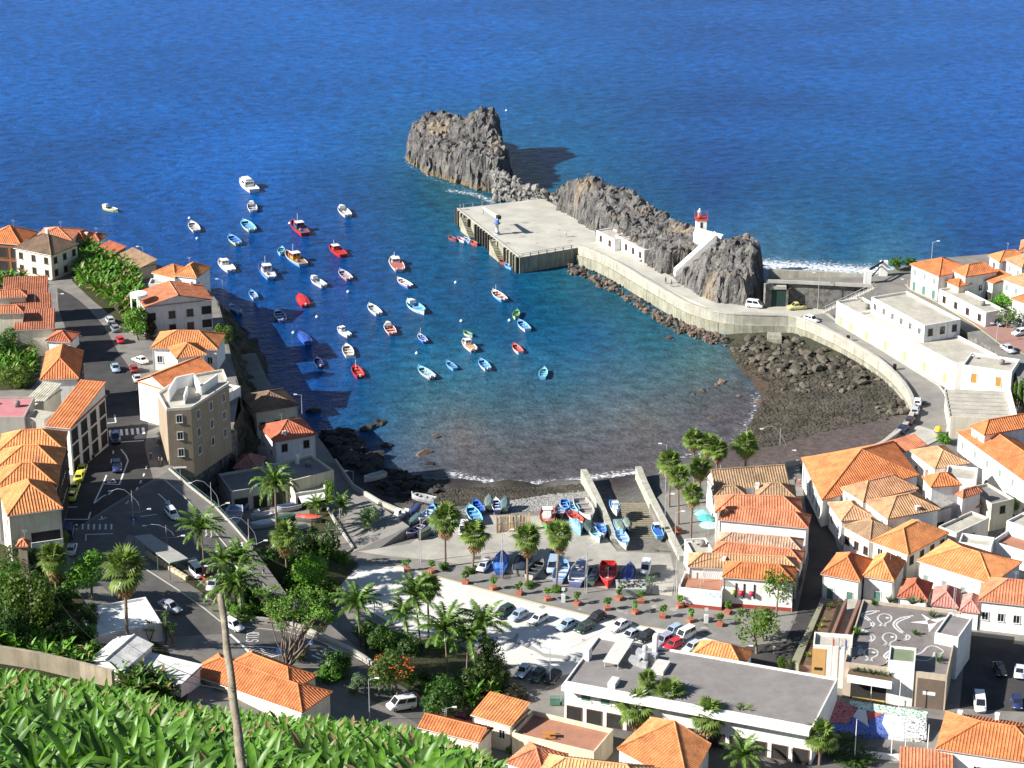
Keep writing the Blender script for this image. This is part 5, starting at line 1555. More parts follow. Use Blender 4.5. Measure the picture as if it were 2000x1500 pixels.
for o0 in (-.2, 1.9):
 v = [a_ + s * o0, b_ + s * o0, b_ + s * (o0 + .35), a_ + s * (o0 + .35)]
 v = [p - oo for p in v]
 MB().hexa([(p.x, p.y, p.z - 4) for p in v] + [(p.x, p.y, p.z + 1.3) for p in v], M_WALLW).build('side_wall', ls)
for i in range(26):
 p0, p1 = a_.lerp(b_, i / 26) - oo, a_.lerp(b_, (i + 1) / 26) - oo
 v = [p0 + s * .15, p1 + s * .15, p1 + s * 1.9, p0 + s * 1.9]
 MB().hexa([(p.x, p.y, p1.z - 3.5) for p in v] + [(p.x, p.y, p1.z + .4) for p in v], M_WALLW).build('step', ls)
p = G(1312, 530, R4) - oo
MB().box(p.x - .6, p.x + 2.2, p.y + .6, p.y + 1.2, -1, 3.4, M_WALLW).build('landing_wall', ls)
p = G(1372, 452, 13) - oo; q = G(1408, 466, 13) - oo
MB().hexa([(p.x -2.4,p.y -2.2,4),(q.x,q.y -.5,4),(q.x+.8,q.y+2.0,4),(p.x -1.6,p.y+2.4,4),(p.x -2.4,p.y -2.2,p.z+.3),(q.x,q.y -.5,q.z+.4),(q.x+.8,q.y+2.0,q.z+.4),(p.x -1.6,p.y+2.4,p.z+.3)],M_WALLW).build('platform',ls)
house('low white hut built against the lava at the head of the pier',(1165,450),(1200,468),4.5,3.0,R4,roof='flat',name='pier_hut',cat='hut',par=.3,win='F2x1d')
house('longer white hut with a flat sandy roof against the lava',(1203,459),(1258,489),4.5,3.2,R4,roof='flat',name='pier_hut',cat='hut',par=.3,win='F4x1@0d')
# the modern building with the inlaid roof
md=house('modern white building whose dark roof carries a wave and fish mosaic',(1648,1296),(1850,1322),(1684,1173),6,T,roof='flat',roofm=mat('dark_mosaic_roof',(0.165,0.145,0.14),(0.21,0.19,0.185),scale=.6,speck=.12),wall=(0.5,0.42,0.33),par=.5,name='modern_building',cat='building')
ml = md.matrix_basis.inverted()
L_, D_, h_ = md['dim']
zr = T + 6 - .28
def z5(x, y): return G(1500 + x / 3.75, 1100 + y / 3.75, zr)
inl = MB()
def inlay(pts, wdt=.32):
 w = [z5(*p) for p in pts]
 out = []
 for i in range(len(w) - 1):
  p0, p1, p2, p3 = w[max(i - 1, 0)], w[i], w[i + 1], w[min(i + 2, len(w) - 1)]
  for k in range(4):
   t = k / 4
   out.append(0.5 * ((2 * p1) + (p2 - p0) * t + (2 * p0 - 5 * p1 + 4 * p2 - p3) * t * t + (3 * p1 - p0 - 3 * p2 + p3) * t ** 3))
 out.append(w[-1])
 out = [ml @ p for p in out]
 for a, b in zip(out[:-1], out[1:]):
  t = (b - a).normalized(); s = Vector((-t.y, t.x, 0)) * wdt / 2
  inl.add([a - s - t * .05, b - s + t * .05, b + s + t * .05, a + s - t * .05], [(0, 1, 2, 3)], M_WHITE)
for dx, dy in ((0, 0), (22, 22)):
 inlay([(815 - dx, 350 + dy * .3), (740, 352 + dy), (682 + dx, 378), (722 + dx, 410), (778 - dx, 442), (750, 472), (705, 482)])
 inlay([(1062 -dx,384+dy*.5),(960+dx,405+dy*.5),(918+dx,448),(960+dx,498),(1034 -dx,532),(1022 -dx,558),(948,568)])
 inlay([(655, 452), (636 + dx, 474), (700 + dx, 496), (772 - dx, 528), (778 - dx, 556), (735, 582)])
 inlay([(592 + dx, 582), (600 + dx, 602), (655 + dx, 606), (692 - dx, 640), (655, 682), (630, 702)])
 inlay([(1010 - dx, 614 + dy * .4), (905, 634 + dy), (850 + dx, 680), (886 - dx * .3, 712), (862, 742), (820, 755)])
for cx, cy in ((852, 408), (888, 548), (752, 662)):
 inlay([(cx -18,cy+34),(cx -48,cy+2),(cx -36,cy -28),(cx+6,cy -38),(cx+48,cy -20),(cx+46,cy+12),(cx+8,cy+34),(cx+10,cy+58),(cx -12,cy+46),(cx -46,cy+56),(cx -18,cy+34)],.28)
 c = ml @ z5(cx + 22, cy - 8)
 inl.lathe([(.3, c.z), (.3, c.z + .01)], M_WHITE, 8, c.x, c.y, smooth=False)
inlay([(930,662),(1000,664),(1080,668),(1130,650),(1165,615),(1215,606),(1262,626),(1284,648),(1250,662),(1222,652),(1205,690),(1160,712),(1080,706),(1000,690),(930,662)],.28)
inl.build('roof_inlay', md)
MB().box(L_ * .08, L_ * .44, -.04, 0, 0, 3.7, M_DOORD).build('porch_shade', md)  # flat dark panel paints the porch's shade on the front wall
MB().box(L_*.72,L_*.98,-.05,0,0,5.2,mat('facade_shade_paint',(0.16,0.12,0.09),(0.13,0.1,0.08),scale=.6)).build('facade_shade',md)  # dark brown panel paints shade onto this end of the front
MB().box(L_ * .78, L_ * .9, -.09, -.05, 2.4, 3.0, M_WHITE).build('sign_plate', md)
MB().box(L_*.1,L_*.42,-.5,-.05,0,.35,mat('ochre_step',(0.6,0.42,0.12),(0.5,0.36,0.12),scale=1)).build('entrance_step',md)
s4 = MB()
for tri in ([(1045,432),(1165,420),(1172,446)],[(1165,420),(1125,372),(1190,408)],[(1190,412),(1322,394),(1240,436)],[(1172,446),(1238,440),(1180,505)]):
 q = [ml @ z5(*p) for p in tri]
 s4.prism([(p.x, p.y) for p in q], q[0].z - .2, q[0].z + .02, M_WHITE)
s4.build('star_pool', md)
# side ramp and planting beds of the modern building
pl=thing('planter_terrace','long terraced planting beds with aloes beside the modern building','planter',tuple(G(1610,1240,T)))
oo = pl.location.copy()
def bed(px, z0, m, nm, mt=None):
 q = [G(x, y, z0) - oo for x, y in px]
 MB().prism([(p.x, p.y) for p in q], -1, z0 - T, m, mt).build(nm, pl)
M_OLIVE = mat('olive_concrete', (0.27, 0.27, 0.18), (0.22, 0.22, 0.15), scale=.6)
M_MAROON = mat('brown_coping', (0.27, 0.16, 0.12), (0.22, 0.13, 0.1), scale=1)
bed([(1546, 1290), (1600, 1178), (1609, 1178), (1560, 1298)], T + 1.6, M_OLIVE, 'ramp_wall')
bed([(1560, 1298), (1609, 1179), (1640, 1168), (1592, 1300)], T + 1.2, M_MAROON, 'bed', M_SOIL)
bed([(1615, 1256), (1650, 1170), (1655, 1170), (1622, 1256)], T + 4.4, M_MAROON, 'coping')
bed([(1623, 1256), (1656, 1170), (1676, 1170), (1642, 1257)], T + 2.4, M_FLAT, 'light_well')
bed([(1642, 1257), (1676, 1171), (1682, 1172), (1648, 1257)], T + 5.6, M_MAROON, 'coping')
t_=house('ochre and white entrance tower with three flagpoles',(1588,1262),(1664,1268),4.5,7.2,T,roof='flat',par=.5,name='entrance_tower',cat='tower',wall=(0.80,0.785,0.75))
L_, D_, h_ = t_['dim']
MB().box(-.05,L_*.34,-.06,0,0,h_ -.35,mat('ochre_render',(0.62,0.36,0.12),(0.55,0.33,0.13),scale=.6)).build('ochre_panel',t_)
MB().box(L_ * .06, L_ * .27, -.1, -.06, 3.0, 3.5, M_DOORD).build('slit_window', t_)
for k, c_ in enumerate(((0.6, .1, .08), (.75, .75, .72), (.08, .12, .4))):
 x = L_ * (.5 + .16 * k)
 MB().tube([(x, -.5, 2.0), (x, -.5, 9.4)], .06, M_METAL, 5).build('flagpole', t_)
 MB().hexa([(x+.06,-.52,7.9),(x+.3,-.52,7.6),(x+.3,-.48,7.6),(x+.06,-.48,7.9),(x+.06,-.52,9.2),(x+.3,-.52,8.8),(x+.3,-.48,8.8),(x+.06,-.48,9.2)],M_OBJ).build('flag',t_,c_)
t2=house('broad white tower with a green roof right of the planted balcony',(1735,1290),(1787,1295),5,7.8,T,roof='flat',par=.3,name='white_tower',cat='tower',roofm=mat('green_roof_felt',(0.16,0.2,0.12),(0.2,0.23,0.15),scale=.5))
t3=house('white stair block at the back corner of the mosaic roof',(1826,1236),(1872,1246),8,7.6,T,roof='flat',par=.3,name='stair_block',cat='tower',roofm=M_FELT)
bp_=thing('planted_balcony','white balcony trough full of pale succulents between the two towers','balcony',tuple(G(1660,1318,T+5)))
oo = bp_.location.copy()
q = [G(1655, 1318, T + 5), G(1742, 1332, T + 5), G(1745, 1318, T + 5), G(1660, 1303, T + 5)]
q = [p - oo for p in q]
MB().prism([(p.x, p.y) for p in q], -1.3, 0.1, M_WALLW, M_SOIL).build('trough', bp_)
q2 = [G(1664, 1322, T), G(1738, 1334, T), G(1745, 1310, T), G(1672, 1300, T)]
q2 = [p - oo for p in q2]
MB().prism([(p.x, p.y) for p in q2], -5, -1.3, M_DOORD).build('porch_shade', bp_)  # dark block stands in for the shade below the trough
# mosaic bank
mb_=thing('mosaic_bank','sloping bank covered with red, white, blue, green and black bottle mosaic','mosaic',tuple(G(1700,1420,T)))
oo = mb_.location.copy()
def mos_mat(name, a, b, th=(.42, .5)):
 return mat(name, a, b, scale=3.2, contrast=th, bump=.03, bscale=6, rough=.5)
def mos(px, a, b, nm='mosaic_field', k=[0]):
 k[0] += 1
 q = []
 for x, y in px:
  X, Y = 1500 + x / 3.75, 1100 + y / 3.75
  q.append(G(X, Y, T + 2.2 - 2.0 * (y - 1000) / 280 + .5) - oo)
 m = mos_mat('mosaic_%d' % k[0], a, b)
 MB().prism([tuple(p) for p in q], -2, None, m).build(nm, mb_)
RD, WH, BL, GN, BK = (0.30, 0.025, 0.03), (0.75, 0.75, 0.74), (0.03, 0.06, 0.28), (0.04, 0.22, 0.10), (0.03, 0.03, 0.035)
mos([(505, 1005), (600, 1035), (655, 1062), (618, 1118), (590, 1172), (425, 1165)], RD, (0.5, 0.2, 0.2))
mos([(660, 1064), (718, 1078), (738, 1196), (622, 1120)], WH, (.68, .67, .66))
mos([(720, 1084), (846, 1104), (742, 1150), (732, 1142)], (0.55, 0.10, 0.07), (0.4, .1, .1))
mos([(425,1168),(590,1175),(620,1124),(738,1199),(740,1152),(850,1108),(832,1172),(882,1252),(640,1246),(430,1215)],BL,(0.12,0.18,0.45))
mos([(600,1000),(720,1020),(1172,1088),(1160,1132),(950,1108),(720,1074),(660,1058),(600,1030)],GN,(0.6,0.68,0.62))
mos([(852, 1108), (948, 1112), (1000, 1190), (1000, 1275), (884, 1254), (834, 1172)], WH, (0.5, .52, .55))
mos([(950, 1112), (1162, 1138), (1160, 1285), (1002, 1276), (1002, 1190)], BK, (0.7, .7, .7))
fw=wall_along('garden_wall',[G(1500+x/3.75,1100+y/3.75,T) for x,y in [(200,1330),(560,1400),(900,1440),(1200,1450)]],None,1.0,.35,M_WALLW)
tag(fw, 'low white garden wall along the street below the mosaic bank', 'wall')
for k,(x,y,y2,lab) in enumerate([(632,1450,1160,'white flagpole standing at the blue edge of the mosaic bank'),(900,1440,1180,'white flagpole before the white mosaic field'),(1000,1430,1170,'white flagpole before the black mosaic field'),
          (1163,1420,1195,'rightmost white flagpole of the mosaic garden'),(747,1085,905,'white flagpole before the planted balcony'),(957,1092,850,'white flagpole before the broad white tower'),(376,1180,1110,'short white flagpole at the end of the grey flat roof')]):
 p = G(1500 + x / 3.75, 1100 + y / 3.75, T)
 hh = (y - y2) / 3.75 / 11.0
 t = thing('flagpole', lab, 'flagpole', tuple(p), 0, 'flagpoles around the mosaic garden')
 MB().tube([(0, 0, 0), (0, 0, hh)], [.09, .05], M_WALLW, 6).build('pole', t)
 MB().lathe([(.09, hh), (.1, hh + .1), (.02, hh + .2)], M_METAL, 6).build('finial', t)
# long retaining wall of the banana terraces
rt=wall_along('terrace_retaining_wall',[GT(x,y,t) for x,y,t in [(-60,1288,322),(0,1290,322),(80,1303,320),(160,1322,318),(222,1338,315)]],None,2.2,.6,mat('buff_render',(0.40,0.34,0.25),(0.30,0.26,0.2),scale=.4,streak=.6))
tag(rt, 'long buff retaining wall across the banana terraces', 'wall')
# ---------------------------------------------------------------- plants
def leaf_mat(name, col, rough=.5, objcol=False, trans=.3, rand=.25, spec=.3, c2=None):
 m = mat(name, col, c2, scale=.8, rough=rough, objcol=objcol, spec=spec, rand=rand)
 N, L = m.node_tree.nodes, m.node_tree.links
 b = N['Principled BSDF']
 out = [n for n in N if n.type == 'OUTPUT_MATERIAL'][0]
 src = b.inputs['Base Color'].links[0].from_socket
 t = N.new('ShaderNodeBsdfTranslucent')
 hv = N.new('ShaderNodeHueSaturation'); hv.inputs['Value'].default_value = 1.5; hv.inputs['Saturation'].default_value = 1.1
 L.new(src, hv.inputs['Color']); L.new(hv.outputs[0], t.inputs['Color'])
 mx = N.new('ShaderNodeMixShader'); mx.inputs[0].default_value = trans
 L.new(b.outputs[0], mx.inputs[1]); L.new(t.outputs[0], mx.inputs[2])
 L.new(mx.outputs[0], out.inputs['Surface'])
 return m
M_LEAF = leaf_mat('tree_leaf', (1, 1, 1), objcol=True, c2=(.55, .6, .5))
M_BAN = leaf_mat('banana_leaf', (0.10, 0.22, 0.02), rough=.42, trans=.2, rand=.55, spec=.3, c2=(0.05, 0.125, 0.018))
M_BANDRY = leaf_mat('dry_banana_leaf', (0.30, 0.22, 0.11), rough=.8, trans=.2, c2=(0.22, .15, .08))
M_PALM = leaf_mat('palm_frond', (0.17, 0.24, 0.05), rough=.45, trans=.25, rand=.3, spec=.4, c2=(0.12, 0.19, 0.04))
M_PALMDRY = leaf_mat('dead_palm_frond', (0.38, 0.255, 0.115), rough=.8, trans=.15, rand=.3, c2=(.28, .18, .09))
M_FEATH = leaf_mat('feather_palm_frond', (0.13, 0.215, 0.04), rough=.4, trans=.25, rand=.3, spec=.4, c2=(0.09, 0.17, 0.035))
M_TRUNK = mat('tree_bark', (0.16, 0.125, 0.095), (0.25, 0.2, 0.16), scale=1.5, bump=.04, bscale=6, speck=.2)
M_PTRUNK = mat('palm_bark', (0.25, 0.185, 0.13), (0.17, 0.13, 0.1), scale=2.0, bump=.05, bscale=7, speck=.25)
def px_scale(p):
 v = p - Vector((0, 0, CAM_H))
 return FPX / (v.y * math.cos(PITCH) - v.z * math.sin(PITCH))
def rise_of(base, py):
 """height above BASE of the point straight above it that is seen on pixel row py"""
 lo, hi = -5.0, 60.0
 for _ in range(40):
  mid = (lo + hi) / 2
  if PXY(base + Vector((0, 0, mid)))[1] > py: lo = mid
  else: hi = mid
 return lo
# leaves of banana plants: folded blades on an arching midrib
def banana_blade(seed, bend, width=.5, length=2.3, seg=6):
 R = random.Random(seed)
 v, f = [], []
 ang = rad(12); p = Vector((0, 0, 0)); step = length / seg
 for i in range(seg + 1):
  t = i / seg
  w = width / 2 * (math.sin(math.pi * min(1, (t * .88 + .1))) ** .55) * (1 if i < seg else .25)
  if i == 0: w = .03
  tz = Vector((math.sin(ang), 0, math.cos(ang))); up = Vector((-math.cos(ang), 0, math.sin(ang)))
  jag = R.uniform(.8, 1.1)
  v += [p + Vector((0, -w * jag, 0)) + up * w * .35, p, p + Vector((0, w * R.uniform(.8, 1.1), 0)) + up * w * .35]
  p = p + tz * step
  ang += bend / seg
 for i in range(seg):
  a = i * 3
  f += [(a, a + 3, a + 4, a + 1), (a + 1, a + 4, a + 5, a + 2)]
 return v, f
BLADES = [banana_blade(i, rad(b)) for i, b in enumerate((30, 55, 85, 125, 40, 70))]
BLADE_ME = []
for v, f in BLADES:
 m = MB(); m.add(v, f, M_BAN, True); BLADE_ME.append(m.mesh('leaf'))
DRY_ME = []
for i in range(2):
 v, f = banana_blade(40 + i, rad(150), .4, 1.7); m = MB(); m.add(v, f, M_BANDRY, True); DRY_ME.append(m.mesh('dry_leaf'))
STEM_ME=MB().tube([(0,0,-.8),(0,0,.6),(.03,0,1.5)],[.16,.14,.09],mat('banana_stem',(0.16,0.17,0.06),(0.2,0.14,0.07),scale=3),6).mesh('stem')
def banana_leaves(R):
 n = R.randint(7, 9); a0 = R.uniform(0, 6.28)
 out = []
 for k in range(n):
  tilt = rad(R.uniform(3, 20) if k < 4 else R.uniform(20, 52))
  out.append((R.choice((0,1,4)) if k<3 else R.choice((1,2,3,5)),a0+k*2.4+R.uniform(-.3,.3),tilt,R.uniform(.8,1.15),1.45 -.06*k))
 return out
def banana_plant(p, R, label, group, s=1.0, rare_dry=.4):
 t = thing('banana_plant', label, 'banana plant', tuple(p), R.uniform(0, 6.28), group)
 t.scale = (s, s, s)
 put('stem', STEM_ME, t)
 for (b, az, tilt, sc, z) in banana_leaves(R):
  put('leaf', BLADE_ME[b], t, None, (math.cos(az) * .08, math.sin(az) * .08, z), (0, tilt, az), (sc, sc, sc)).rotation_mode = 'XYZ'
 if R.random() < rare_dry:
  put('dry_leaf', R.choice(DRY_ME), t, None, (0, 0, 1.1), (0, rad(70), R.uniform(0, 6.28)))
 return t
def banana_mass(name, pts, R, parent=None, smin=.9, smax=1.15):
 """banana plants too many and too small to pick out, one mesh"""
 V, F, Mi = [], [], []
 n = 0
 for p in pts:
  s = R.uniform(smin, smax)
  for (b, az, tilt, sc, z) in banana_leaves(R):
   v, f = BLADES[b]
   M=Matrix.Translation(p+Vector((0,0,z*s))) @ Matrix.Rotation(az,4,'Z') @ Matrix.Rotation(tilt,4,'Y') @ Matrix.Scale(s*sc,4)
   a = np.array([(q[0], q[1], q[2], 1) for q in v]) @ np.array(M).T
   V.append(a[:, :3]); F += [tuple(i + n for i in q) for q in f]; n += len(v)
   Mi += [1 if (R.random() < .12) else 0] * len(f)
 me = bpy.data.meshes.new(name)
 me.from_pydata(np.concatenate(V).tolist(), [], F)
 me.materials.append(M_BAN); me.materials.append(M_BANDRY)
 me.polygons.foreach_set('material_index', Mi)
 me.polygons.foreach_set('use_smooth', [True] * len(F))
 o = put(name, me, parent); o['kind'] = 'stuff'
 return o
# ---- the banana hillside in front of the viewer
TOPL=[(-300,1305),(0,1348),(225,1382),(330,1412),(480,1432),(650,1446),(750,1456),(850,1482),(950,1520),(1010,1560),(1200,1800)]
def ytop(x):
 for (a, b), (c, d) in zip(TOPL[:-1], TOPL[1:]):
  if x <= c: return b + (d - b) * max(0, (x - a) / (c - a))
 return TOPL[-1][1]
def hill_t(x, f):
 tt = 322 - 10 * max(0, (x - 500) / 500)
 b = .95 + 1.7 * max(0, (x - 250) / 500)
 return tt * b / (f + b)
def hill_at(x, f):
 yt = ytop(x)
 return GT(x, yt + f * (1500 - min(yt, 1470)), hill_t(x, f))
def build_hill():
 xs = list(range(-300, 1201, 50)); fs = [0, .05, .1, .15, .2, .3, .4, .5, .65, .8, 1, 1.25, 1.5, 2, 2.6, 3.4]
 pts = []
 for f in [-1] + fs:
  for x in xs:
   if f < 0:
    p = hill_at(x, 0); d = Vector((p.x, p.y, 0)).normalized()
    p = p + d * 1.5; p.z = 2
   else: p = hill_at(x, f)
   pts.append(p)
 nx = len(xs)
 fc = [(j * nx + i, (j + 1) * nx + i, (j + 1) * nx + i + 1, j * nx + i + 1) for j in range(len(fs)) for i in range(nx - 1)]
 me = bpy.data.meshes.new('hillside'); me.from_pydata(pts, [], fc)
 me.materials.append(M_GREEN)
 tag(put('hillside', me), kind='structure')
build_hill()
RB = random.Random(21)
spots = []
t = 120.0
while t < 318:
 row = 2.3
 x = -70 + RB.uniform(0, 60)
 while x < 1060:
  b = .95 + 1.7 * max(0, (x - 250) / 500); tt = 322 - 10 * max(0, (x - 500) / 500)
  f = tt * b / t - b
  if f > 0.0 and RB.random() > .27: spots.append((t, x + RB.uniform(-.3, .3) * 2.2 * FPX / t, f))
  x += 2.6 * FPX / t * RB.uniform(.8, 1.2)
 t += row
spots.sort()
near = [s for s in spots if PXY(hill_at(s[1], s[2]) + Vector((0, 0, 3.0)))[1] < 1500 and -40 < s[1] < 1040][:290]
nearset = set(near)
for (t, x, f) in near:
 banana_plant(hill_at(x,f),RB,'big-leaved banana plant in the nearest rows of the hillside field','banana plants of the near hillside',RB.uniform(.65,1.25))
o = banana_mass('banana_field', [hill_at(x, f) for (t, x, f) in spots if (t, x, f) not in nearset ], RB)
tag(o, 'broad banana field covering the hillside below the viewer', 'banana field')
# plots of bananas among the houses
def plot(poly, n, label, seed, s=1.0):
 R = random.Random(seed); pts = []
 xs = [p[0] for p in poly]; ys = [p[1] for p in poly]
 while len(pts) < n:
  x, y = R.uniform(min(xs), max(xs)), R.uniform(min(ys), max(ys))
  if inside(poly, x, y): pts.append(at(x, y))
 o = banana_mass('banana_plot', pts, R, None, s * .85, s * 1.15)
 tag(o, label, 'banana plot')
plot([(158,492),(200,500),(262,540),(282,590),(252,622),(210,590),(168,575),(150,540)],330,'banana plot on the cliff between the brown pyramid roof and the gabled house',3,1.15)
plot([(-20, 552), (50, 548), (62, 562), (-20, 570)], 26, 'small banana patch beside the brown pyramid roofed house', 4)
plot([(-40,1240),(40,1244),(120,1275),(170,1300),(230,1345),(160,1318),(60,1290),(-40,1272)],110,'strip of bananas above the long buff retaining wall',5)
plot([(225, 1325), (300, 1330), (352, 1368), (260, 1380)], 40, 'bananas growing round the white sheet roofs', 6)
plot([(880, 1345), (960, 1330), (985, 1362), (900, 1392)], 22, 'bananas in the dark garden behind the ribbed lean-to', 7)
plot([(-10, 700), (60, 668), (76, 700), (60, 740), (10, 752)], 80, 'bananas in the leafy yard by the shaded street', 8)
# ---- broad-leaved trees
def crown_mesh(seed, n_clump=13, n_leaf=1500, size=.085, flat=.8):
 R = random.Random(seed)
 cl = []
 for i in range(n_clump):
  while True:
   p = Vector((R.uniform(-1, 1), R.uniform(-1, 1), R.uniform(-1, 1)))
   if .35 < p.length < .78: break
  p.z *= flat
  cl.append((p, R.uniform(.26, .44)))
 mb = MB()
 for i in range(n_leaf):
  c, r = R.choice(cl)
  d = Vector((R.gauss(0, 1), R.gauss(0, 1), R.gauss(0, 1) + .35)).normalized()
  p = c + d * r * R.uniform(.7, 1.06)
  n = (d + Vector((R.uniform(-.8, .8), R.uniform(-.8, .8), R.uniform(-.4, .9)))).normalized()
  u = n.orthogonal().normalized(); w = n.cross(u)
  a = R.uniform(0, 6.28); u, w = u * math.cos(a) + w * math.sin(a), w * math.cos(a) - u * math.sin(a)
  s = size * R.uniform(.6, 1.3)
  mb.add([p - u * s, p + w * s * .55, p + u * s, p - w * s * .55], [(0, 1, 2, 3)], M_LEAF)
 return mb.mesh('crown')
CROWNS = [crown_mesh(i) for i in range(4)] + [crown_mesh(9, 22, 2400, .06)]
AIRY = [crown_mesh(20, 9, 560, .075), crown_mesh(21, 12, 640, .07)]
GRN_B,GRN_D,GRN_M,GRN_G,GRN_Y=(0.135,0.27,0.032),(0.06,0.13,0.025),(0.11,0.22,0.033),(0.17,0.22,0.13),(0.26,0.32,0.05)
def tree(label, cx, cy, rx, ry, bx, by, col, kind=None, airy=False, name='tree', group=None, flowers=None, limbs=4, k=[0]):
 k[0] += 1
 R = random.Random(k[0] * 13)
 b = at(bx, by)
 H = max(.6, rise_of(b, cy))
 s = px_scale(b + Vector((0, 0, H)))
 r, h = rx / s, ry / s / .88
 c = Vector(((cx - bx) / s, 0, H))
 t = thing(name, label, 'shrub' if name in ('bush', 'shrub', 'hedge') else 'tree', tuple(b), 0, group)
 cm = R.choice(AIRY) if airy else (CROWNS[4] if rx > 34 else CROWNS[k[0] % 4])
 cr_=put('crown',cm,t,tuple(x*R.uniform(.85,1.15) for x in col),tuple(c),(0,0,R.uniform(0,6.28)),(r*1.2,r*1.2,h*1.25))
 tb = MB()
 fork = c * .55 + Vector((0, 0, -.1))
 tr = max(.05, r * .06)
 tb.tube([(0, 0, -.4), fork * .5 + Vector((R.uniform(-.1, .1), 0, 0)), fork], [tr * 1.4, tr * 1.1, tr], M_TRUNK, 6)
 for i in range(limbs):
  a = i * 6.28 / limbs + R.uniform(-.4, .4)
  e = c + Vector((math.cos(a) * r * .5, math.sin(a) * r * .5, R.uniform(-.1, .35) * h))
  tb.tube([fork, fork.lerp(e, .5) + Vector((0, 0, -.1 * h)), e], [tr * .75, tr * .5, tr * .2], M_TRUNK, 5)
 tb.build('trunk', t)
 if flowers:
  fb = MB()
  for i in range(flowers[1]):
   a, z = R.uniform(0, 6.28), R.uniform(-.2, .9)
   q=c+Vector((math.cos(a)*r*.85*math.sqrt(max(0,1 -z*z)),math.sin(a)*r*.85*math.sqrt(max(0,1 -z*z)),z*h*.85))
   for j in range(7):
    p = q + Vector((R.gauss(0, .22), R.gauss(0, .22), R.gauss(0, .15)))
    fb.add([p+Vector((-.12,0,0)),p+Vector((0,-.12,.05)),p+Vector((.12,0,0)),p+Vector((0,.12,.06))],[(0,1,2,3)],mat('blossom_%s' % flowers[2],flowers[0],rough=.6))
  fb.build('blossom', t)
 return t
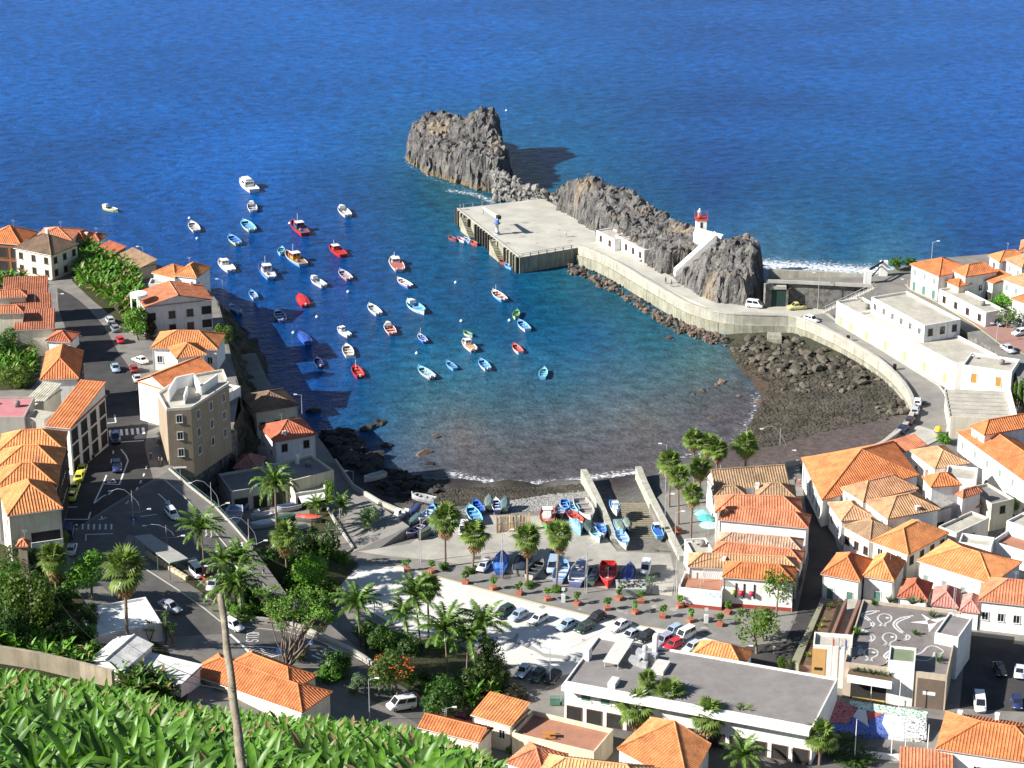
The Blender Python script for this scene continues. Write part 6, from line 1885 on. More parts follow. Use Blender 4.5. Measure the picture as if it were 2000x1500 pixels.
TREES = [
 ('round bright green tree standing over the shaded lower road',181,1116,42,35,181,1172,GRN_B),('tall dark green tree at the edge of the garden slope',62,1172,50,58,70,1250,GRN_M),('dense green tree left of the tall dark garden tree',14,1142,40,42,14,1205,GRN_M),
 ('dark shrubby tree below the porch of the cream end house',40,1085,40,22,40,1112,GRN_D,'b'),('spreading dark tree on the low side of the garden slope',20,1212,34,36,24,1262,GRN_D),('dark green bush in the hollow beside the shaggy palm',132,1238,34,26,135,1268,GRN_D,'b'),
 ('olive bush above the banana strip',182,1262,24,16,182,1278,GRN_M,'b'),('yellow-green shrub beside the flat white roof',166,1200,12,8,166,1208,GRN_Y,'b'),('feathery green shrub at the garage corner of the cream end house',118,1056,22,18,118,1074,GRN_Y,'b'),
 ('dark green tree, the left of two beside the boatyard garden',606,1062,27,34,610,1112,GRN_D),('dark green tree, the right of two beside the boatyard garden',641,1064,28,36,640,1114,GRN_D),('broad light green tree spreading beside the ramp railing',596,1120,44,34,600,1160,GRN_B),
 ('green tree under the slender bare palm trunk',545,1102,32,28,548,1140,GRN_M),('leafy green shrub thicket below the ramp railing',520,1085,26,22,525,1108,GRN_M,'b'),('bushy tree beyond the bare branching tree',640,1150,26,24,640,1182,GRN_M),
 ('grey-green round bush alone on the landing ramp',723,1010,21,19,723,1038,GRN_G),('slender light green tree beside the restaurant awning',643,962,12,25,645,1002,GRN_B),('small pale yucca tree in the garden by the landing ramp',658,1028,17,20,660,1064,GRN_G,None,True),
 ('flame tree with orange blossom by the van',766,1310,46,36,778,1362,GRN_M,None,False,'f'),('round green bush on the lawn of the junction island',636,1318,30,14,640,1330,GRN_M,'b'),('grey-green shrub by the pavement beside the lawn',693,1338,22,18,695,1356,GRN_G,'b'),('pink-tinged oleander bush by the zebra crossing',588,1280,16,10,588,1290,(0.14,0.13,0.06),'b'),
 ('dense round tree beside the white van',872,1366,50,38,880,1408,GRN_D),('dark tree under the feathery palms',752,1252,30,26,755,1288,GRN_D),('dense dark tree right of the feathery palms',962,1290,38,40,962,1342,GRN_D),('dark green tree between the palms and the car park',805,1262,26,24,808,1296,GRN_D),
 ('dark shrub left of the feathery palms',716,1226,24,18,716,1250,GRN_D,'b'),('dark bush behind the little orange roof by the lower street',925,1330,30,22,925,1356,GRN_D,'b'),('slim light tree between the flame tree and the dense round tree',836,1344,10,20,838,1368,GRN_B,None,True),
 ('airy tree with thin leaves before the lantern house',1518,1142,30,34,1516,1204,GRN_M,None,True),('leafy street tree in front of the car park kiosk',1470,1222,44,34,1478,1276,GRN_M,None,True),('dark-leaved tree behind the leafy street tree',1488,1215,26,24,1490,1252,GRN_M),('small round bush at the end of the olive ramp wall',1532,1296,13,12,1532,1312,GRN_B,'b'),
 ('green tree in the forecourt of the gabled house',264,626,31,27,270,664,GRN_B),('dark purple-leaved bush beside the forecourt tree',292,640,16,18,292,660,(0.07,0.05,0.03),'b'),('green bush on the cliff beside the gabled house',436,652,22,17,436,668,GRN_M,'b'),('grey twiggy bush at the entrance of the gabled house',240,600,14,10,240,612,(0.2,0.17,0.13),'b'),
 ('dark leafy tree in the yard by the shaded street',22,672,38,26,24,700,GRN_D),('green tree at the corner of the leafy yard',62,662,24,18,62,682,GRN_M),('bright shrub at the lower end of the leafy yard',30,738,34,18,30,755,GRN_B,'b'),('small rust-leaved tree at the foot of the taupe corner building',322,858,20,13,326,880,(0.16,0.13,0.04),None,True),
 ('dark green tree, the left of two on the seaward verge of the upper road',1752,513,15,11,1752,528,GRN_M),('dark green tree, the right of two on the seaward verge of the upper road',1780,512,18,10,1780,528,GRN_D),('white-blossomed tree by the parked cars of the upper road',1967,617,22,16,1966,640,GRN_M,None,True,'w'),
 ('ivy-covered green bank between the white houses',1946,590,30,16,1946,602,GRN_B,'h'),('bushy green tree at the far right above the courtyards',1988,984,20,14,1990,1008,GRN_B),('yellow-flowered shrub beside the wheeled bin',1845,856,17,12,1845,868,GRN_M,'b'),('green shrub before the ribbed concrete roof',1886,828,12,9,1886,838,GRN_B,'b'),
 ('climbing greenery on the wall beside the ribbed concrete roof',1986,768,9,34,1986,812,GRN_B,'h'),('small tree on the roof garden of the tall white block',1780,594,6,5,1780,602,GRN_M,None,True),('bushy verge shrub below the date palm',470,1196,30,14,470,1208,GRN_M,'b'),('bright green shrub beside the pole and balustrade',452,1188,16,10,452,1197,GRN_B,'b'),
 ('dark shrubs along the balustrade',536,1198,28,14,536,1210,GRN_M,'b'),('small olive tree beside the rubble-filled concrete tank',1271,1134,13,14,1272,1158,GRN_G,None,True),('creeper climbing the white fascia beside the fan palms',1200,1385,14,16,1200,1402,GRN_M,'b'),
 ('dark clipped hedge below the mosaic bank',1668,1462,60,10,1668,1470,GRN_D,'h'),('red-leaved bush in front of the grey roofed building',1440,1432,22,12,1440,1442,(0.12,0.05,0.03),'b'),('scrubby dark bush over the red garden roof',1010,1352,30,14,1010,1362,(0.06,.05,.03),'b'),
 ('green shrubs by the violet car',1000,1452,22,12,1000,1462,GRN_B,'b'),('green bush at the lower right corner of the garden',1985,1494,30,12,1985,1505,GRN_B,'b'),('green bush in the courtyard beside the arched house',1958,1050,8,6,1958,1056,GRN_M,'b'),('low green shrubs on the cliff beyond the cream seaside house',470,790,24,16,470,806,GRN_D,'b'),('dark ivy at the foot of the retaining wall',440,862,26,16,440,878,GRN_D,'b')]
for T_ in TREES:
 lab, cx, cy, rx, ry, bx, by, col = T_[:8]
 kd = T_[8] if len(T_) > 8 else None
 air = T_[9] if len(T_) > 9 else False
 fl_ = {'f': ((0.75, 0.16, 0.03), 34, 'orange'), 'w': ((0.8, 0.78, 0.74), 16, 'white')}.get(T_[10]) if len(T_) > 10 else None
 tree(lab, cx, cy, rx, ry, bx, by, col, airy=air, name={'b': 'bush', 'h': 'hedge', None: 'tree'}[kd], flowers=fl_)
RQ = random.Random(77)
for poly,n,lab,cs in (([(480,1062),(590,1060),(690,1100),(655,1150),(640,1195),(570,1160),(510,1090)],15,'leafy shrub crowded in the garden below the ramp railing',(GRN_M,GRN_D,GRN_B)),([(705,1290),(745,1245),(890,1268),(985,1310),(980,1365),(880,1395),(800,1345)],17,'dark evergreen shrub crowded under the garden palms',(GRN_D,GRN_D,GRN_M)),
       ([(-10,1075),(60,1085),(125,1122),(165,1195),(240,1240),(120,1262),(0,1240)],18,'dark shrub of the overgrown garden slope',(GRN_D,GRN_M,GRN_D)),([(440,1175),(520,1172),(630,1228),(560,1214),(480,1202)],7,'low shrub on the verge inside the balustrade',(GRN_M,GRN_B,GRN_D)),([(640,1300),(700,1345),(760,1372),(690,1360),(610,1322)],5,'low shrub at the lawn edge by the pavement',(GRN_G,GRN_M,GRN_B))):
 k = 0
 while k < n:
  x, y = RQ.uniform(-10, 990), RQ.uniform(1055, 1400)
  if not inside(poly, x, y): continue
  r = RQ.uniform(14, 27)
  tree(lab,x,y -r*RQ.uniform(.7,1.1),r,r*RQ.uniform(.6,1),x,y,RQ.choice(cs),name='bush',group=lab.split(' ',2)[2] if False else lab.replace('shrub','shrubs')); k+=1
# the bare-branched tree at the junction
bt=thing('branching_tree','large tree of many bare fanning branches tipped with tufts at the junction','tree',tuple(at(556,1308)))
RT = random.Random(8)
tb = MB(); tips = []
def grow(p, d, l, r, n):
 q = p + d * l
 tb.tube([p, p.lerp(q, .5) + Vector((RT.uniform(-.06, .06), RT.uniform(-.06, .06), 0)) * l, q], [r, r * .85, r * .68], M_TRUNK, 5)
 if n == 0:
  tips.append(q); return
 for k in range(2 if n > 1 else 3):
  e = (d + Vector((RT.uniform(-.34, .42), RT.uniform(-.35, .35), RT.uniform(-.1, .3)))).normalized()
  grow(q, e, l * RT.uniform(.66, .9), r * .66, n - 1)
for d0 in ((.10,.1,1),(.32,.25,.9),(.55,.1,.85),(-.08,-.1,1),(.4,-.25,.8),(.7,.3,.75),(.2,.3,1),(.48,.4,.9),(.05,-.3,1),(.26,-.1,.95)):
 grow(Vector((RT.uniform(-.15, .15), RT.uniform(-.15, .15), -.2)), Vector(d0).normalized(), 3.9, .2, 4)
tb.build('trunk', bt)
cb = MB()
for q in tips:
 for j in range(16):
  p = q + Vector((RT.gauss(0, .42), RT.gauss(0, .42), RT.gauss(.1, .26)))
  u = Vector((RT.gauss(0, 1), RT.gauss(0, 1), RT.gauss(0, .6))).normalized(); w = u.orthogonal().normalized()
  cb.add([p - u * .24, p + w * .1, p + u * .24, p - w * .1], [(0, 1, 2, 3)], M_LEAF)
cb.build('crown', bt, GRN_B)
# ---- palms
def fan_frond(seed, m, R_=1.0, droop=.35, n=15, pet=.75):
 R = random.Random(seed); mb = MB()
 mb.add([(0, -.03, 0), (pet, -.02, .0), (pet, .02, 0), (0, .03, 0)], [(0, 1, 2, 3)], m)
 for i in range(n):
  a = rad(-100 + 200 * i / (n - 1))
  l = R_ * (.72 + .28 * math.cos(a)) * R.uniform(.9, 1.08)
  d = Vector((math.cos(a), math.sin(a), 0)); s = Vector((-math.sin(a), math.cos(a), 0))
  b = Vector((pet, 0, 0)); k = b + d * l * .62; e = b + d * l
  k.z -= droop * .12 * l; e.z -= droop * l * R.uniform(.5, 1.2)
  w = .085
  mb.add([b, k - s * w, e, k + s * w], [(0, 1, 3), (1, 2, 3)], m)
 return mb.mesh('frond')
FAN = [fan_frond(i, M_PALM) for i in range(3)]
FANDRY = [fan_frond(7 + i, M_PALMDRY, .95, .6, 11) for i in range(2)]
def feather_frond(seed, m, L=3.0, arch=1.5, n=22, ll=.62):
 R = random.Random(seed); mb = MB()
 p = Vector((0, 0, 0)); ang = rad(58); pts = []
 for i in range(n + 1):
  pts.append(p.copy()); p = p + Vector((math.cos(ang), 0, math.sin(ang))) * (L / n); ang -= arch / n * (0.4 + 1.2 * i / n)
 mb.tube([pts[0], pts[n // 3], pts[2 * n // 3], pts[n]], [.05, .035, .02, .008], m, 4, False)
 for i in range(2, n + 1):
  t = (pts[i] - pts[i - 1]).normalized()
  l = ll * math.sin(math.pi * min(1, .12 + .86 * i / n)) ** .6
  for s in (-1, 1):
   d = (Vector((0, s, 0)) * .8 + t * .55 + Vector((0, 0, R.uniform(-.75, -.15)))).normalized()
   e = pts[i] + d * l; w = t * .09
   mb.add([pts[i] - w, pts[i] + w, e], [(0, 1, 2)], m)
 return mb.mesh('frond')
FEA = [feather_frond(i, M_FEATH) for i in range(3)]
DATE = [feather_frond(10 + i, M_FEATH, 3.0, 1.9, 26, .42) for i in range(2)]
def palm(label, cx, cy, rpx, bx, by, kind='fan', skirt=20, tr=.2, group=None, k=[0], shade=1.0):
 k[0] += 1
 R = random.Random(k[0] * 31)
 b = at(bx, by)
 H = rise_of(b, cy)
 s = px_scale(b + Vector((0, 0, H)))
 r = rpx / s
 c = Vector(((cx - bx) / s, 0, H))
 t = thing('fan_palm' if kind == 'fan' else 'feather_palm' if kind == 'fea' else 'date_palm', label, 'palm', tuple(b), 0, group)
 MB().tube([(0,0,-.3),(0,0,.4),c*.5+Vector((R.uniform(-.1,.1),0,0)),c -Vector((0,0,.15))],[tr*1.5,tr*1.1,tr,tr*.8],M_PTRUNK,8).build('trunk',t)
 if kind == 'fan':
  sc = r / 1.35
  for i in range(34):
   el = rad(84 - 118 * (i / 33) ** .9 + R.uniform(-8, 8))
   q = sc * R.uniform(.85, 1.1)
   put('frond', R.choice(FAN), t, None, tuple(c), (R.uniform(-.3, .3), -el, i * 2.4 + R.uniform(-.25, .25)), (q, q, q))
  for i in range(skirt):
   el = rad(-R.uniform(52, 84)); q = sc * R.uniform(.8, 1.05)
   put('dead_frond',R.choice(FANDRY),t,None,tuple(c -Vector((0,0,.25*sc+R.uniform(0,.4)*skirt/14))),(R.uniform(-.3,.3),-el,R.uniform(0,6.28)),(q,q,q))
 else:
  me = FEA if kind == 'fea' else DATE
  n = 24 if kind == 'fea' else 34
  sc = r / 1.75
  for i in range(n):
   el = rad(28 - 75 * (i / (n - 1)) + R.uniform(-6, 6)) if kind == 'fea' else rad(32 - 95 * (i / (n - 1)) + R.uniform(-6, 6))
   q = sc * R.uniform(.88, 1.1)
   put('frond', R.choice(me), t, None, tuple(c), (R.uniform(-.15, .15), -el, i * 2.4 + R.uniform(-.3, .3)), (q, q, q))
  if kind == 'date':
   fb = MB()
   for i in range(7):
    a = R.uniform(0, 6.28)
    for j in range(16):
     p=c+Vector((math.cos(a)*.7+R.gauss(0,.16),math.sin(a)*.7+R.gauss(0,.16),-.25+R.gauss(0,.22)))*sc*1.0+c*(1 -1.0*1)
     p = c + (Vector((math.cos(a) * .75 + R.gauss(0, .16), math.sin(a) * .75 + R.gauss(0, .16), -.2 + R.gauss(0, .25)))) * sc
     fb.add([p+Vector((-.09,0,0)),p+Vector((0,-.09,-.06)),p+Vector((.09,0,0)),p+Vector((0,.09,.09))],[(0,1,2,3)],mat('palm_fruit',(0.65,0.34,0.03),(0.5,.25,.03),scale=4))
   fb.build('fruit_stalk', t)
 return t
GP = 'fan palms along the boat yard'
palm('leftmost fan palm in the row along the boat yard', 872, 1014, 28, 870, 1106, group=GP)
palm('second fan palm from the left in the row along the boat yard', 927, 1044, 27, 923, 1113, group=GP)
palm('third fan palm from the left in the row along the boat yard', 1029, 1052, 26, 1030, 1141, group=GP)
palm('rightmost fan palm in the row along the boat yard', 1092, 1045, 26, 1086, 1148, group=GP)
GW = 'fan palms by the beach promenade'
for (cx,cy,r,bx,by,lab) in [(1352,858,20,1356,938,'farthest left fan palm of the beach clump'),(1381,868,20,1383,942,'middle fan palm at the back of the beach clump'),(1400,879,20,1396,946,'right fan palm at the back of the beach clump'),
  (1454,868,24,1455,928,'lone fan palm right of the beach clump against the sand'),(1365,914,21,1368,974,'fan palm in the middle of the beach clump'),(1306,904,23,1307,990,'tall fan palm nearest the slipway wall'),(1322,930,21,1325,1024,'fan palm with the longest trunk beside the slipway wall'),(1349,966,20,1349,1084,'nearest fan palm of the beach clump before the parasols')]:
 palm(lab, cx, cy, r, bx, by, group=GW, skirt=9)
palm('slender shaggy fan palm with a thick skirt beside the boats', 561, 1046, 28, 562, 1150, skirt=26, tr=.16)
palm('tall shaggy fan palm rising over the flat white roof', 253, 1112, 40, 250, 1262, skirt=30, tr=.26)
palm('shaggy fan palm left of the round bright tree', 110, 1092, 30, 113, 1168, skirt=26)
palm('small green fan palm under the end house balcony', 62, 1080, 20, 62, 1100, skirt=0)
palm('tall thin fan palm among the feathery palms', 836, 1145, 26, 837, 1262, skirt=14, tr=.16)
palm('leftmost fan palm before the grey flat-roofed building', 1241, 1382, 34, 1241, 1430, skirt=6)
palm('second fan palm from the left before the grey flat-roofed building', 1306, 1360, 32, 1306, 1424, skirt=8)
palm('small thin palm between the two fan palms at the grey roof edge', 1262, 1328, 18, 1264, 1412, skirt=0, tr=.1)
palm('third fan palm from the left before the grey flat-roofed building', 1382, 1398, 32, 1385, 1456, skirt=8)
palm('fourth fan palm from the left before the grey flat-roofed building', 1450, 1404, 28, 1453, 1454, skirt=6)
palm('fan palm in front of the mosaic bank', 1602, 1438, 30, 1600, 1494, skirt=4)
palm('date palm with orange fruit beside the boathouse', 542, 944, 34, 541, 1050, 'date', tr=.2)
palm('drooping date palm with orange fruit beside the ramp road', 461, 1142, 46, 462, 1190, 'date', tr=.25)
palm('feather palm on the verge by the bus shelter', 397, 1034, 34, 399, 1118, 'fea', tr=.13)
palm('yellow-green feather palm before the date palm', 436, 1098, 28, 440, 1168, 'fea', tr=.12)
palm('bushy feather palm behind the date palm', 472, 1094, 32, 474, 1162, 'fea', tr=.12)
palm('drooping feather palm at the left of the car park garden', 700, 1180, 34, 704, 1262, 'fea', tr=.14)
palm('tall feather palm beside the thin fan palm', 812, 1165, 34, 822, 1270, 'fea', tr=.14)
palm('low feather palm between the dark garden trees', 790, 1200, 30, 794, 1268, 'fea', tr=.14)
palm('feather palm in the middle of the car park garden', 870, 1232, 40, 874, 1340, 'fea', tr=.15)
palm('rightmost feather palm of the car park garden', 944, 1222, 38, 946, 1330, 'fea', tr=.15)
palm('second feather palm from the right in the car park garden', 915, 1250, 34, 912, 1345, 'fea', tr=.14)
palm('feather palm at the bottom edge by the orange pyramid roof', 1450, 1478, 32, 1452, 1512, 'fea', tr=.13)
palm('little feather palm at the bar awning', 618, 986, 16, 618, 1006, 'fea', tr=.08)
palm('little feather palm at the foot of the landing ramp garden', 670, 986, 18, 664, 1018, 'fea', tr=.08)
# branched yuccas before the white flat roof
for (cx,cy,bx,by,lab) in ((290,1220,292,1252,'thin branched yucca before the flat white roof'),(322,1205,324,1258,'broad branched yucca left of the parked dark car'),(346,1220,340,1262,'dark branched yucca beside the white walls')):
 b = at(bx, by); H = rise_of(b, cy); s = px_scale(b)
 t = thing('yucca', lab, 'yucca', tuple(b))
 tb = MB(); fb = MB(); R = random.Random(bx)
 for i in range(4):
  e = Vector((R.uniform(-1.2, 1.2), R.uniform(-.8, .8), H * R.uniform(.6, 1.1)))
  tb.tube([(0, 0, -.2), e * .5 + Vector((0, 0, -.3)), e], [.16, .12, .09], M_TRUNK, 5)
  for j in range(34):
   d = Vector((R.gauss(0, 1), R.gauss(0, 1), R.gauss(.3, .8))).normalized(); w = d.orthogonal().normalized() * .05
   fb.add([e - w, e + w, e + d * R.uniform(.6, 1.0)], [(0, 1, 2)], M_LEAF)
 tb.build('trunk', t); fb.build('crown', t, GRN_M)
# spiky succulents of the mosaic roof and beds
def spiky(label, px, py, z, r, col, n=22, group='agaves of the mosaic roof'):
 R = random.Random(int(px * 7 + py)); fb = MB()
 for j in range(n):
  a = j * 2.4; el = rad(R.uniform(15, 80)); d = Vector((math.cos(a) * math.cos(el), math.sin(a) * math.cos(el), math.sin(el)))
  w = Vector((-math.sin(a), math.cos(a), 0)) * r * .09
  fb.add([-w, w, d * r * .6 + w * .8, d * r, d * r * .6 - w * .8], [(0, 1, 2, 3, 4)], M_LEAF)
 o = fb.build('agave', None, col); o.location = G(px, py, z)
 tag(o, label, 'agave', group)
ZR = T + 5.72
for (px,py,r,c_,lab) in ((1705,1181,1.2,GRN_M,'upright green agave at the back left corner of the mosaic roof'),(1738,1178,1.7,GRN_G,'grey agave at the back edge of the mosaic roof'),(1782,1180,1.8,GRN_G,'broad grey agave at the middle of the back edge'),(1800,1178,1.2,GRN_Y,'yellowish agave beside the broad grey agave'),
  (1822,1205,1.4,GRN_G,'agave in the white star of the mosaic roof'),(1673,1240,1.7,GRN_M,'bushy green agave at the left side of the mosaic roof'),(1788,1240,1.2,GRN_M,'spiky agave in the middle of the mosaic roof'),(1832,1292,1.6,GRN_G,'pale agave at the front right corner of the mosaic roof'),(1781,1270,.7,GRN_Y,'small yellow-green succulent near the front of the mosaic roof')):
 spiky(lab, px, py, ZR, r, c_)
for i, (px, py) in enumerate(((1622, 1186), (1608, 1214), (1602, 1225), (1595, 1238), (1586, 1258), (1578, 1282), (1634, 1180))):
 spiky('pale aloe in the long planting bed, number %s from the street' % ('one two three four five six seven'.split()[i]) if False else ['aloe at the top of the long bed','aloe in the upper half of the long bed','aloe in the middle of the long planting bed','aloe just below the middle of the long bed','aloe in the lower half of the long bed','aloe at the lower end of the long bed','aloe beside the light well at the bed top'][i],px,py,T+1.25,.9,GRN_Y,18,'aloes of the planting bed')
for i in range(7):
 spiky('pale succulent in the white balcony trough',1668+i*11.5,1311+i*1.6,T+5.1,1.0,GRN_G,18,'succulents of the balcony trough')
# ---------------------------------------------------------------- boats
M_BWHITE = mat('boat_white', (0.78, 0.78, 0.77), (0.68, 0.68, 0.67), scale=1.5, rough=.4)
def hull_profile(double, cruiser):
 #        x     gunwale  chine  sheer
 if double:
  return [(-.5,0.0,0.0,1.1),(-.44,.17,.06,1.0),(-.3,.38,.24,.86),(-.1,.49,.36,.8),(.12,.48,.34,.84),(.32,.34,.2,.98),(.44,.16,.06,1.12),(.5,0.0,0.0,1.25)]
 if cruiser:
  return [(-.5,.44,.38,1.0),(-.25,.49,.42,1.0),(.05,.5,.4,1.05),(.25,.42,.28,1.14),(.4,.24,.12,1.25),(.47,.1,.03,1.32),(.5,0.0,0.0,1.36)]
 return [(-.5,.36,.30,.86),(-.38,.43,.36,.82),(-.12,.5,.4,.8),(.14,.47,.34,.86),(.32,.33,.2,.98),(.44,.15,.06,1.1),(.5,0.0,0.0,1.22)]
def make_boat(t, L, style, hull, gun, inner, extra=None, wl=True):
 B = max(1.45, min(.36 * L, 3.4)); H = .62 + .05 * L
 pr = hull_profile('double' in style, 'cruiser' in style)
 n = len(pr)
 mb = MB()
 v = []
 for x, g, c, s in pr:
  for sg in (1, -1):
   v += [(x * L, sg * g * B, s * H), (x * L, sg * (g * .62 + c * .38) * B, H * .35), (x * L * .97, sg * c * B * .8, -.25), ]
 f = []
 for i in range(n - 1):
  a, b = i * 6, (i + 1) * 6
  f+=[(a,a+1,b+1,b),(a+1,a+2,b+2,b+1),(a+3,b+3,b+4,a+4),(a+4,b+4,b+5,a+5),(a+2,a+5,b+5,b+2)]
 f += [(0, 3, 4, 1), (1, 4, 5, 2)]
 mb.add(v, f, M_OBJ, False)
 mb.build('hull', t, hull)
 # boot stripe of bottom paint
 # gunwale
 gb = MB()
 for sg in (1, -1):
  pts = [Vector((x * L, sg * g * B, s * H + .02)) for x, g, c, s in pr]
  for a, b in zip(pts[:-1], pts[1:]):
   gb.tube([a, b], .055 + .004 * L, M_OBJ, 4, False)
 if pr[0][1] > .1: gb.tube([(-.5 * L, pr[0][1] * B, pr[0][3] * H), (-.5 * L, -pr[0][1] * B, pr[0][3] * H)], .06, M_OBJ, 4)
 gb.build('gunwale', t, gun)
 # floor or deck
 fl = MB()
 open_ = 'open' in style or 'double' in style
 dz = .30 if open_ else .72
 vs = []
 for x, g, c, s in pr:
  w = g * (.86 if open_ else .98) * B
  vs += [(x * L * .97, w, min(dz * H, s * H - .05)), (x * L * .97, -w, min(dz * H, s * H - .05))]
 fl.add(vs, [(2 * i, 2 * i + 1, 2 * i + 3, 2 * i + 2) for i in range(n - 1)], M_OBJ)
 if open_:
  for sg in (1, -1):
   vs = []
   for x, g, c, s in pr:
    vs += [(x * L * .97, sg * g * .86 * B, dz * H), (x * L * .985, sg * g * .97 * B, s * H)]
   fl.add(vs, [(2 * i, 2 * i + 1, 2 * i + 3, 2 * i + 2) for i in range(n - 1)], M_OBJ)
 fl.build('floor' if open_ else 'deck', t, inner)
 if open_:
  for x, w in ((-.3, .40), (-.05, .46), (.2, .40)):
   MB().box(x * L - .14, x * L + .14, -w * B, w * B, .58 * H, .64 * H, M_OBJ).build('thwart', t, gun)
  q = [p for p in pr if p[0] > .25]
  fd = MB(); k = len(q); vs = []
  for x, g, c, s in q: vs += [(x * L, g * .95 * B, s * H), (x * L, -g * .95 * B, s * H)]
  fd.add(vs, [(2 * i, 2 * i + 1, 2 * i + 3, 2 * i + 2) for i in range(k - 1)], M_OBJ)
  fd.build('foredeck', t, gun)
  MB().box(.47 * L, .5 * L, -.05, .05, H, H * 1.5, M_OBJ).build('stem_post', t, gun)
 if 'motor' in style or 'twin' in style:
  for y in ((0,) if 'twin' not in style else (-.22 * B, .22 * B)):
   e = MB()
   e.box(-.5 * L - .42, -.5 * L - .05, y - .16, y + .16, .75 * H, .75 * H + .48, M_BWHITE)
   e.box(-.5 * L - .32, -.5 * L - .14, y - .07, y + .07, -.3, .8 * H, M_DARK)
   e.build('outboard_motor', t)
 if 'cabin' in style or 'fishing' in style or 'cruiser' in style:
  cx = .14 if 'cabin' in style else -.02 if 'fishing' in style else .08
  cl,cw,ch=(.24*L,.30*B,1.15) if 'cabin' in style else (.2*L,.32*B,1.7) if 'fishing' in style else (.44*L,.40*B,1.5)
  z0 = dz * H - .05
  x0, x1 = cx * L - cl / 2, cx * L + cl / 2
  wm = MB()
  wm.hexa([(x0,-cw,z0),(x1,-cw*.8,z0),(x1,cw*.8,z0),(x0,cw,z0),(x0+.05,-cw*.92,z0+ch),(x1 -.35,-cw*.72,z0+ch),(x1 -.35,cw*.72,z0+ch),(x0+.05,cw*.92,z0+ch)],M_OBJ)
  cab = wm.build('cabin', t, extra or (0.78, 0.78, 0.77))
  MB().box(x0 - .12, x1 - .2, -cw * 1.02, cw * 1.02, z0 + ch, z0 + ch + .07, M_BWHITE).build('cabin_roof', cab)
  wn = MB()
  k = 3 if 'cruiser' in style else 2
  for i in range(k):
   y0_, y1_ = -cw * .8 + cw * 1.6 * (i + .14) / k, -cw * .8 + cw * 1.6 * (i + .86) / k
   wn.box(x0 - .03, x0 + .02, y0_, y1_, z0 + ch * .5, z0 + ch * .88, M_GLASS)
  for sg in (1, -1):
   wn.box(x0 + cl * .15, x0 + cl * .6, sg * cw * .93 - .04, sg * cw * .93 + .04, z0 + ch * .52, z0 + ch * .86, M_GLASS)
  wn.build('window', cab)
  if 'cruiser' in style:
   MB().hexa([(.3*L,-.14*B,H),(.46*L,-.04*B,H*1.2),(.46*L,.04*B,H*1.2),(.3*L,.14*B,H),(.3*L,-.12*B,H+.45),(.42*L,-.03*B,H*1.2+.2),(.42*L,.03*B,H*1.2+.2),(.3*L,.12*B,H+.45)],M_BWHITE).build('fore_cabin',t)
   MB().box(x0 + .3, x1 - .9, -cw * .7, cw * .7, z0 + ch + .07, z0 + ch + .6, M_BWHITE).build('flybridge', t)
 if 'mast' in style or 'fishing' in style:
  mx = .1 * L if 'fishing' in style else .25 * L
  MB().tube([(mx, 0, dz * H), (mx, 0, H + (3.2 if 'fishing' in style else 1.9))], .05, M_BWHITE, 5).build('mast', t)
 if 'gear' in style or 'fishing' in style:
  R = random.Random(int(L * 100))
  for i in range(4):
   c = [(0.6, .3, .05), (.05, .07, .2), (.5, .5, .45), (.6, .1, .05)][i]
   x, y = R.uniform(-.42, -.18) * L if i < 2 else R.uniform(.22, .34) * L, R.uniform(-.15, .15) * B
   MB().box(x - .3, x + .3, y - .25, y + .25, dz * H, dz * H + R.uniform(.25, .5), M_OBJ).build('gear_box', t, c)
 if 'tarp' in style:
  tb = MB(); vs = []
  for i, (x, g, c, s) in enumerate(pr):
   hp = s * H + .12 + .30 * math.sin(math.pi * min(1, max(0, x + .5)))
   vs+=[(x*L*.96,g*B*1.02,s*H -.08),(x*L*.96,g*B*.5,hp -.06*(i % 2)),(x*L*.96,0,hp),(x*L*.96,-g*B*.5,hp -.06*(i % 2)),(x*L*.96,-g*B*1.02,s*H -.08)]
  for i in range(n - 1):
   for j in range(4):
    a = i * 5 + j
    tb.add([vs[a], vs[a + 1], vs[a + 6], vs[a + 5]], [(0, 1, 2, 3)], M_OBJ)
  tb.build('tarpaulin', t, extra)
 if 'canopy' in style:
  MB().hexa([(.16*L,-.3*B,H),(.4*L,-.16*B,H*1.1),(.4*L,.16*B,H*1.1),(.16*L,.3*B,H),(.18*L,-.26*B,H+.8),(.38*L,-.14*B,H+.7),(.38*L,.14*B,H+.7),(.18*L,.26*B,H+.8)],M_OBJ).build('spray_hood',t,extra or (.78,.78,.77))
def boat(label, bow, stern, style, hull, gun, inner, extra=None, z=None, group=None, name='boat', lmax=11.0, lift=0.0, tilt=0.0):
 if z is None:
  a, b = G(stern[0], stern[1], .45), G(bow[0], bow[1], .6)
 else:
  a, b = at(*stern), at(*bow)
 d = b - a; d.z = 0
 L = max(3.4, min(d.length, lmax)) if z is None else max(5.0, min(d.length * 1.12, lmax))
 c = (a + b) / 2
 t = thing(name, label, 'boat', (c.x, c.y, 0.0 if z is None else c.z + .32 + lift), math.atan2(d.y, d.x), group)
 if tilt: t.rotation_euler = (tilt, 0, math.atan2(d.y, d.x))
 make_boat(t, L, style, hull, gun, inner, extra)
 if z is not None:
  h = -(.32 + lift)
  for x in (-.28, .22):
   MB().box(x * L - .12, x * L + .12, -.5, .5, h, -.14, M_TIMB).build('cradle', t)
 return t
BLU,LBL,CYA,WHI,RED_,YEL,PUR,NAV,GRE,ORA,WOD,GRY,PNK=(0.05,0.15,0.55),(0.18,0.42,0.75),(0.25,0.6,0.75),(0.78,0.78,0.77),(0.60,0.03,0.03),(0.62,0.58,0.2),(0.28,0.26,0.55),(0.03,0.05,0.15),(0.12,0.35,0.16),(0.75,0.3,0.06),(0.35,0.25,0.15),(0.5,0.5,0.5),(0.62,0.3,0.28)
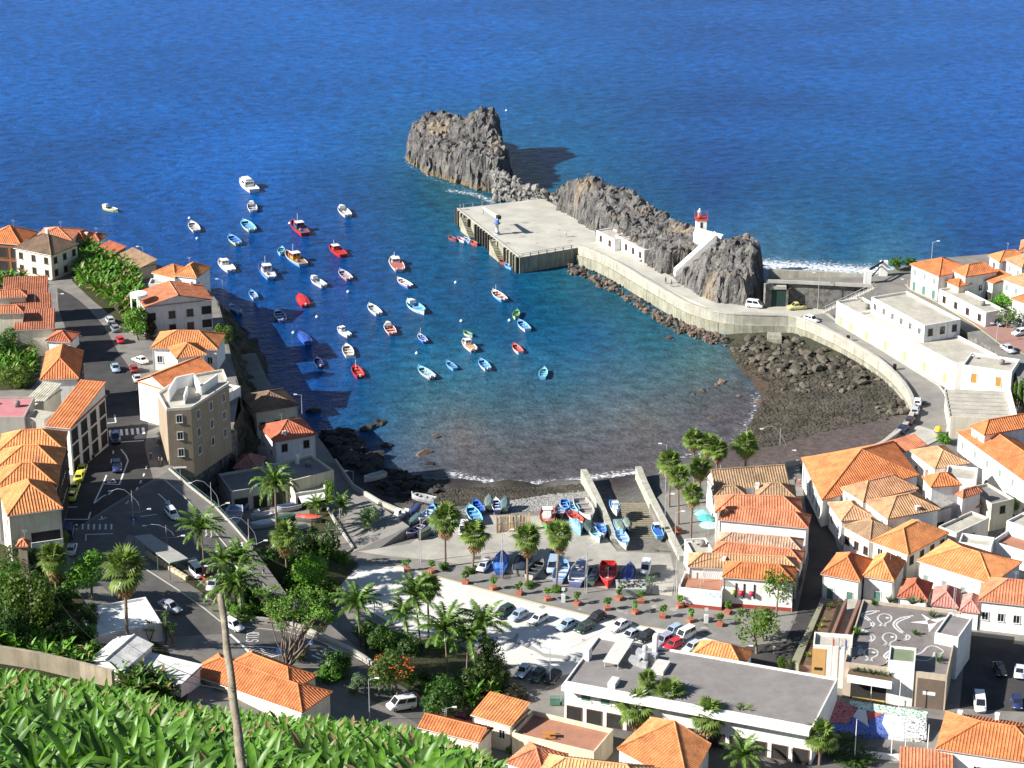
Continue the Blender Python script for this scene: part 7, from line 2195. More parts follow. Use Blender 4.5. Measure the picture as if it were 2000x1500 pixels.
GB = 'boats moored in the bay'
for (lab, bow, st, sty, h_, g_, i_, e_, nm) in [
 ('white cabin cruiser with a flybridge, farthest out in the bay',(471,354),(497,374),'cruiser',WHI,WHI,WHI,None,'cabin_cruiser'),
 ('small white outboard boat with a spray hood behind the cabin cruiser',(490,397),(495,413),'open motor canopy',(.6,.6,.66),WHI,(.3,.3,.4),WHI,'motor_boat'),
 ('sky blue open boat with a yellow hull and two outboards',(475,432),(493,451),'open twin',(.62,.55,.3),CYA,LBL,None,'fishing_boat'),
 ('blue open boat with a lemon yellow hull', (448, 461), (466, 477), 'open motor', YEL, LBL, BLU, None, 'fishing_boat'),
 ('yellow double-ended boat alone at the far left',(200,404),(230,412),'double canopy',YEL,WHI,(.5,.5,.4),WHI,'rowing_boat'),
 ('small white and lilac boat with a tall stem near the far left',(373,435),(384,452),'open motor',(.6,.55,.62),WHI,(.6,.55,.5),None,'motor_boat'),
 ('red fishing boat with a mast and dark canopy far out',(571,434),(597,459),'fishing',RED_,RED_,(.12,.12,.2),(.08,.09,.2),'fishing_boat'),
 ('white speedboat right of the masted red boat',(664,405),(680,422),'open motor canopy',WHI,WHI,(.7,.7,.7),WHI,'motor_boat'),
 ('tiny turquoise dinghy beside the blue boat with the orange cover',(551,484),(547,497),'double',CYA,CYA,(.2,.3,.4),None,'dinghy'),
 ('bright blue fishing boat with an orange cargo cover',(559,494),(593,519),'fishing gear',LBL,(.7,.5,.3),(.3,.22,.15),ORA,'fishing_boat'),
 ('red boat with a white box and small mast',(646,481),(671,500),'cabin mast',RED_,RED_,(.5,.04,.04),(.45,.08,.08),'fishing_boat'),
 ('white boat with an upright dark wheelhouse near the cliff',(430,509),(452,530),'cabin motor',(.72,.7,.72),WHI,(.75,.72,.7),(.72,.72,.72),'motor_boat'),
 ('blue and white fishing boat with twin dark motors',(509,516),(532,546),'fishing twin',LBL,BLU,(.7,.7,.72),(.3,.35,.5),'fishing_boat'),
 ('red and grey open boat with a white outboard',(664,529),(683,546),'open motor',(.5,.2,.25),(.45,.45,.6),(.5,.42,.4),None,'fishing_boat'),
 ('white boat with blue foredeck and raised prow',(608,543),(633,559),'open motor canopy',WHI,(.4,.5,.75),(.7,.68,.62),WHI,'motor_boat'),
 ('small white and blue dinghy near the gabled house',(490,569),(499,583),'open motor',(.6,.65,.75),LBL,(.3,.4,.6),None,'dinghy'),
 ('red boat under a bright red tarpaulin',(584,577),(597,598),'open motor tarp',RED_,RED_,RED_,(.65,.04,.04),'fishing_boat'),
 ('lilac boat with a blue interior and white outboard', (541, 607), (552, 627), 'open motor', PUR, WHI, BLU, None, 'motor_boat'),
 ('white and blue boat close under the cliff', (450, 596), (468, 610), 'open motor', (.5, .55, .75), WHI, LBL, None, 'dinghy'),
 ('deep blue covered boat at the edge of the shadow',(585,651),(603,671),'open tarp',BLU,BLU,BLU,(.04,.1,.42),'fishing_boat'),
 ('white boat with red seats, mast and dark motors',(767,504),(781,529),'cabin twin mast',(.7,.6,.6),WHI,(.5,.15,.12),(.75,.74,.72),'fishing_boat'),
 ('lilac and white boat with red gear behind the masted white boat',(777,545),(801,560),'open motor gear',PUR,WHI,(.7,.6,.6),None,'fishing_boat'),
 ('white open boat with a blue thwart in the middle of the bay',(721,596),(740,614),'open motor',WHI,(.7,.75,.78),(.6,.62,.62),None,'motor_boat'),
 ('large white double-ended boat with pale blue deck and hood',(796,589),(828,612),'double canopy',WHI,CYA,LBL,WHI,'fishing_boat'),
 ('white speedboat with a windscreen and small cabin',(660,642),(682,656),'cabin motor',WHI,WHI,(.7,.74,.78),WHI,'motor_boat'),
 ('white and red boat with a hood and a raised outboard',(755,633),(767,653),'open motor canopy',(.65,.25,.22),WHI,(.45,.08,.07),WHI,'motor_boat'),
 ('broad cream motorboat with an open cockpit', (676, 675), (683, 697), 'open', WHI, WHI, (.55, .48, .38), None, 'motor_boat'),
 ('dark navy boat lying in the shadow', (618, 700), (626, 717), 'open motor', NAV, NAV, NAV, None, 'fishing_boat'),
 ('red and white boat with an antenna at the shadow edge',(692,716),(704,737),'open motor mast gear',RED_,RED_,(.6,.1,.08),None,'fishing_boat'),
 ('small blue boat with two upright poles',(818,654),(831,668),'open motor mast',BLU,(.5,.55,.75),BLU,None,'fishing_boat'),
 ('turquoise-decked boat with a maroon hull and two motors',(818,718),(845,738),'open twin',(.55,.45,.42),CYA,(.4,.55,.6),None,'fishing_boat'),
 ('small light blue boat between two larger ones', (873, 707), (889, 721), 'open', LBL, LBL, (.1, .2, .4), None, 'rowing_boat'),
 ('blue boat with a broad bow and white hull near the beach',(938,703),(953,722),'open motor',(.7,.68,.68),LBL,LBL,None,'fishing_boat'),
 ('white and orange cabin boat with twin outboards',(905,665),(926,685),'cabin twin',(.75,.62,.5),WHI,(.6,.35,.2),WHI,'motor_boat'),
 ('tiny green and white rowing dinghy', (909, 649), (919, 655), 'double', (.6, .65, .6), GRE, (.3, .4, .3), None, 'dinghy'),
 ('round green double-ended boat off the seawall',(1010,607),(1006,622),'double',(.45,.6,.4),GRE,(.35,.5,.3),None,'rowing_boat'),
 ('bright blue boat with a white hull off the seawall', (1013, 627), (1031, 645), 'open', WHI, LBL, LBL, None, 'fishing_boat'),
 ('rose-red boat with a white hull off the beach',(1003,673),(1017,689),'open',WHI,(.62,.15,.13),(.6,.2,.17),None,'fishing_boat'),
 ('light blue rowing boat nearest the shallows', (1063, 720), (1060, 738), 'open', LBL, CYA, CYA, None, 'rowing_boat'),
 ('blue and white boat with a red cover and an antenna',(963,569),(985,587),'open motor mast gear',LBL,WHI,(.6,.3,.25),None,'fishing_boat'),
 ('dark red dinghy, first of the tenders beside the quay',(879,463),(888,468),'double',(.35,.1,.1),(.3,.1,.1),(.1,.15,.25),None,'dinghy'),('white and red dinghy tied beside the quay',(894,464),(908,471),'open',WHI,(.6,.2,.25),(.6,.55,.6),None,'dinghy'),
 ('blue dinghy tied beside the white and red one',(909,466),(918,472),'open',LBL,(.5,.6,.8),LBL,None,'dinghy'),('red dinghy nearest the quay fenders',(920,471),(931,478),'double',(.55,.12,.08),(.5,.1,.08),(.4,.2,.15),None,'dinghy'),
 ('brown-red dinghy at the near end of the quay wall',(978,509),(987,515),'double',(.4,.1,.07),(.35,.1,.08),(.25,.1,.08),None,'dinghy'),('blue dinghy at the near end of the quay wall',(988,517),(999,523),'open',LBL,LBL,(.3,.5,.75),None,'dinghy')]:
 boat(lab, bow, st, sty, h_, g_, i_, e_, group=GB, name=nm)
GY = 'boats drawn up on the boat yard'
TAR = (0.10, 0.13, 0.12)
for (lab, bow, st, sty, h_, g_, i_, e_, nm) in [
 ('large old grey-white open boat laid up beside the slipway wall',(1157,1029),(1128,978),'open',(.62,.58,.55),(.55,.52,.48),(.3,.28,.26),None,'old_boat'),
 ('white boat with a sky blue interior at the left end of the beach row',(917,1000),(933,1026),'open',WHI,CYA,LBL,None,'fishing_boat'),('grey-green covered boat stern-on before the pebbles',(955,978),(954,998),'open tarp',TAR,TAR,TAR,(.17,.22,.21),'fishing_boat'),
 ('teal-grey covered boat beside the drying rack',(986,982),(985,1002),'open tarp',TAR,TAR,TAR,(.13,.2,.2),'fishing_boat'),('small blue skiff left of the grey-green covered boat',(930,991),(936,1003),'open',BLU,BLU,BLU,None,'rowing_boat'),('blue and white skiff between the two covered boats',(969,989),(971,1001),'open',NAV,WHI,BLU,None,'rowing_boat'),
 ('red and green fishing boat with a white wheelhouse and a red flag mast',(1068,1036),(1070,1004),'fishing',(.12,.38,.1),(.5,.1,.06),(.4,.15,.1),WHI,'fishing_boat'),('round dark boat with coloured thwarts behind the red and green boat',(1096,1015),(1091,998),'double',(.25,.12,.1),(.35,.3,.3),(.4,.5,.6),None,'rowing_boat'),
 ('sky blue open boat beside the old grey-white boat',(1127,1008),(1115,992),'open',LBL,CYA,LBL,None,'fishing_boat'),('small blue boat behind the sky blue open boat',(1105,1002),(1103,990),'open',BLU,LBL,BLU,None,'rowing_boat'),('red and white boat between the sky blue and turquoise boats',(1137,1030),(1113,1010),'open',WHI,(.6,.08,.06),(.5,.1,.08),None,'fishing_boat'),
 ('boat under a pale turquoise cover',(1133,1046),(1120,1025),'open tarp',CYA,CYA,CYA,(.3,.58,.66),'fishing_boat'),('mint and white rowing boat before the old grey-white boat',(1168,1058),(1158,1044),'open',WHI,CYA,(.55,.7,.68),None,'rowing_boat'),('blue rowing boat beside the mint and white one',(1178,1052),(1172,1034),'open',WHI,BLU,LBL,None,'rowing_boat'),
 ('dark boat under a green-black cover before the slipway',(1152,1044),(1146,1030),'open tarp',TAR,TAR,TAR,(.06,.09,.08),'fishing_boat'),('white boat with a blue cover at the top of the slipway',(1204,1008),(1198,988),'cabin',WHI,LBL,LBL,WHI,'motor_boat'),('boat under a grey-green cover on the sleepers',(1216,1048),(1206,1026),'open tarp',LBL,LBL,TAR,(.22,.28,.22),'fishing_boat'),
 ('small grey-green upturned-looking covered boat on the sleepers',(1227,1040),(1222,1024),'double tarp',TAR,TAR,TAR,(.25,.31,.27),'dinghy'),('white and blue boat with a red outboard at the foot of the sleepers',(1222,1074),(1210,1048),'open motor',WHI,LBL,(.5,.6,.8),None,'motor_boat'),('blue boat against the right slipway wall',(1278,1036),(1288,1054),'cabin',LBL,CYA,BLU,LBL,'fishing_boat'),
 ('bright blue boat next to the lilac hatchback',(981,1091),(976,1122),'open tarp',BLU,BLU,BLU,(.06,.2,.68),'fishing_boat'),('large boat under a black cover in the nearest row',(1030,1088),(1014,1124),'cabin tarp',(.3,.3,.3),(.2,.2,.2),TAR,(.04,.05,.07),'fishing_boat'),('grey hull with a wooden keel beside the black-covered boat',(1058,1106),(1034,1132),'open',(.55,.52,.48),(.2,.2,.2),(.05,.06,.06),None,'old_boat'),
 ('blue and white boat with a yellow seat behind the rightmost row palm',(1103,1108),(1090,1140),'open',(.4,.42,.6),LBL,(.6,.62,.7),None,'fishing_boat'),('white boat with a dark blue band and hood in the nearest row',(1138,1108),(1124,1146),'open canopy',(.16,.18,.42),WHI,(.6,.62,.7),(.3,.34,.5),'motor_boat'),('low boat under a black-green cover left of the big red boat',(1164,1122),(1154,1145),'open tarp',TAR,TAR,TAR,(.04,.06,.07),'fishing_boat'),
 ('big bright red fishing boat bow-on in the nearest row',(1187,1152),(1188,1106),'open mast gear',(.58,.03,.03),(.62,.1,.1),(.55,.04,.04),None,'fishing_boat'),('boat under a navy blue cover right of the big red boat',(1231,1114),(1226,1142),'open tarp',BLU,NAV,NAV,(.05,.08,.32),'fishing_boat'),
 ('pinkish white cabin boat at the beach wall',(770,1020),(792,1006),'cabin',(.75,.68,.68),WHI,WHI,(.78,.72,.72),'motor_boat'),('boat under a dark blue cover behind the pinkish cabin boat',(806,1010),(814,998),'open tarp',NAV,NAV,NAV,(.05,.06,.16),'fishing_boat'),('boat under a teal cover by the landing ramp',(802,1034),(818,1014),'open tarp',TAR,TAR,TAR,(.10,.18,.19),'fishing_boat'),
 ('white and pink boat turned up beside the lamp post',(822,1024),(838,1008),'open',(.7,.6,.62),WHI,(.62,.6,.62),None,'motor_boat'),('bright blue skiff at the back of the left boat cluster',(844,1000),(842,1014),'open',BLU,LBL,LBL,None,'rowing_boat'),('boat under a grey cover beside the leftmost row palm',(848,1028),(844,1044),'open tarp',TAR,TAR,TAR,(.2,.23,.24),'fishing_boat'),
 ('dark violet boat below the landing ramp wall',(802,1050),(818,1040),'open',(.1,.08,.2),(.5,.48,.55),(.1,.08,.2),None,'fishing_boat'),('boat under an olive cover right of the dark violet one',(824,1052),(840,1042),'open tarp',TAR,TAR,TAR,(.12,.14,.1),'fishing_boat'),('covered boat behind the white van in the yard',(892,1012),(890,1026),'open tarp',TAR,TAR,TAR,(.28,.24,.24),'fishing_boat'),
 ('white motorboat in the shaded boatyard of the boathouse',(500,1016),(532,1010),'open canopy',WHI,WHI,(.6,.6,.62),WHI,'motor_boat'),('white boat with a navy cover at the back of the boathouse yard',(548,1000),(580,994),'open tarp',WHI,WHI,WHI,(.05,.07,.15),'motor_boat'),('boat under a green cover in the boathouse yard',(532,1024),(572,1014),'open tarp',TAR,TAR,TAR,(.08,.16,.12),'fishing_boat'),
 ('grey boat with a red cover in the boathouse yard',(626,1022),(582,1016),'open tarp',(.16,.17,.15),(.2,.2,.18),TAR,(.6,.08,.05),'fishing_boat'),('white upturned skiff at the front of the boathouse yard',(494,1034),(532,1026),'open tarp',WHI,WHI,WHI,(.7,.71,.74),'rowing_boat'),('blue open boat by the shaded railing',(484,994),(440,1008),'open',(.1,.2,.45),LBL,(.12,.16,.3),None,'fishing_boat'),
 ('faded blue boat below the railing',(440,1022),(470,1016),'open',LBL,(.5,.5,.55),(.3,.3,.35),None,'fishing_boat'),('dark covered boat at the foot of the date palm',(560,1044),(592,1038),'open tarp',TAR,TAR,TAR,(.06,.08,.08),'fishing_boat'),('pale broken boat on the dark boulders',(722,940),(742,934),'open',(.5,.5,.52),GRY,GRY,None,'old_boat'),('long grey boat hull at the edge of the dark boulders',(812,976),(842,982),'open',(.45,.47,.5),GRY,(.3,.3,.3),None,'old_boat')]:
 boat(lab, bow, st, sty, h_, g_, i_, e_, z='at', group=GY, name=nm, lmax=9.0)
BUOY = MB().lathe([(.02, -.3), (.3, -.2), (.42, 0), (.3, .25), (.08, .34), (.06, .5)], M_BWHITE, 9).mesh('buoy')
for i,(x,y,lab) in enumerate(((370,426,'white buoy near the small white and lilac boat'),(385,466,'white buoy left of the lemon yellow boat'),(566,436,'white buoy beside the masted red boat'),(680,570,'white buoy below the red and grey open boat'),(573,650,'white buoy beside the deep blue covered boat'),(692,698,'white buoy behind the broad cream motorboat'),
  (901,627,'white buoy in the open middle of the bay'),(890,552,'white buoy farther out before the quay'),(995,626,'white buoy between the green boat and the bright blue boat'),(619,619,'small white buoy below the red tarpaulin boat'),(814,690,'white buoy above the turquoise-decked boat'),(989,216,'white buoy far out right of the rock island'))):
 o = put('buoy', BUOY, None, None, tuple(G(x, y, .1)), None, (1, 1, 1.0)); tag(o, lab, 'buoy', 'mooring buoys')
# drying rack of canes
dr = thing('cane_rack', 'upright rack of bundled dry canes behind the boats', 'rack', tuple(at(1002, 1044)), 0)
a_, b_ = at(970, 1040) - dr.location, at(1034, 1036) - dr.location
RR = random.Random(3)
M_CANE = mat('dry_cane', (0.5, 0.38, 0.22), (0.36, 0.27, 0.16), scale=2, rand=.3)
for i in range(46):
 p = a_.lerp(b_, i / 45)
 MB().tube([(p.x,p.y,0),(p.x+RR.uniform(-.15,.15),p.y+.5+RR.uniform(-.1,.1),2.9+RR.uniform(-.25,.3))],.06,M_CANE,4).build('cane',dr)
for f in (0, .48, 1):
 p = a_.lerp(b_, f)
 MB().tube([(p.x, p.y - .3, 0), (p.x, p.y + .3, 3.5)], .1, M_CANE, 5).build('post', dr)
MB().tube([a_ + Vector((0, .2, 1.6)), b_ + Vector((0, .2, 1.6))], .06, M_CANE, 4).build('crossbar', dr)
tk = thing('rubble_tank', 'open grey concrete tank filled with rubble behind the potted trees', 'tank', tuple(at(1232, 1158)))
MB().hexa([(-2.0,-1.3,0),(2.0,-1.3,0),(2.0,1.8,0),(-2.0,1.8,0),(-2.6,-1.6,1.5),(2.6,-1.6,1.5),(2.6,2.2,1.5),(-2.6,2.2,1.5)],mat('tank_concrete',(0.42,0.45,0.44),(0.34,0.37,0.36),scale=.8)).build('basin',tk)
for i in range(60):
 s=RR.uniform(.12,.3); put('stone',STONES[i % 8],tk,None,(RR.uniform(-2.2,2.2),RR.uniform(-1.1,1.8),1.5+RR.uniform(0,.15)),(i,i,i),(s,s,s))
for (px,py,c_,lab) in ((1371,1020,(.30,.60,.60),'pale turquoise parasol at the back of the café terrace'),(1378,1030,(.10,.42,.42),'dark turquoise parasol in the middle of the café terrace'),(1383,1044,(.35,.66,.62),'mint parasol nearest the white box house')):
 t = thing('parasol', lab, 'parasol', tuple(at(px, py)), 0, 'parasols of the café terrace')
 MB().tube([(0, 0, 0), (0, 0, 2.4)], .05, M_METAL, 5).build('pole', t)
 MB().lathe([(1.75, 1.9), (1.0, 2.3), (.05, 2.65)], M_OBJ, 8, smooth=False).build('canopy', t, c_)
 for k in range(2):
  MB().lathe([(.4,0),(.4,.05),(.06,.06),(.06,.7),(.45,.7),(.45,.75)],M_OBJ,8,(-1.2,1.1)[k],-.4).build('cafe_table',t,(.7,.7,.68)) if False else None
# ---------------------------------------------------------------- cars
M_PAINT = mat('car_paint', (1, 1, 1), None, objcol=True, rough=.22, spec=.6)
M_LAMPG = mat('headlamp_glass', (0.75, 0.76, 0.78), rough=.1, spec=.6)
M_TAIL = mat('tail_lamp_red', (0.35, 0.02, 0.02), rough=.2, spec=.5)
def car_meshes(L, W, H, kind):
 w = W / 2; x0, x1 = -L / 2, L / 2
 zb, belt = .26, H * .60 if kind != 'van' else H * .52
 hood = belt - .04
 body = MB()
 st=[(x0,.86,belt -.16,.38),(x0+.12,.96,belt,.28),(x0+L*.25,1,belt+.02,.22),(x0+L*.6,1,belt,.22),(x1 -L*(.22 if kind !='van' else .12),.99,hood,.22),(x1 -.22,.93,hood -.14,.26),(x1,.80,hood -.3,.36)]
 v = []
 for x, k, zt, zl in st:
  y = w * k
  v+=[(x,-y*.92,zl),(x,-y,zl+.18),(x,-y,zt -.16),(x,-y*.91,zt),(x,y*.91,zt),(x,y,zt -.16),(x,y,zl+.18),(x,y*.92,zl)]
 f = []
 for i in range(len(st) - 1):
  for j in range(8):
   a, b = i * 8 + j, i * 8 + (j + 1) % 8
   f.append((a, a + 8, b + 8, b))
 f += [tuple(range(8)), tuple(range((len(st) - 1) * 8, len(st) * 8))[::-1]]
 body.add(v, f, M_PAINT, True)
 if kind == 'van': c0, c1, t0, t1 = x0 + .08, x1 - L * .14, x0 + .22, x1 - L * .30
 elif kind == 'sedan': c0, c1, t0, t1 = x0 + L * .12, x1 - L * .27, x0 + L * .28, x1 - L * .43
 elif kind == 'pickup': c0, c1, t0, t1 = x0 + L * .40, x1 - L * .24, x0 + L * .44, x1 - L * .38
 else: c0, c1, t0, t1 = x0 + .10, x1 - L * .26, x0 + L * .13, x1 - L * .42
 bw, tw = w * .90, w * .72 if kind != 'van' else w * .82
 cv=[(c0,-bw,belt -.03),(c1,-bw,belt -.05),(c1,bw,belt -.05),(c0,bw,belt -.03),(t0,-tw,H),(t1,-tw,H),(t1,tw,H),(t0,tw,H)]
 body.add(cv, [(4, 5, 6, 7), (0, 1, 5, 4), (1, 2, 6, 5), (2, 3, 7, 6), (3, 0, 4, 7)], M_PAINT)
 if kind == 'pickup':
  body.box(x0 + .1, c0 - .1, -w * .8, w * .8, belt + .02, belt + .03, M_DARK)
 def pane(q, u0, u1, v0, v1):
  q = [Vector(p) for p in q]
  def bl(u, v_): return q[0].lerp(q[1], u).lerp(q[3].lerp(q[2], u), v_)
  p = [bl(u0, v0), bl(u1, v0), bl(u1, v1), bl(u0, v1)]
  n = (p[1] - p[0]).cross(p[3] - p[0]).normalized() * .014
  c = sum(p, Vector()) / 4
  if n.dot(c - Vector((0, 0, H * .7))) < 0: n = -n
  return [a + n for a in p]
 ws = MB().add(pane([cv[1], cv[2], cv[6], cv[5]], .07, .93, .10, .92), [(0, 1, 2, 3)], M_GLASS)
 rw = MB().add(pane([cv[3], cv[0], cv[4], cv[7]], .1, .9, .25, .9), [(0, 1, 2, 3)], M_GLASS)
 sides = []
 for q in ([cv[0], cv[1], cv[5], cv[4]], [cv[2], cv[3], cv[7], cv[6]]):
  m = MB()
  cuts = ((.05, .48), (.53, .92)) if kind != 'cargo' else ((.6, .93),)
  if q[0] == cv[2]: cuts = tuple((1 - b, 1 - a) for a, b in cuts)
  for a, b in cuts: m.add(pane(q, a, b, .22, .88), [(0, 1, 2, 3)], M_GLASS)
  sides.append(m.mesh('side_window'))
 wh = MB()
 n = 12
 for yy in (-.1, .1):
  pass
 wh.tube([(0, -.1, 0), (0, .1, 0)], .31, M_DARK, 12, True, False)
 wh.tube([(0, -.115, 0), (0, .115, 0)], .18, M_METAL, 8, True, False)
 hl = MB().box(-.05, .03, -.17, .17, -.07, .07, M_LAMPG)
 tl = MB().box(-.03, .05, -.09, .09, -.12, .12, M_TAIL)
 wheels = [(x0 + L * .19, -w + .1, .31), (x0 + L * .19, w - .1, .31), (x1 - L * .19, -w + .1, .31), (x1 - L * .19, w - .1, .31)]
 return dict(body=body.mesh('body'),ws=ws.mesh('windscreen'),rw=rw.mesh('rear_window'),sides=sides,wheel=wh.mesh('wheel'),hl=hl.mesh('headlight'),tl=tl.mesh('tail_light'),wheels=wheels,
    hlp=[(x1 - .1, s * w * .66, hood - .27) for s in (-1, 1)], tlp=[(x0 + .03, s * w * .78, belt - .25) for s in (-1, 1)], L=L)
CARS=dict(hatch=car_meshes(3.9,1.68,1.45,'hatch'),sedan=car_meshes(4.4,1.72,1.42,'sedan'),suv=car_meshes(4.4,1.8,1.72,'hatch'),van=car_meshes(4.7,1.86,2.05,'van'),cargo=car_meshes(4.1,1.72,1.85,'van'),pickup=car_meshes(4.6,1.75,1.7,'pickup'))
def car(label, cx, cy, dx, dy, kind, col, group=None, cat='car', name=None):
 """cx, cy: middle of the car on the ground; dx, dy: pixel step from tail to nose"""
 c = at(cx, cy); e = at(cx + dx, cy + dy) - at(cx - dx, cy - dy)
 cm = CARS[kind]
 t=thing(name or ('van' if kind in ('van','cargo') else 'pickup_truck' if kind=='pickup' else 'parked_car'),label,cat,(c.x,c.y,c.z+.012),math.atan2(e.y,e.x),group)
 tl = math.asin(max(-.3, min(.3, e.z / max(e.length, .01))))
 t.rotation_euler = (0, -tl, math.atan2(e.y, e.x))
 put('body', cm['body'], t, col)
 put('windscreen', cm['ws'], t); put('rear_window', cm['rw'], t)
 for s in cm['sides']: put('side_window', s, t)
 for p in cm['wheels']: put('wheel', cm['wheel'], t, None, p)
 for p in cm['hlp']: put('headlight', cm['hl'], t, None, p)
 for p in cm['tlp']: put('tail_light', cm['tl'], t, None, p)
 return t
KW,KS,KB,KD,KR,KY,KG,KN,KL=(.8,.8,.8),(.5,.53,.56),(.35,.45,.58),(.025,.028,.03),(.6,.03,.04),(.62,.6,.06),(.03,.06,.045),(.03,.04,.12),(.62,.6,.68)
P_ = 'cars parked on the white concrete lot'
for (lab,x,y,k,c_) in [('dark green estate car, leftmost on the white lot',985,1202,'suv',KG),('pale blue hatchback second from the left on the white lot',1012,1208,'hatch',KB),('white hatchback third from the left on the white lot',1051,1215,'hatch',KW),('silver-blue saloon beside the dark green hatchback',1107,1226,'sedan',KB),
  ('dark green hatchback in the front line of the white lot',1141,1231,'hatch',KG),('black car behind the dark green hatchback',1164,1212,'hatch',(.03,.025,.03)),('white saloon in the middle of the white lot',1211,1227,'sedan',KW),('silver saloon in front of the middle white saloon',1231,1246,'sedan',KS),('black hatchback beside the roof chimney',1261,1249,'hatch',KD),
  ('lilac-grey off-roader beside the red car',1296,1258,'suv',(.35,.33,.42)),('bright red hatchback on the white lot',1315,1265,'hatch',KR),('light blue hatchback behind the white delivery van',1314,1238,'hatch',KB),('white delivery van on the white lot',1338,1246,'cargo',KW),('silver hatchback against the kiosk roof',1352,1270,'hatch',KS)]:
 car(lab, x, y, -17, 8.5, k, c_, P_)
for (lab, x, y, dx, dy, k, c_) in [
 ('white-blue saloon at the left of the three by the palm garden',1022,1316,-12,14,'sedan',KB),('dark green car in the middle of the three by the palm garden',1050,1326,-12,12,'hatch',KG),('black car at the right of the three by the palm garden',1080,1329,-12,12,'hatch',KD),
 ('silver car at the top of the parked street row',215,630,-9,-12,'hatch',KS),('grey car behind the silver one in the street row',225,646,-9,-12,'hatch',(.2,.22,.25)),('red hatchback in the sun at the edge of the shaded street',235,668,-8,-14,'hatch',KR),('open white convertible in the courtyard',274,708,-16,-6,'sedan',KW),
 ('dark red car in the row under the orange roofs',262,725,-6,-14,'hatch',(.3,.04,.04)),('silver car in the row under the orange roofs',268,744,-6,-14,'sedan',KS),('black car in the row under the orange roofs',277,764,-6,-14,'hatch',KD),('light blue car driving down the shaded street',226,724,6,14,'sedan',(.3,.42,.55)),
 ('white-silver car parked beside the taupe corner building',282,788,-5,-14,'hatch',(.55,.58,.62)),('black car parked last beside the taupe corner building',289,808,-5,-14,'sedan',KD),('dark car parked opposite under the ribbed orange lean-to',184,766,-3,-14,'hatch',KN),('black car parked before the first zebra crossing',187,812,-3,-14,'hatch',KD),
 ('dark blue car crossing the first zebra crossing',226,862,2,14,'suv',KN),('dark blue car waiting inside the painted island',229,918,2,14,'suv',KN),('black car parked behind the yellow taxis',178,890,6,-14,'sedan',KD),
 ('white car coming up the sunlit ramp road',336,1008,10,12,'hatch',KW),('dark blue car parked beside the second zebra crossing',134,1046,2,-14,'van',KN),('silver car parked below the end house',140,1078,4,-14,'sedan',KS),
 ('grey car behind the white one near the bus shelter',378,1106,-8,-12,'hatch',(.3,.32,.4)),('white van-like car near the bus shelter',384,1122,10,12,'cargo',(.78,.74,.76)),('red car beside the feather palm on the ramp',405,1133,10,10,'hatch',(.5,.02,.04)),('blue-grey car nearest the date palm',415,1148,-6,13,'hatch',KS),
 ('silver saloon in the tree shadow on the lower road',332,1190,15,8,'sedan',(.45,.47,.52)),('white hatchback behind the wooden pole on the lower road',455,1226,16,9,'hatch',KW),('dark blue car behind the white minibus',806,1372,16,3,'hatch',(.06,.1,.18)),
 ('violet car beside the cream cottage',963,1440,16,10,'sedan',(.2,.18,.42)),('maroon car half hidden by the dense round tree',900,1412,14,6,'hatch',(.2,.03,.07)),
 ('white boxy car before the dark green gate',1474,600,16,2,'cargo',KW),('white hatchback at the parapet of the curved road',1585,628,15,5,'hatch',(.75,.74,.78)),('white car parked first along the curved parapet',1792,790,2,-10,'hatch',KW),('silver car parked second along the curved parapet',1787,807,3,-10,'hatch',KS),
 ('dark brown car parked third along the curved parapet',1777,826,6,-10,'hatch',(.06,.04,.04)),('navy car parked last along the curved parapet',1763,842,8,-8,'sedan',KN),('white car tucked beside the ribbed concrete roof',1852,776,4,10,'hatch',KW),
 ('silver-white hatchback in the bay of the upper road',1992,654,-15,3,'hatch',(.68,.7,.74)),('silver car at the wall of the upper road',1969,686,10,6,'sedan',KS),('dark car under the white-blossomed tree',1948,634,12,5,'hatch',(.1,.1,.14)),('dark grey car at the right edge of the upper road',1990,634,12,4,'sedan',(.1,.12,.15)),
 ('black car parked in the shaded court',1952,1313,6,14,'sedan',KD),('silver-white car parked in the shaded court',1991,1318,-2,14,'sedan',(.6,.64,.72)),('dark blue car at the lower end of the shaded court',1986,1378,2,14,'hatch',KN),
 ('lilac-white hatchback beside the bright blue boat', 945, 1112, -10, 10, 'hatch', KL)]:
 car(lab, x, y, dx, dy, k, c_, 'cars about the town')
for (lab,x,y,dx,dy,k,c_) in [('white minibus parked by the flame tree',783,1384,-20,3,'van',(.8,.78,.8)),('white van parked at the lower end of the shaded court',1913,1381,2,14,'van',KW),('silver-blue van among the boats of the nearest row',1080,1112,-4,14,'van',KB),('small white van right of the slipway boats',1261,1116,-3,12,'cargo',KW),('white van beside the second row palm',906,1040,-3,12,'cargo',KW)]:
 car(lab, x, y, dx, dy, k, c_, 'vans about the town', 'van')
for i,(x,y,lab) in enumerate(((161,921,'yellow taxi at the head of the shaded rank'),(155,937,'second yellow taxi of the shaded rank'),(147,957,'third yellow taxi of the shaded rank'),(141,974,'last yellow taxi of the shaded rank'))):
 car(lab, x, y, 5, -14, 'sedan', KY, 'yellow taxis in the rank', 'taxi', 'taxi')
yt=car('yellow flatbed truck parked beside the stone terrace wall',1556,604,-15,1,'pickup',(.62,.56,.22),None,'truck','flatbed_truck')
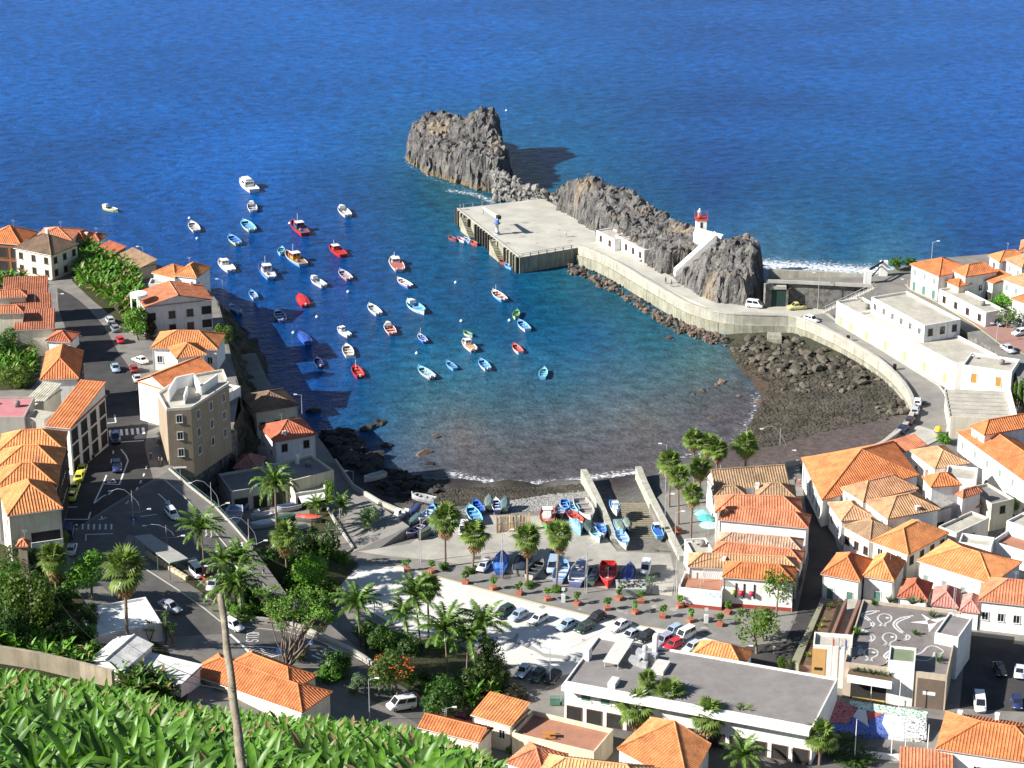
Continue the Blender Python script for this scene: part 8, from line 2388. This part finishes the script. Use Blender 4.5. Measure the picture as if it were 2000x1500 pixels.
# ---------------------------------------------------------------- street lamps
def lamp(label, bx, by, ty, kind='arch', k=[0], z=None):
 k[0] += 1
 b = at(bx, by) if z is None else G(bx, by, z)
 H = rise_of(b, ty)
 t = thing('street_lamp', label, 'street lamp', tuple(b), 0, 'street lamps')
 MB().tube([(0, 0, -.2), (0, 0, .6), (0, 0, H)], [.11, .08, .05], M_METAL, 6).build('pole', t)
 def head(p, s):
  MB().hexa([(p[0] -.42*s,p[1] -.16,p[2] -.07),(p[0]+.3*s,p[1] -.12,p[2] -.05),(p[0]+.3*s,p[1]+.12,p[2] -.05),(p[0] -.42*s,p[1]+.16,p[2] -.07),(p[0] -.4*s,p[1] -.12,p[2]+.12),(p[0]+.3*s,p[1] -.08,p[2]+.08),(p[0]+.3*s,p[1]+.08,p[2]+.08),(p[0] -.4*s,p[1]+.12,p[2]+.12)],M_BWHITE).build('lamp_head',t)
 if kind == 'arch':
  pts=[(-3.4,0,H*.99),(-2.4,0,H*1.05),(-1.2,0,H*1.02),(0,0,H*.86),(1.0,0,H*.66),(1.25,0,H*.5),(1.3,0,H*.36)]
  MB().tube(pts, .05, M_METAL, 5).build('arm', t)
  MB().tube([(-1.0, 0, H * .38), (1.3, 0, H * .38), (2.6, 0, H * .46)], .04, M_METAL, 5).build('low_arm', t)
  head((-3.6, 0, H * .98), 1); head((2.8, 0, H * .47), -1)
 elif kind == 'tall':
  pts = [(-.35, 0, 0), (-.3, 0, H * .4), (-.05, 0, H * .72), (.5, 0, H * .93), (1.5, 0, H * 1.02)]
  MB().tube(pts, .045, M_METAL, 5).build('arm', t)
  head((1.7, 0, H * 1.02), -1)
 else:
  s = -1 if kind == 'left' else 1
  MB().tube([(0, 0, H * .96), (.5 * s, 0, H * 1.0), (1.0 * s, 0, H * 1.02)], .04, M_METAL, 5).build('arm', t)
  head((1.2 * s, 0, H * 1.02), -s)
 return t
for (lab,bx,by,ty,kd) in [('double-arm lamp on the traffic island by the second zebra crossing',261,1026,958,'arch'),('double-arm lamp on the ramp railing, upper one',415,1018,942,'arch'),('double-arm lamp beside the bus shelter roof',326,1064,1026,'arch'),('double-arm lamp on the ramp railing, lower one',488,1092,1014,'arch'),('lamp at the head of the ramp railing',349,906,866,'arch'),
  ('lamp between the date palm and the bushes of the junction',450,1184,1104,'arch'),('lamp at the corner of the car park beside the drooping palm',732,1206,1154,'arch'),('tall lamp at the left of the boat yard',822,1097,1012,'tall'),('tall lamp beside the bright blue boat',981,1130,1036,'tall'),('tall lamp beside the big red boat',1146,1158,1060,'tall'),
  ('tall lamp at the corner of the flowered terrace',1321,1164,1060,'tall'),('double-arm lamp on the beach wall near the alley',1521,918,836,'arch'),('lamp behind the beach palm clump',1407,930,854,'left'),('lamp behind the tall palm at the slipway',1300,958,868,'left'),('lamp at the end of the slipway wall',1318,1076,1000,'right'),('lamp among the café tables of the promenade',1298,1048,966,'right'),
  ('lamp of the upper road before the sea',1817,540,472,'right'),('lamp before the stone terrace wall',1597,604,534,'left'),('lamp at the top of the stair',1711,578,532,'left'),('lamp on the upper pavement beside the big white house',1771,584,546,'left'),('lamp on the upper road beyond the white block',1946,668,632,'left'),
  ('lamp before the white minibus',722,1404,1326,'right'),('lamp beside the low orange roof of the lower edge',872,1436,1382,'right'),('lamp beside the parked cars by the palm garden',1074,1336,1266,'left'),('lamp in the dark garden behind the flame tree',957,1352,1308,'left'),('lamp beside the cream cottage',1002,1438,1396,'right'),('lamp beside the car park kiosk',1450,1302,1262,'right'),('lamp over the leafy street tree',1474,1246,1214,'right'),
  ('lamp on the rocks before the restaurant',690,946,920,'left'),('lamp in front of the restaurant',589,968,926,'left'),('lamp beside the cream seaside house',590,806,771,'left'),('lamp at the small beach garden',664,1012,970,'right'),('lamp beside the gabled house',437,605,546,'left'),('lamp by the joined orange cliff roofs',281,520,482,'left'),('curved lamp over the shaded street opposite the gabled house',112,588,574,'right'),('curved lamp over the shaded street beside the leafy yard',145,668,656,'right'),('lamp on the side of the orange double-hip row',146,872,858,'right')]:
 lamp(lab, bx, by, ty, kd)
# ---------------------------------------------------------------- potted trees, signs, small street things
M_POT = mat('terracotta_tub', (0.42, 0.14, 0.08), (0.34, 0.12, 0.08), scale=2)
POT=MB().hexa([(-.5,-.5,0),(.5,-.5,0),(.5,.5,0),(-.5,.5,0),(-.56,-.56,.6),(.56,-.56,.6),(.56,.56,.6),(-.56,.56,.6)],M_POT).mesh('pot')
PST = MB().tube([(0, 0, .5), (0, 0, 1.5)], .06, M_TRUNK, 5).mesh('trunk')
PCR = [crown_mesh(70 + i, 8, 260, .2) for i in range(2)]
for i,(x,y,lab) in enumerate(((795,1115,'potted tree at the left end of the promenade edge'),(843,1118,'potted tree beside the thin fan palm crown'),(909,1140,'potted tree below the second row palm'),(964,1151,'potted tree below the bright blue boat'),(1014,1161,'potted tree below the third row palm'),(1070,1172,'potted tree left of the first ticket machine'),(1127,1181,'potted tree below the banded white boat'),
  (1186,1191,'potted tree below the big red boat'),(1209,1171,'potted tree at the left of the rubble tank'),(1252,1177,'potted tree before the rubble tank'),(1241,1198,'potted tree on the yellow kerb below the rubble tank'),(1294,1206,'potted tree on the yellow kerb beyond the white delivery van'),(1349,1214,'potted tree left of the second ticket machine'),(1406,1222,'potted tree right of the second ticket machine'),
  (1328,1186,'potted tree at the corner of the flowered terrace'),(1421,1198,'potted tree against the red plinth of the lantern house'))):
 t = thing('potted_tree', lab, 'potted tree', tuple(at(x, y)), i * .7, 'potted trees along the promenade')
 put('pot', POT, t); put('trunk', PST, t); put('crown', PCR[i % 2], t, GRN_B, (0, 0, 1.8), (0, 0, i), (.85, .85, .95))
for i,(x,y,r,lab) in enumerate(((869,1110,1.3,'tufted shrubs round the foot of the leftmost row palm'),(923,1117,1.5,'tufted shrubs round the foot of the second row palm'),(1032,1146,1.4,'tufted shrubs round the foot of the third row palm'),(1086,1153,1.5,'tufted shrubs round the foot of the rightmost row palm'))):
 o=put('shrub',CROWNS[i],None,GRN_M,tuple(at(x,y,.4)),(0,0,i),(r,r,.8)); tag(o,lab,'shrub','shrubs at the feet of the row palms')
pb = thing('flower_tub', 'round tub of red-leaved flowers between the café and the slipway', 'planter', tuple(at(1323, 1040)))
MB().lathe([(.8,0),(1.0,.5)],M_POT,12).build('tub',pb); put('crown',CROWNS[2],pb,(.3,.1,.05),(0,0,.8),None,(1.1,1.1,.6))
for (x,y,lab) in ((1100,1176,'white ticket machine beside the rightmost row palm'),(1379,1216,'white ticket machine near the lantern house')):
 t = thing('ticket_machine', lab, 'ticket machine', tuple(at(x, y)))
 MB().box(-.35,.35,-.25,.25,0,1.5,M_BWHITE).build('cabinet',t); MB().box(-.05,.05,-.05,.05,1.5,2.2,M_METAL).build('post',t); MB().box(-.3,.3,-.04,.04,2.2,2.8,M_BWHITE).build('sign_plate',t)
M_SIGN = mat('blue_sign', (0.03, 0.09, 0.4), (0.04, 0.11, 0.42), scale=1, rough=.4)
def sign(lab, x, y, shape, hgt=2.6):
 t = thing('road_sign', lab, 'road sign', tuple(at(x, y)))
 MB().tube([(0, 0, 0), (0, 0, hgt)], .04, M_METAL, 5).build('post', t)
 if shape == 'round':
  MB().tube([(0, -.08, hgt), (0, -.04, hgt)], .38, M_SIGN, 14, True, False).build('plate', t)
 elif shape == 'arrow':
  MB().hexa([(-1.3,-.1,hgt),(1.2,-.1,hgt+.1),(1.2,-.05,hgt+.1),(-1.3,-.05,hgt),(-1.3,-.1,hgt+.3),(1.2,-.1,hgt+.4),(1.2,-.05,hgt+.4),(-1.3,-.05,hgt+.3)],M_BWHITE).build('plate',t)
 else:
  MB().box(-.45, .45, -.1, -.05, hgt - .4, hgt + .4, M_SIGN).build('plate', t)
  MB().add([(-.28, -.105, hgt - .25), (.28, -.105, hgt - .25), (0, -.105, hgt + .25)], [(0, 1, 2)], M_WHITE).build('pictogram', t)
sign('blue square pedestrian crossing sign by the traffic island',263,1040,'square'); sign('dark blue round sign by the hatched road marking',545,1300,'round'); sign('white direction boards beside the bare branching tree',552,1216,'arrow',3.2)
sign('blue square crossing sign at the balustrade zebra',607,1284,'square'); sign('white direction board post on the ramp railing',353,938,'arrow',2.4)
bn=thing('waste_container','green wheeled waste containers behind the terracotta terrace','waste container',tuple(at(1084,1376)))
for k in range(2):
 MB().box(-.8+k*1.9,.8+k*1.9,-.5,.5,.15,1.2,M_DOORG).build('bin_body',bn); MB().box(-.85+k*1.9,.85+k*1.9,-.55,.55,1.2,1.35,MATS['green_railing_paint']).build('lid',bn)
yb = thing('recycling_bin', 'yellow domed recycling bin at the end of the curved road', 'recycling bin', tuple(at(1832, 848)))
MB().lathe([(.7,0),(.8,.9),(.7,1.4),(.3,1.75)],mat('yellow_plastic',(.75,.5,.03),(.65,.45,.04),scale=2,rough=.4),12).build('dome',yb); MB().lathe([(.82,.5),(.82,.8)],M_SIGN,12).build('band',yb)
bt_ = thing('picnic_table', 'orange wooden picnic table on the terracotta terrace', 'table', tuple(G(1072, 1440, 4.4 + 2.95)))
M_OWOOD = mat('orange_wood', (.55, .24, .04), (.45, .2, .05), scale=3)
for k in range(5): MB().box(-1.0, 1.0, -.45 + .18 * k, -.29 + .18 * k, .72, .77, M_OWOOD).build('plank', bt_)
for y in (-.85, .75): MB().box(-1.0, 1.0, y, y + .22, .42, .47, M_OWOOD).build('bench', bt_)
for x in (-.7,.7): MB().hexa([(x -.05,-.8,0),(x+.05,-.8,0),(x+.05,-.6,0),(x -.05,-.6,0),(x -.05,.1,.72),(x+.05,.1,.72),(x+.05,.3,.72),(x -.05,.3,.72)],M_OWOOD).build('trestle',bt_)
am = thing('antenna_mast', 'slim lattice antenna mast behind the mosaic roof', 'mast', tuple(G(1860, 1222, T + 5.5)))
hm = rise_of(am.location, 1120)
for a in (0,2.1,4.2): MB().tube([(.22*math.cos(a),.22*math.sin(a),0),(.18*math.cos(a),.18*math.sin(a),hm)],.035,M_METAL,4).build('rail',am)
for k in range(16):
 z=hm*k/16; MB().tube([(.22,0,z),(-.11,.19,z+hm/32),(-.11,-.19,z+hm/16),(.22,0,z+hm/16)],.02,M_METAL,4).build('brace',am)
# ---------------------------------------------------------------- the weathered wooden pole nearest the viewer, and its wires
M_POLE = mat('weathered_pole', (0.29, 0.25, 0.18), (0.17, 0.145, 0.11), scale=3.0, bump=.03, bscale=14, speck=.25, streak=.6)
p0, p1 = GT(480, 1560, 88), GT(431, 1162, 92)
pt = thing('wooden_pole', 'weathered leaning wooden pole rising through the banana field', 'pole', tuple(p0))
n = 14
path = [(p1 - p0) * (i / n) + Vector((.02 * math.sin(i * 1.7), .03 * math.cos(i * 2.3), 0)) for i in range(-4, n + 1)]
MB().tube(path, [.215 - .0048 * (i + 4) + .012 * math.sin(i * 2.1) for i in range(-4, n + 1)], M_POLE, 12).build('shaft', pt)
MB().tube([(p1 - p0) * .985, (p1 - p0) * 1.0], .122, M_TIMB, 12).build('end_grain', pt)
for (a,b,sag,lab) in ((GT(455,1345,89),GT(150,1150,300),2.0,'upper thin cable running up from the wooden pole'),(GT(456,1350,89),GT(110,1165,300),2.4,'lower thin cable running up from the wooden pole'),(GT(232,1352,200),GT(425,1210,330),1.5,'thin cable crossing before the white sheet roofs')):
 pts = [a.lerp(b, i / 14) - Vector((0, 0, sag * 4 * (i / 14) * (1 - i / 14))) - a for i in range(15)]
 o = MB().tube(pts, .018, M_DARK, 4).build('overhead_cable'); o.location = a; tag(o, lab, 'cable')
# ---------------------------------------------------------------- people
def skin_mesh(name, verts, edges, radii, m):
 me = bpy.data.meshes.new(name + '_rig'); me.from_pydata(verts, edges, [])
 o = bpy.data.objects.new(name + '_rig', me); COL.objects.link(o)
 sk = o.modifiers.new('s', 'SKIN'); sb = o.modifiers.new('u', 'SUBSURF'); sb.levels = 1
 for d, r in zip(me.skin_vertices[0].data, radii): d.radius = (r, r) if isinstance(r, float) else r
 me.skin_vertices[0].data[0].use_root = True
 dg = bpy.context.evaluated_depsgraph_get()
 out = bpy.data.meshes.new_from_object(o.evaluated_get(dg))
 bpy.data.objects.remove(o); out.name = name
 out.materials.clear(); out.materials.append(m)
 for p in out.polygons: p.use_smooth = True
 return out
M_SKIN = mat('skin', (0.5, 0.31, 0.22), (0.45, 0.28, 0.2), scale=4, rough=.6)
def figure(pose):
 s = 1 if pose == 'walk' else .15
 V = [(0, 0, .95), (0, 0, 1.18), (0, 0, 1.42), (0, 0, 1.54), (.01, 0, 1.68),
   (0,.10,.92),(.16*s,.10,.5),(.0 -.02*s,.10,.07),(.14,.10,.03),(0,-.10,.92),(-.10*s,-.10,.5),(-.34*s,-.10,.09),(-.22*s,-.10,.03),
   (0, .19, 1.4), (-.10 * s, .23, 1.12), (.02 * s, .23, .88), (0, -.19, 1.4), (.12 * s, -.23, 1.13), (.26 * s, -.22, .92)]
 E=[(0,1),(1,2),(2,3),(3,4),(0,5),(5,6),(6,7),(7,8),(0,9),(9,10),(10,11),(11,12),(2,13),(13,14),(14,15),(2,16),(16,17),(17,18)]
 Rd = [.13, .125, .13, .055, .105, .09, .062, .045, .04, .09, .062, .045, .04, .065, .045, .035, .065, .045, .035]
 body = skin_mesh('body', V, E, Rd, M_SKIN)
 shirt=skin_mesh('shirt',[V[i] for i in (0,1,2,13,14,16,17)],[(0,1),(1,2),(2,3),(3,4),(2,5),(5,6)],[.145,.15,.15,.085,.062,.085,.062],M_OBJ)
 tro=skin_mesh('trousers',[V[i] for i in (0,5,6,7,9,10,11)],[(0,1),(1,2),(2,3),(0,4),(4,5),(5,6)],[.145,.105,.082,.068,.105,.082,.068],M_OBJ)
 hair = MB().lathe([(.02, 1.815), (.08, 1.79), (.112, 1.73), (.105, 1.68)], M_DARK, 10).mesh('hair')
 return body, shirt, tro, hair
FIG = {k: figure(k) for k in ('walk', 'stand')}
for (lab, x, y, rz, pose, sh, tr_) in [
 ('person in a white shirt walking on the shaded pavement',295,897,1.2,'walk',(.78,.78,.78),(.06,.06,.09)),('person in a dark top by the head of the ramp railing',311,908,.3,'stand',(.08,.06,.07),(.2,.2,.22)),('person in a light top beside the one in the dark top',317,909,2.8,'stand',(.6,.5,.45),(.05,.05,.07)),
 ('person in white crossing the ramp pavement, left of the two',404,1048,.4,'walk',(.8,.8,.8),(.7,.7,.7)),('person in white crossing the ramp pavement, right of the two',414,1050,.6,'walk',(.8,.78,.76),(.75,.73,.7)),('person in white standing in the shaded boathouse yard',474,1074,1.0,'stand',(.8,.8,.8),(.7,.72,.75)),('person in a red-white top near the boathouse yard lamp',491,1076,2.0,'stand',(.6,.2,.18),(.7,.7,.7)),
 ('person with a dark backpack walking down the ramp railing',515,1126,-.8,'walk',(.1,.2,.35),(.5,.46,.4)),('person in pale clothes standing on the open quay',1105,463,.5,'stand',(.6,.6,.58),(.3,.3,.3)),('person in dark clothes walking on the pier, farther one',1300,554,2.2,'walk',(.12,.1,.12),(.1,.1,.12)),('person walking on the pier, nearer one',1311,560,2.2,'walk',(.5,.42,.36),(.2,.2,.25)),
 ('person in a white shirt near the café parasols',1364,982,1.4,'stand',(.7,.7,.7),(.15,.15,.2)),('person in a red top at the alley head',1561,950,1.0,'walk',(.65,.12,.12),(.3,.1,.1)),('person in blue-grey beside the one in the red top',1553,946,2.0,'stand',(.3,.34,.4),(.1,.1,.12)),('person in blue standing at the seaward corner of the quay',899,410,0,'stand',(.3,.45,.65),(.3,.4,.55)),
 ('person in dark trousers under the street tree shade',1512,1278,1,'walk',(.15,.13,.13),(.06,.06,.06)),('person in a pale top under the leafy street tree',1521,1246,1.5,'stand',(.7,.6,.6),(.4,.35,.35)),('person with a red top on the terrace below the yard railing',486,1062,0,'stand',(.55,.1,.08),(.2,.2,.2))]:
 t = thing('person', lab, 'person', tuple(at(x, y, .01)), rz)
 b, s, q, h = FIG[pose]
 put('body', b, t); put('shirt', s, t, sh); put('trousers', q, t, tr_); put('hair', h, t)
 if 'backpack' in lab: MB().box(-.3, -.12, -.15, .15, 1.1, 1.48, M_DARK).build('backpack', t)
# ---------------------------------------------------------------- wear: oil stains, patches, bay lines
RO = random.Random(12)
ob = MB()
M_OIL = mat('oil_stain', (0.085, 0.08, 0.078), (0.14, 0.135, 0.13), scale=2.0)
M_PATCH = mat('asphalt_patch', (0.05, 0.049, 0.05), (0.075, 0.072, 0.07), scale=1.0)
def blob(x, y, r, m):
 c = at(x, y, .018); n = 11; a0 = RO.uniform(0, 6)
 ob.add([c]+[c+Vector((math.cos(a0+6.283*i/n)*r*RO.uniform(.5,1.2),math.sin(a0+6.283*i/n)*r*RO.uniform(.5,1.2),0)) for i in range(n)],[(0,i+1,(i+1) % n+1) for i in range(n)],m)
for (x0,x1,y0,y1,k,m,r1) in ((860,1300,1070,1140,26,M_OIL,1.3),(950,1400,1180,1290,22,M_DAMP,.9),(1600,1850,640,850,16,M_PATCH,1.6),(960,1120,410,480,14,M_DAMP,1.2),(1140,1450,490,600,16,M_DAMP,1.0),(1330,1560,1185,1250,10,M_OIL,1.0)):
 for i in range(k):
  x, y = RO.uniform(x0, x1), RO.uniform(y0, y1)
  if m is M_PATCH and not inside([(1630,640),(1720,700),(1790,790),(1770,840),(1840,840),(1850,780),(1700,680)],x,y): continue
  if m is M_DAMP and x>1140 and y<610 and not inside([(1140,486),(1200,500),(1300,562),(1380,598),(1460,606),(1490,598),(1440,598),(1340,568),(1265,530),(1180,474)],x,y): continue
  blob(x, y, RO.uniform(.25, r1), m)
tag(ob.build('ground_stains'), kind='structure')
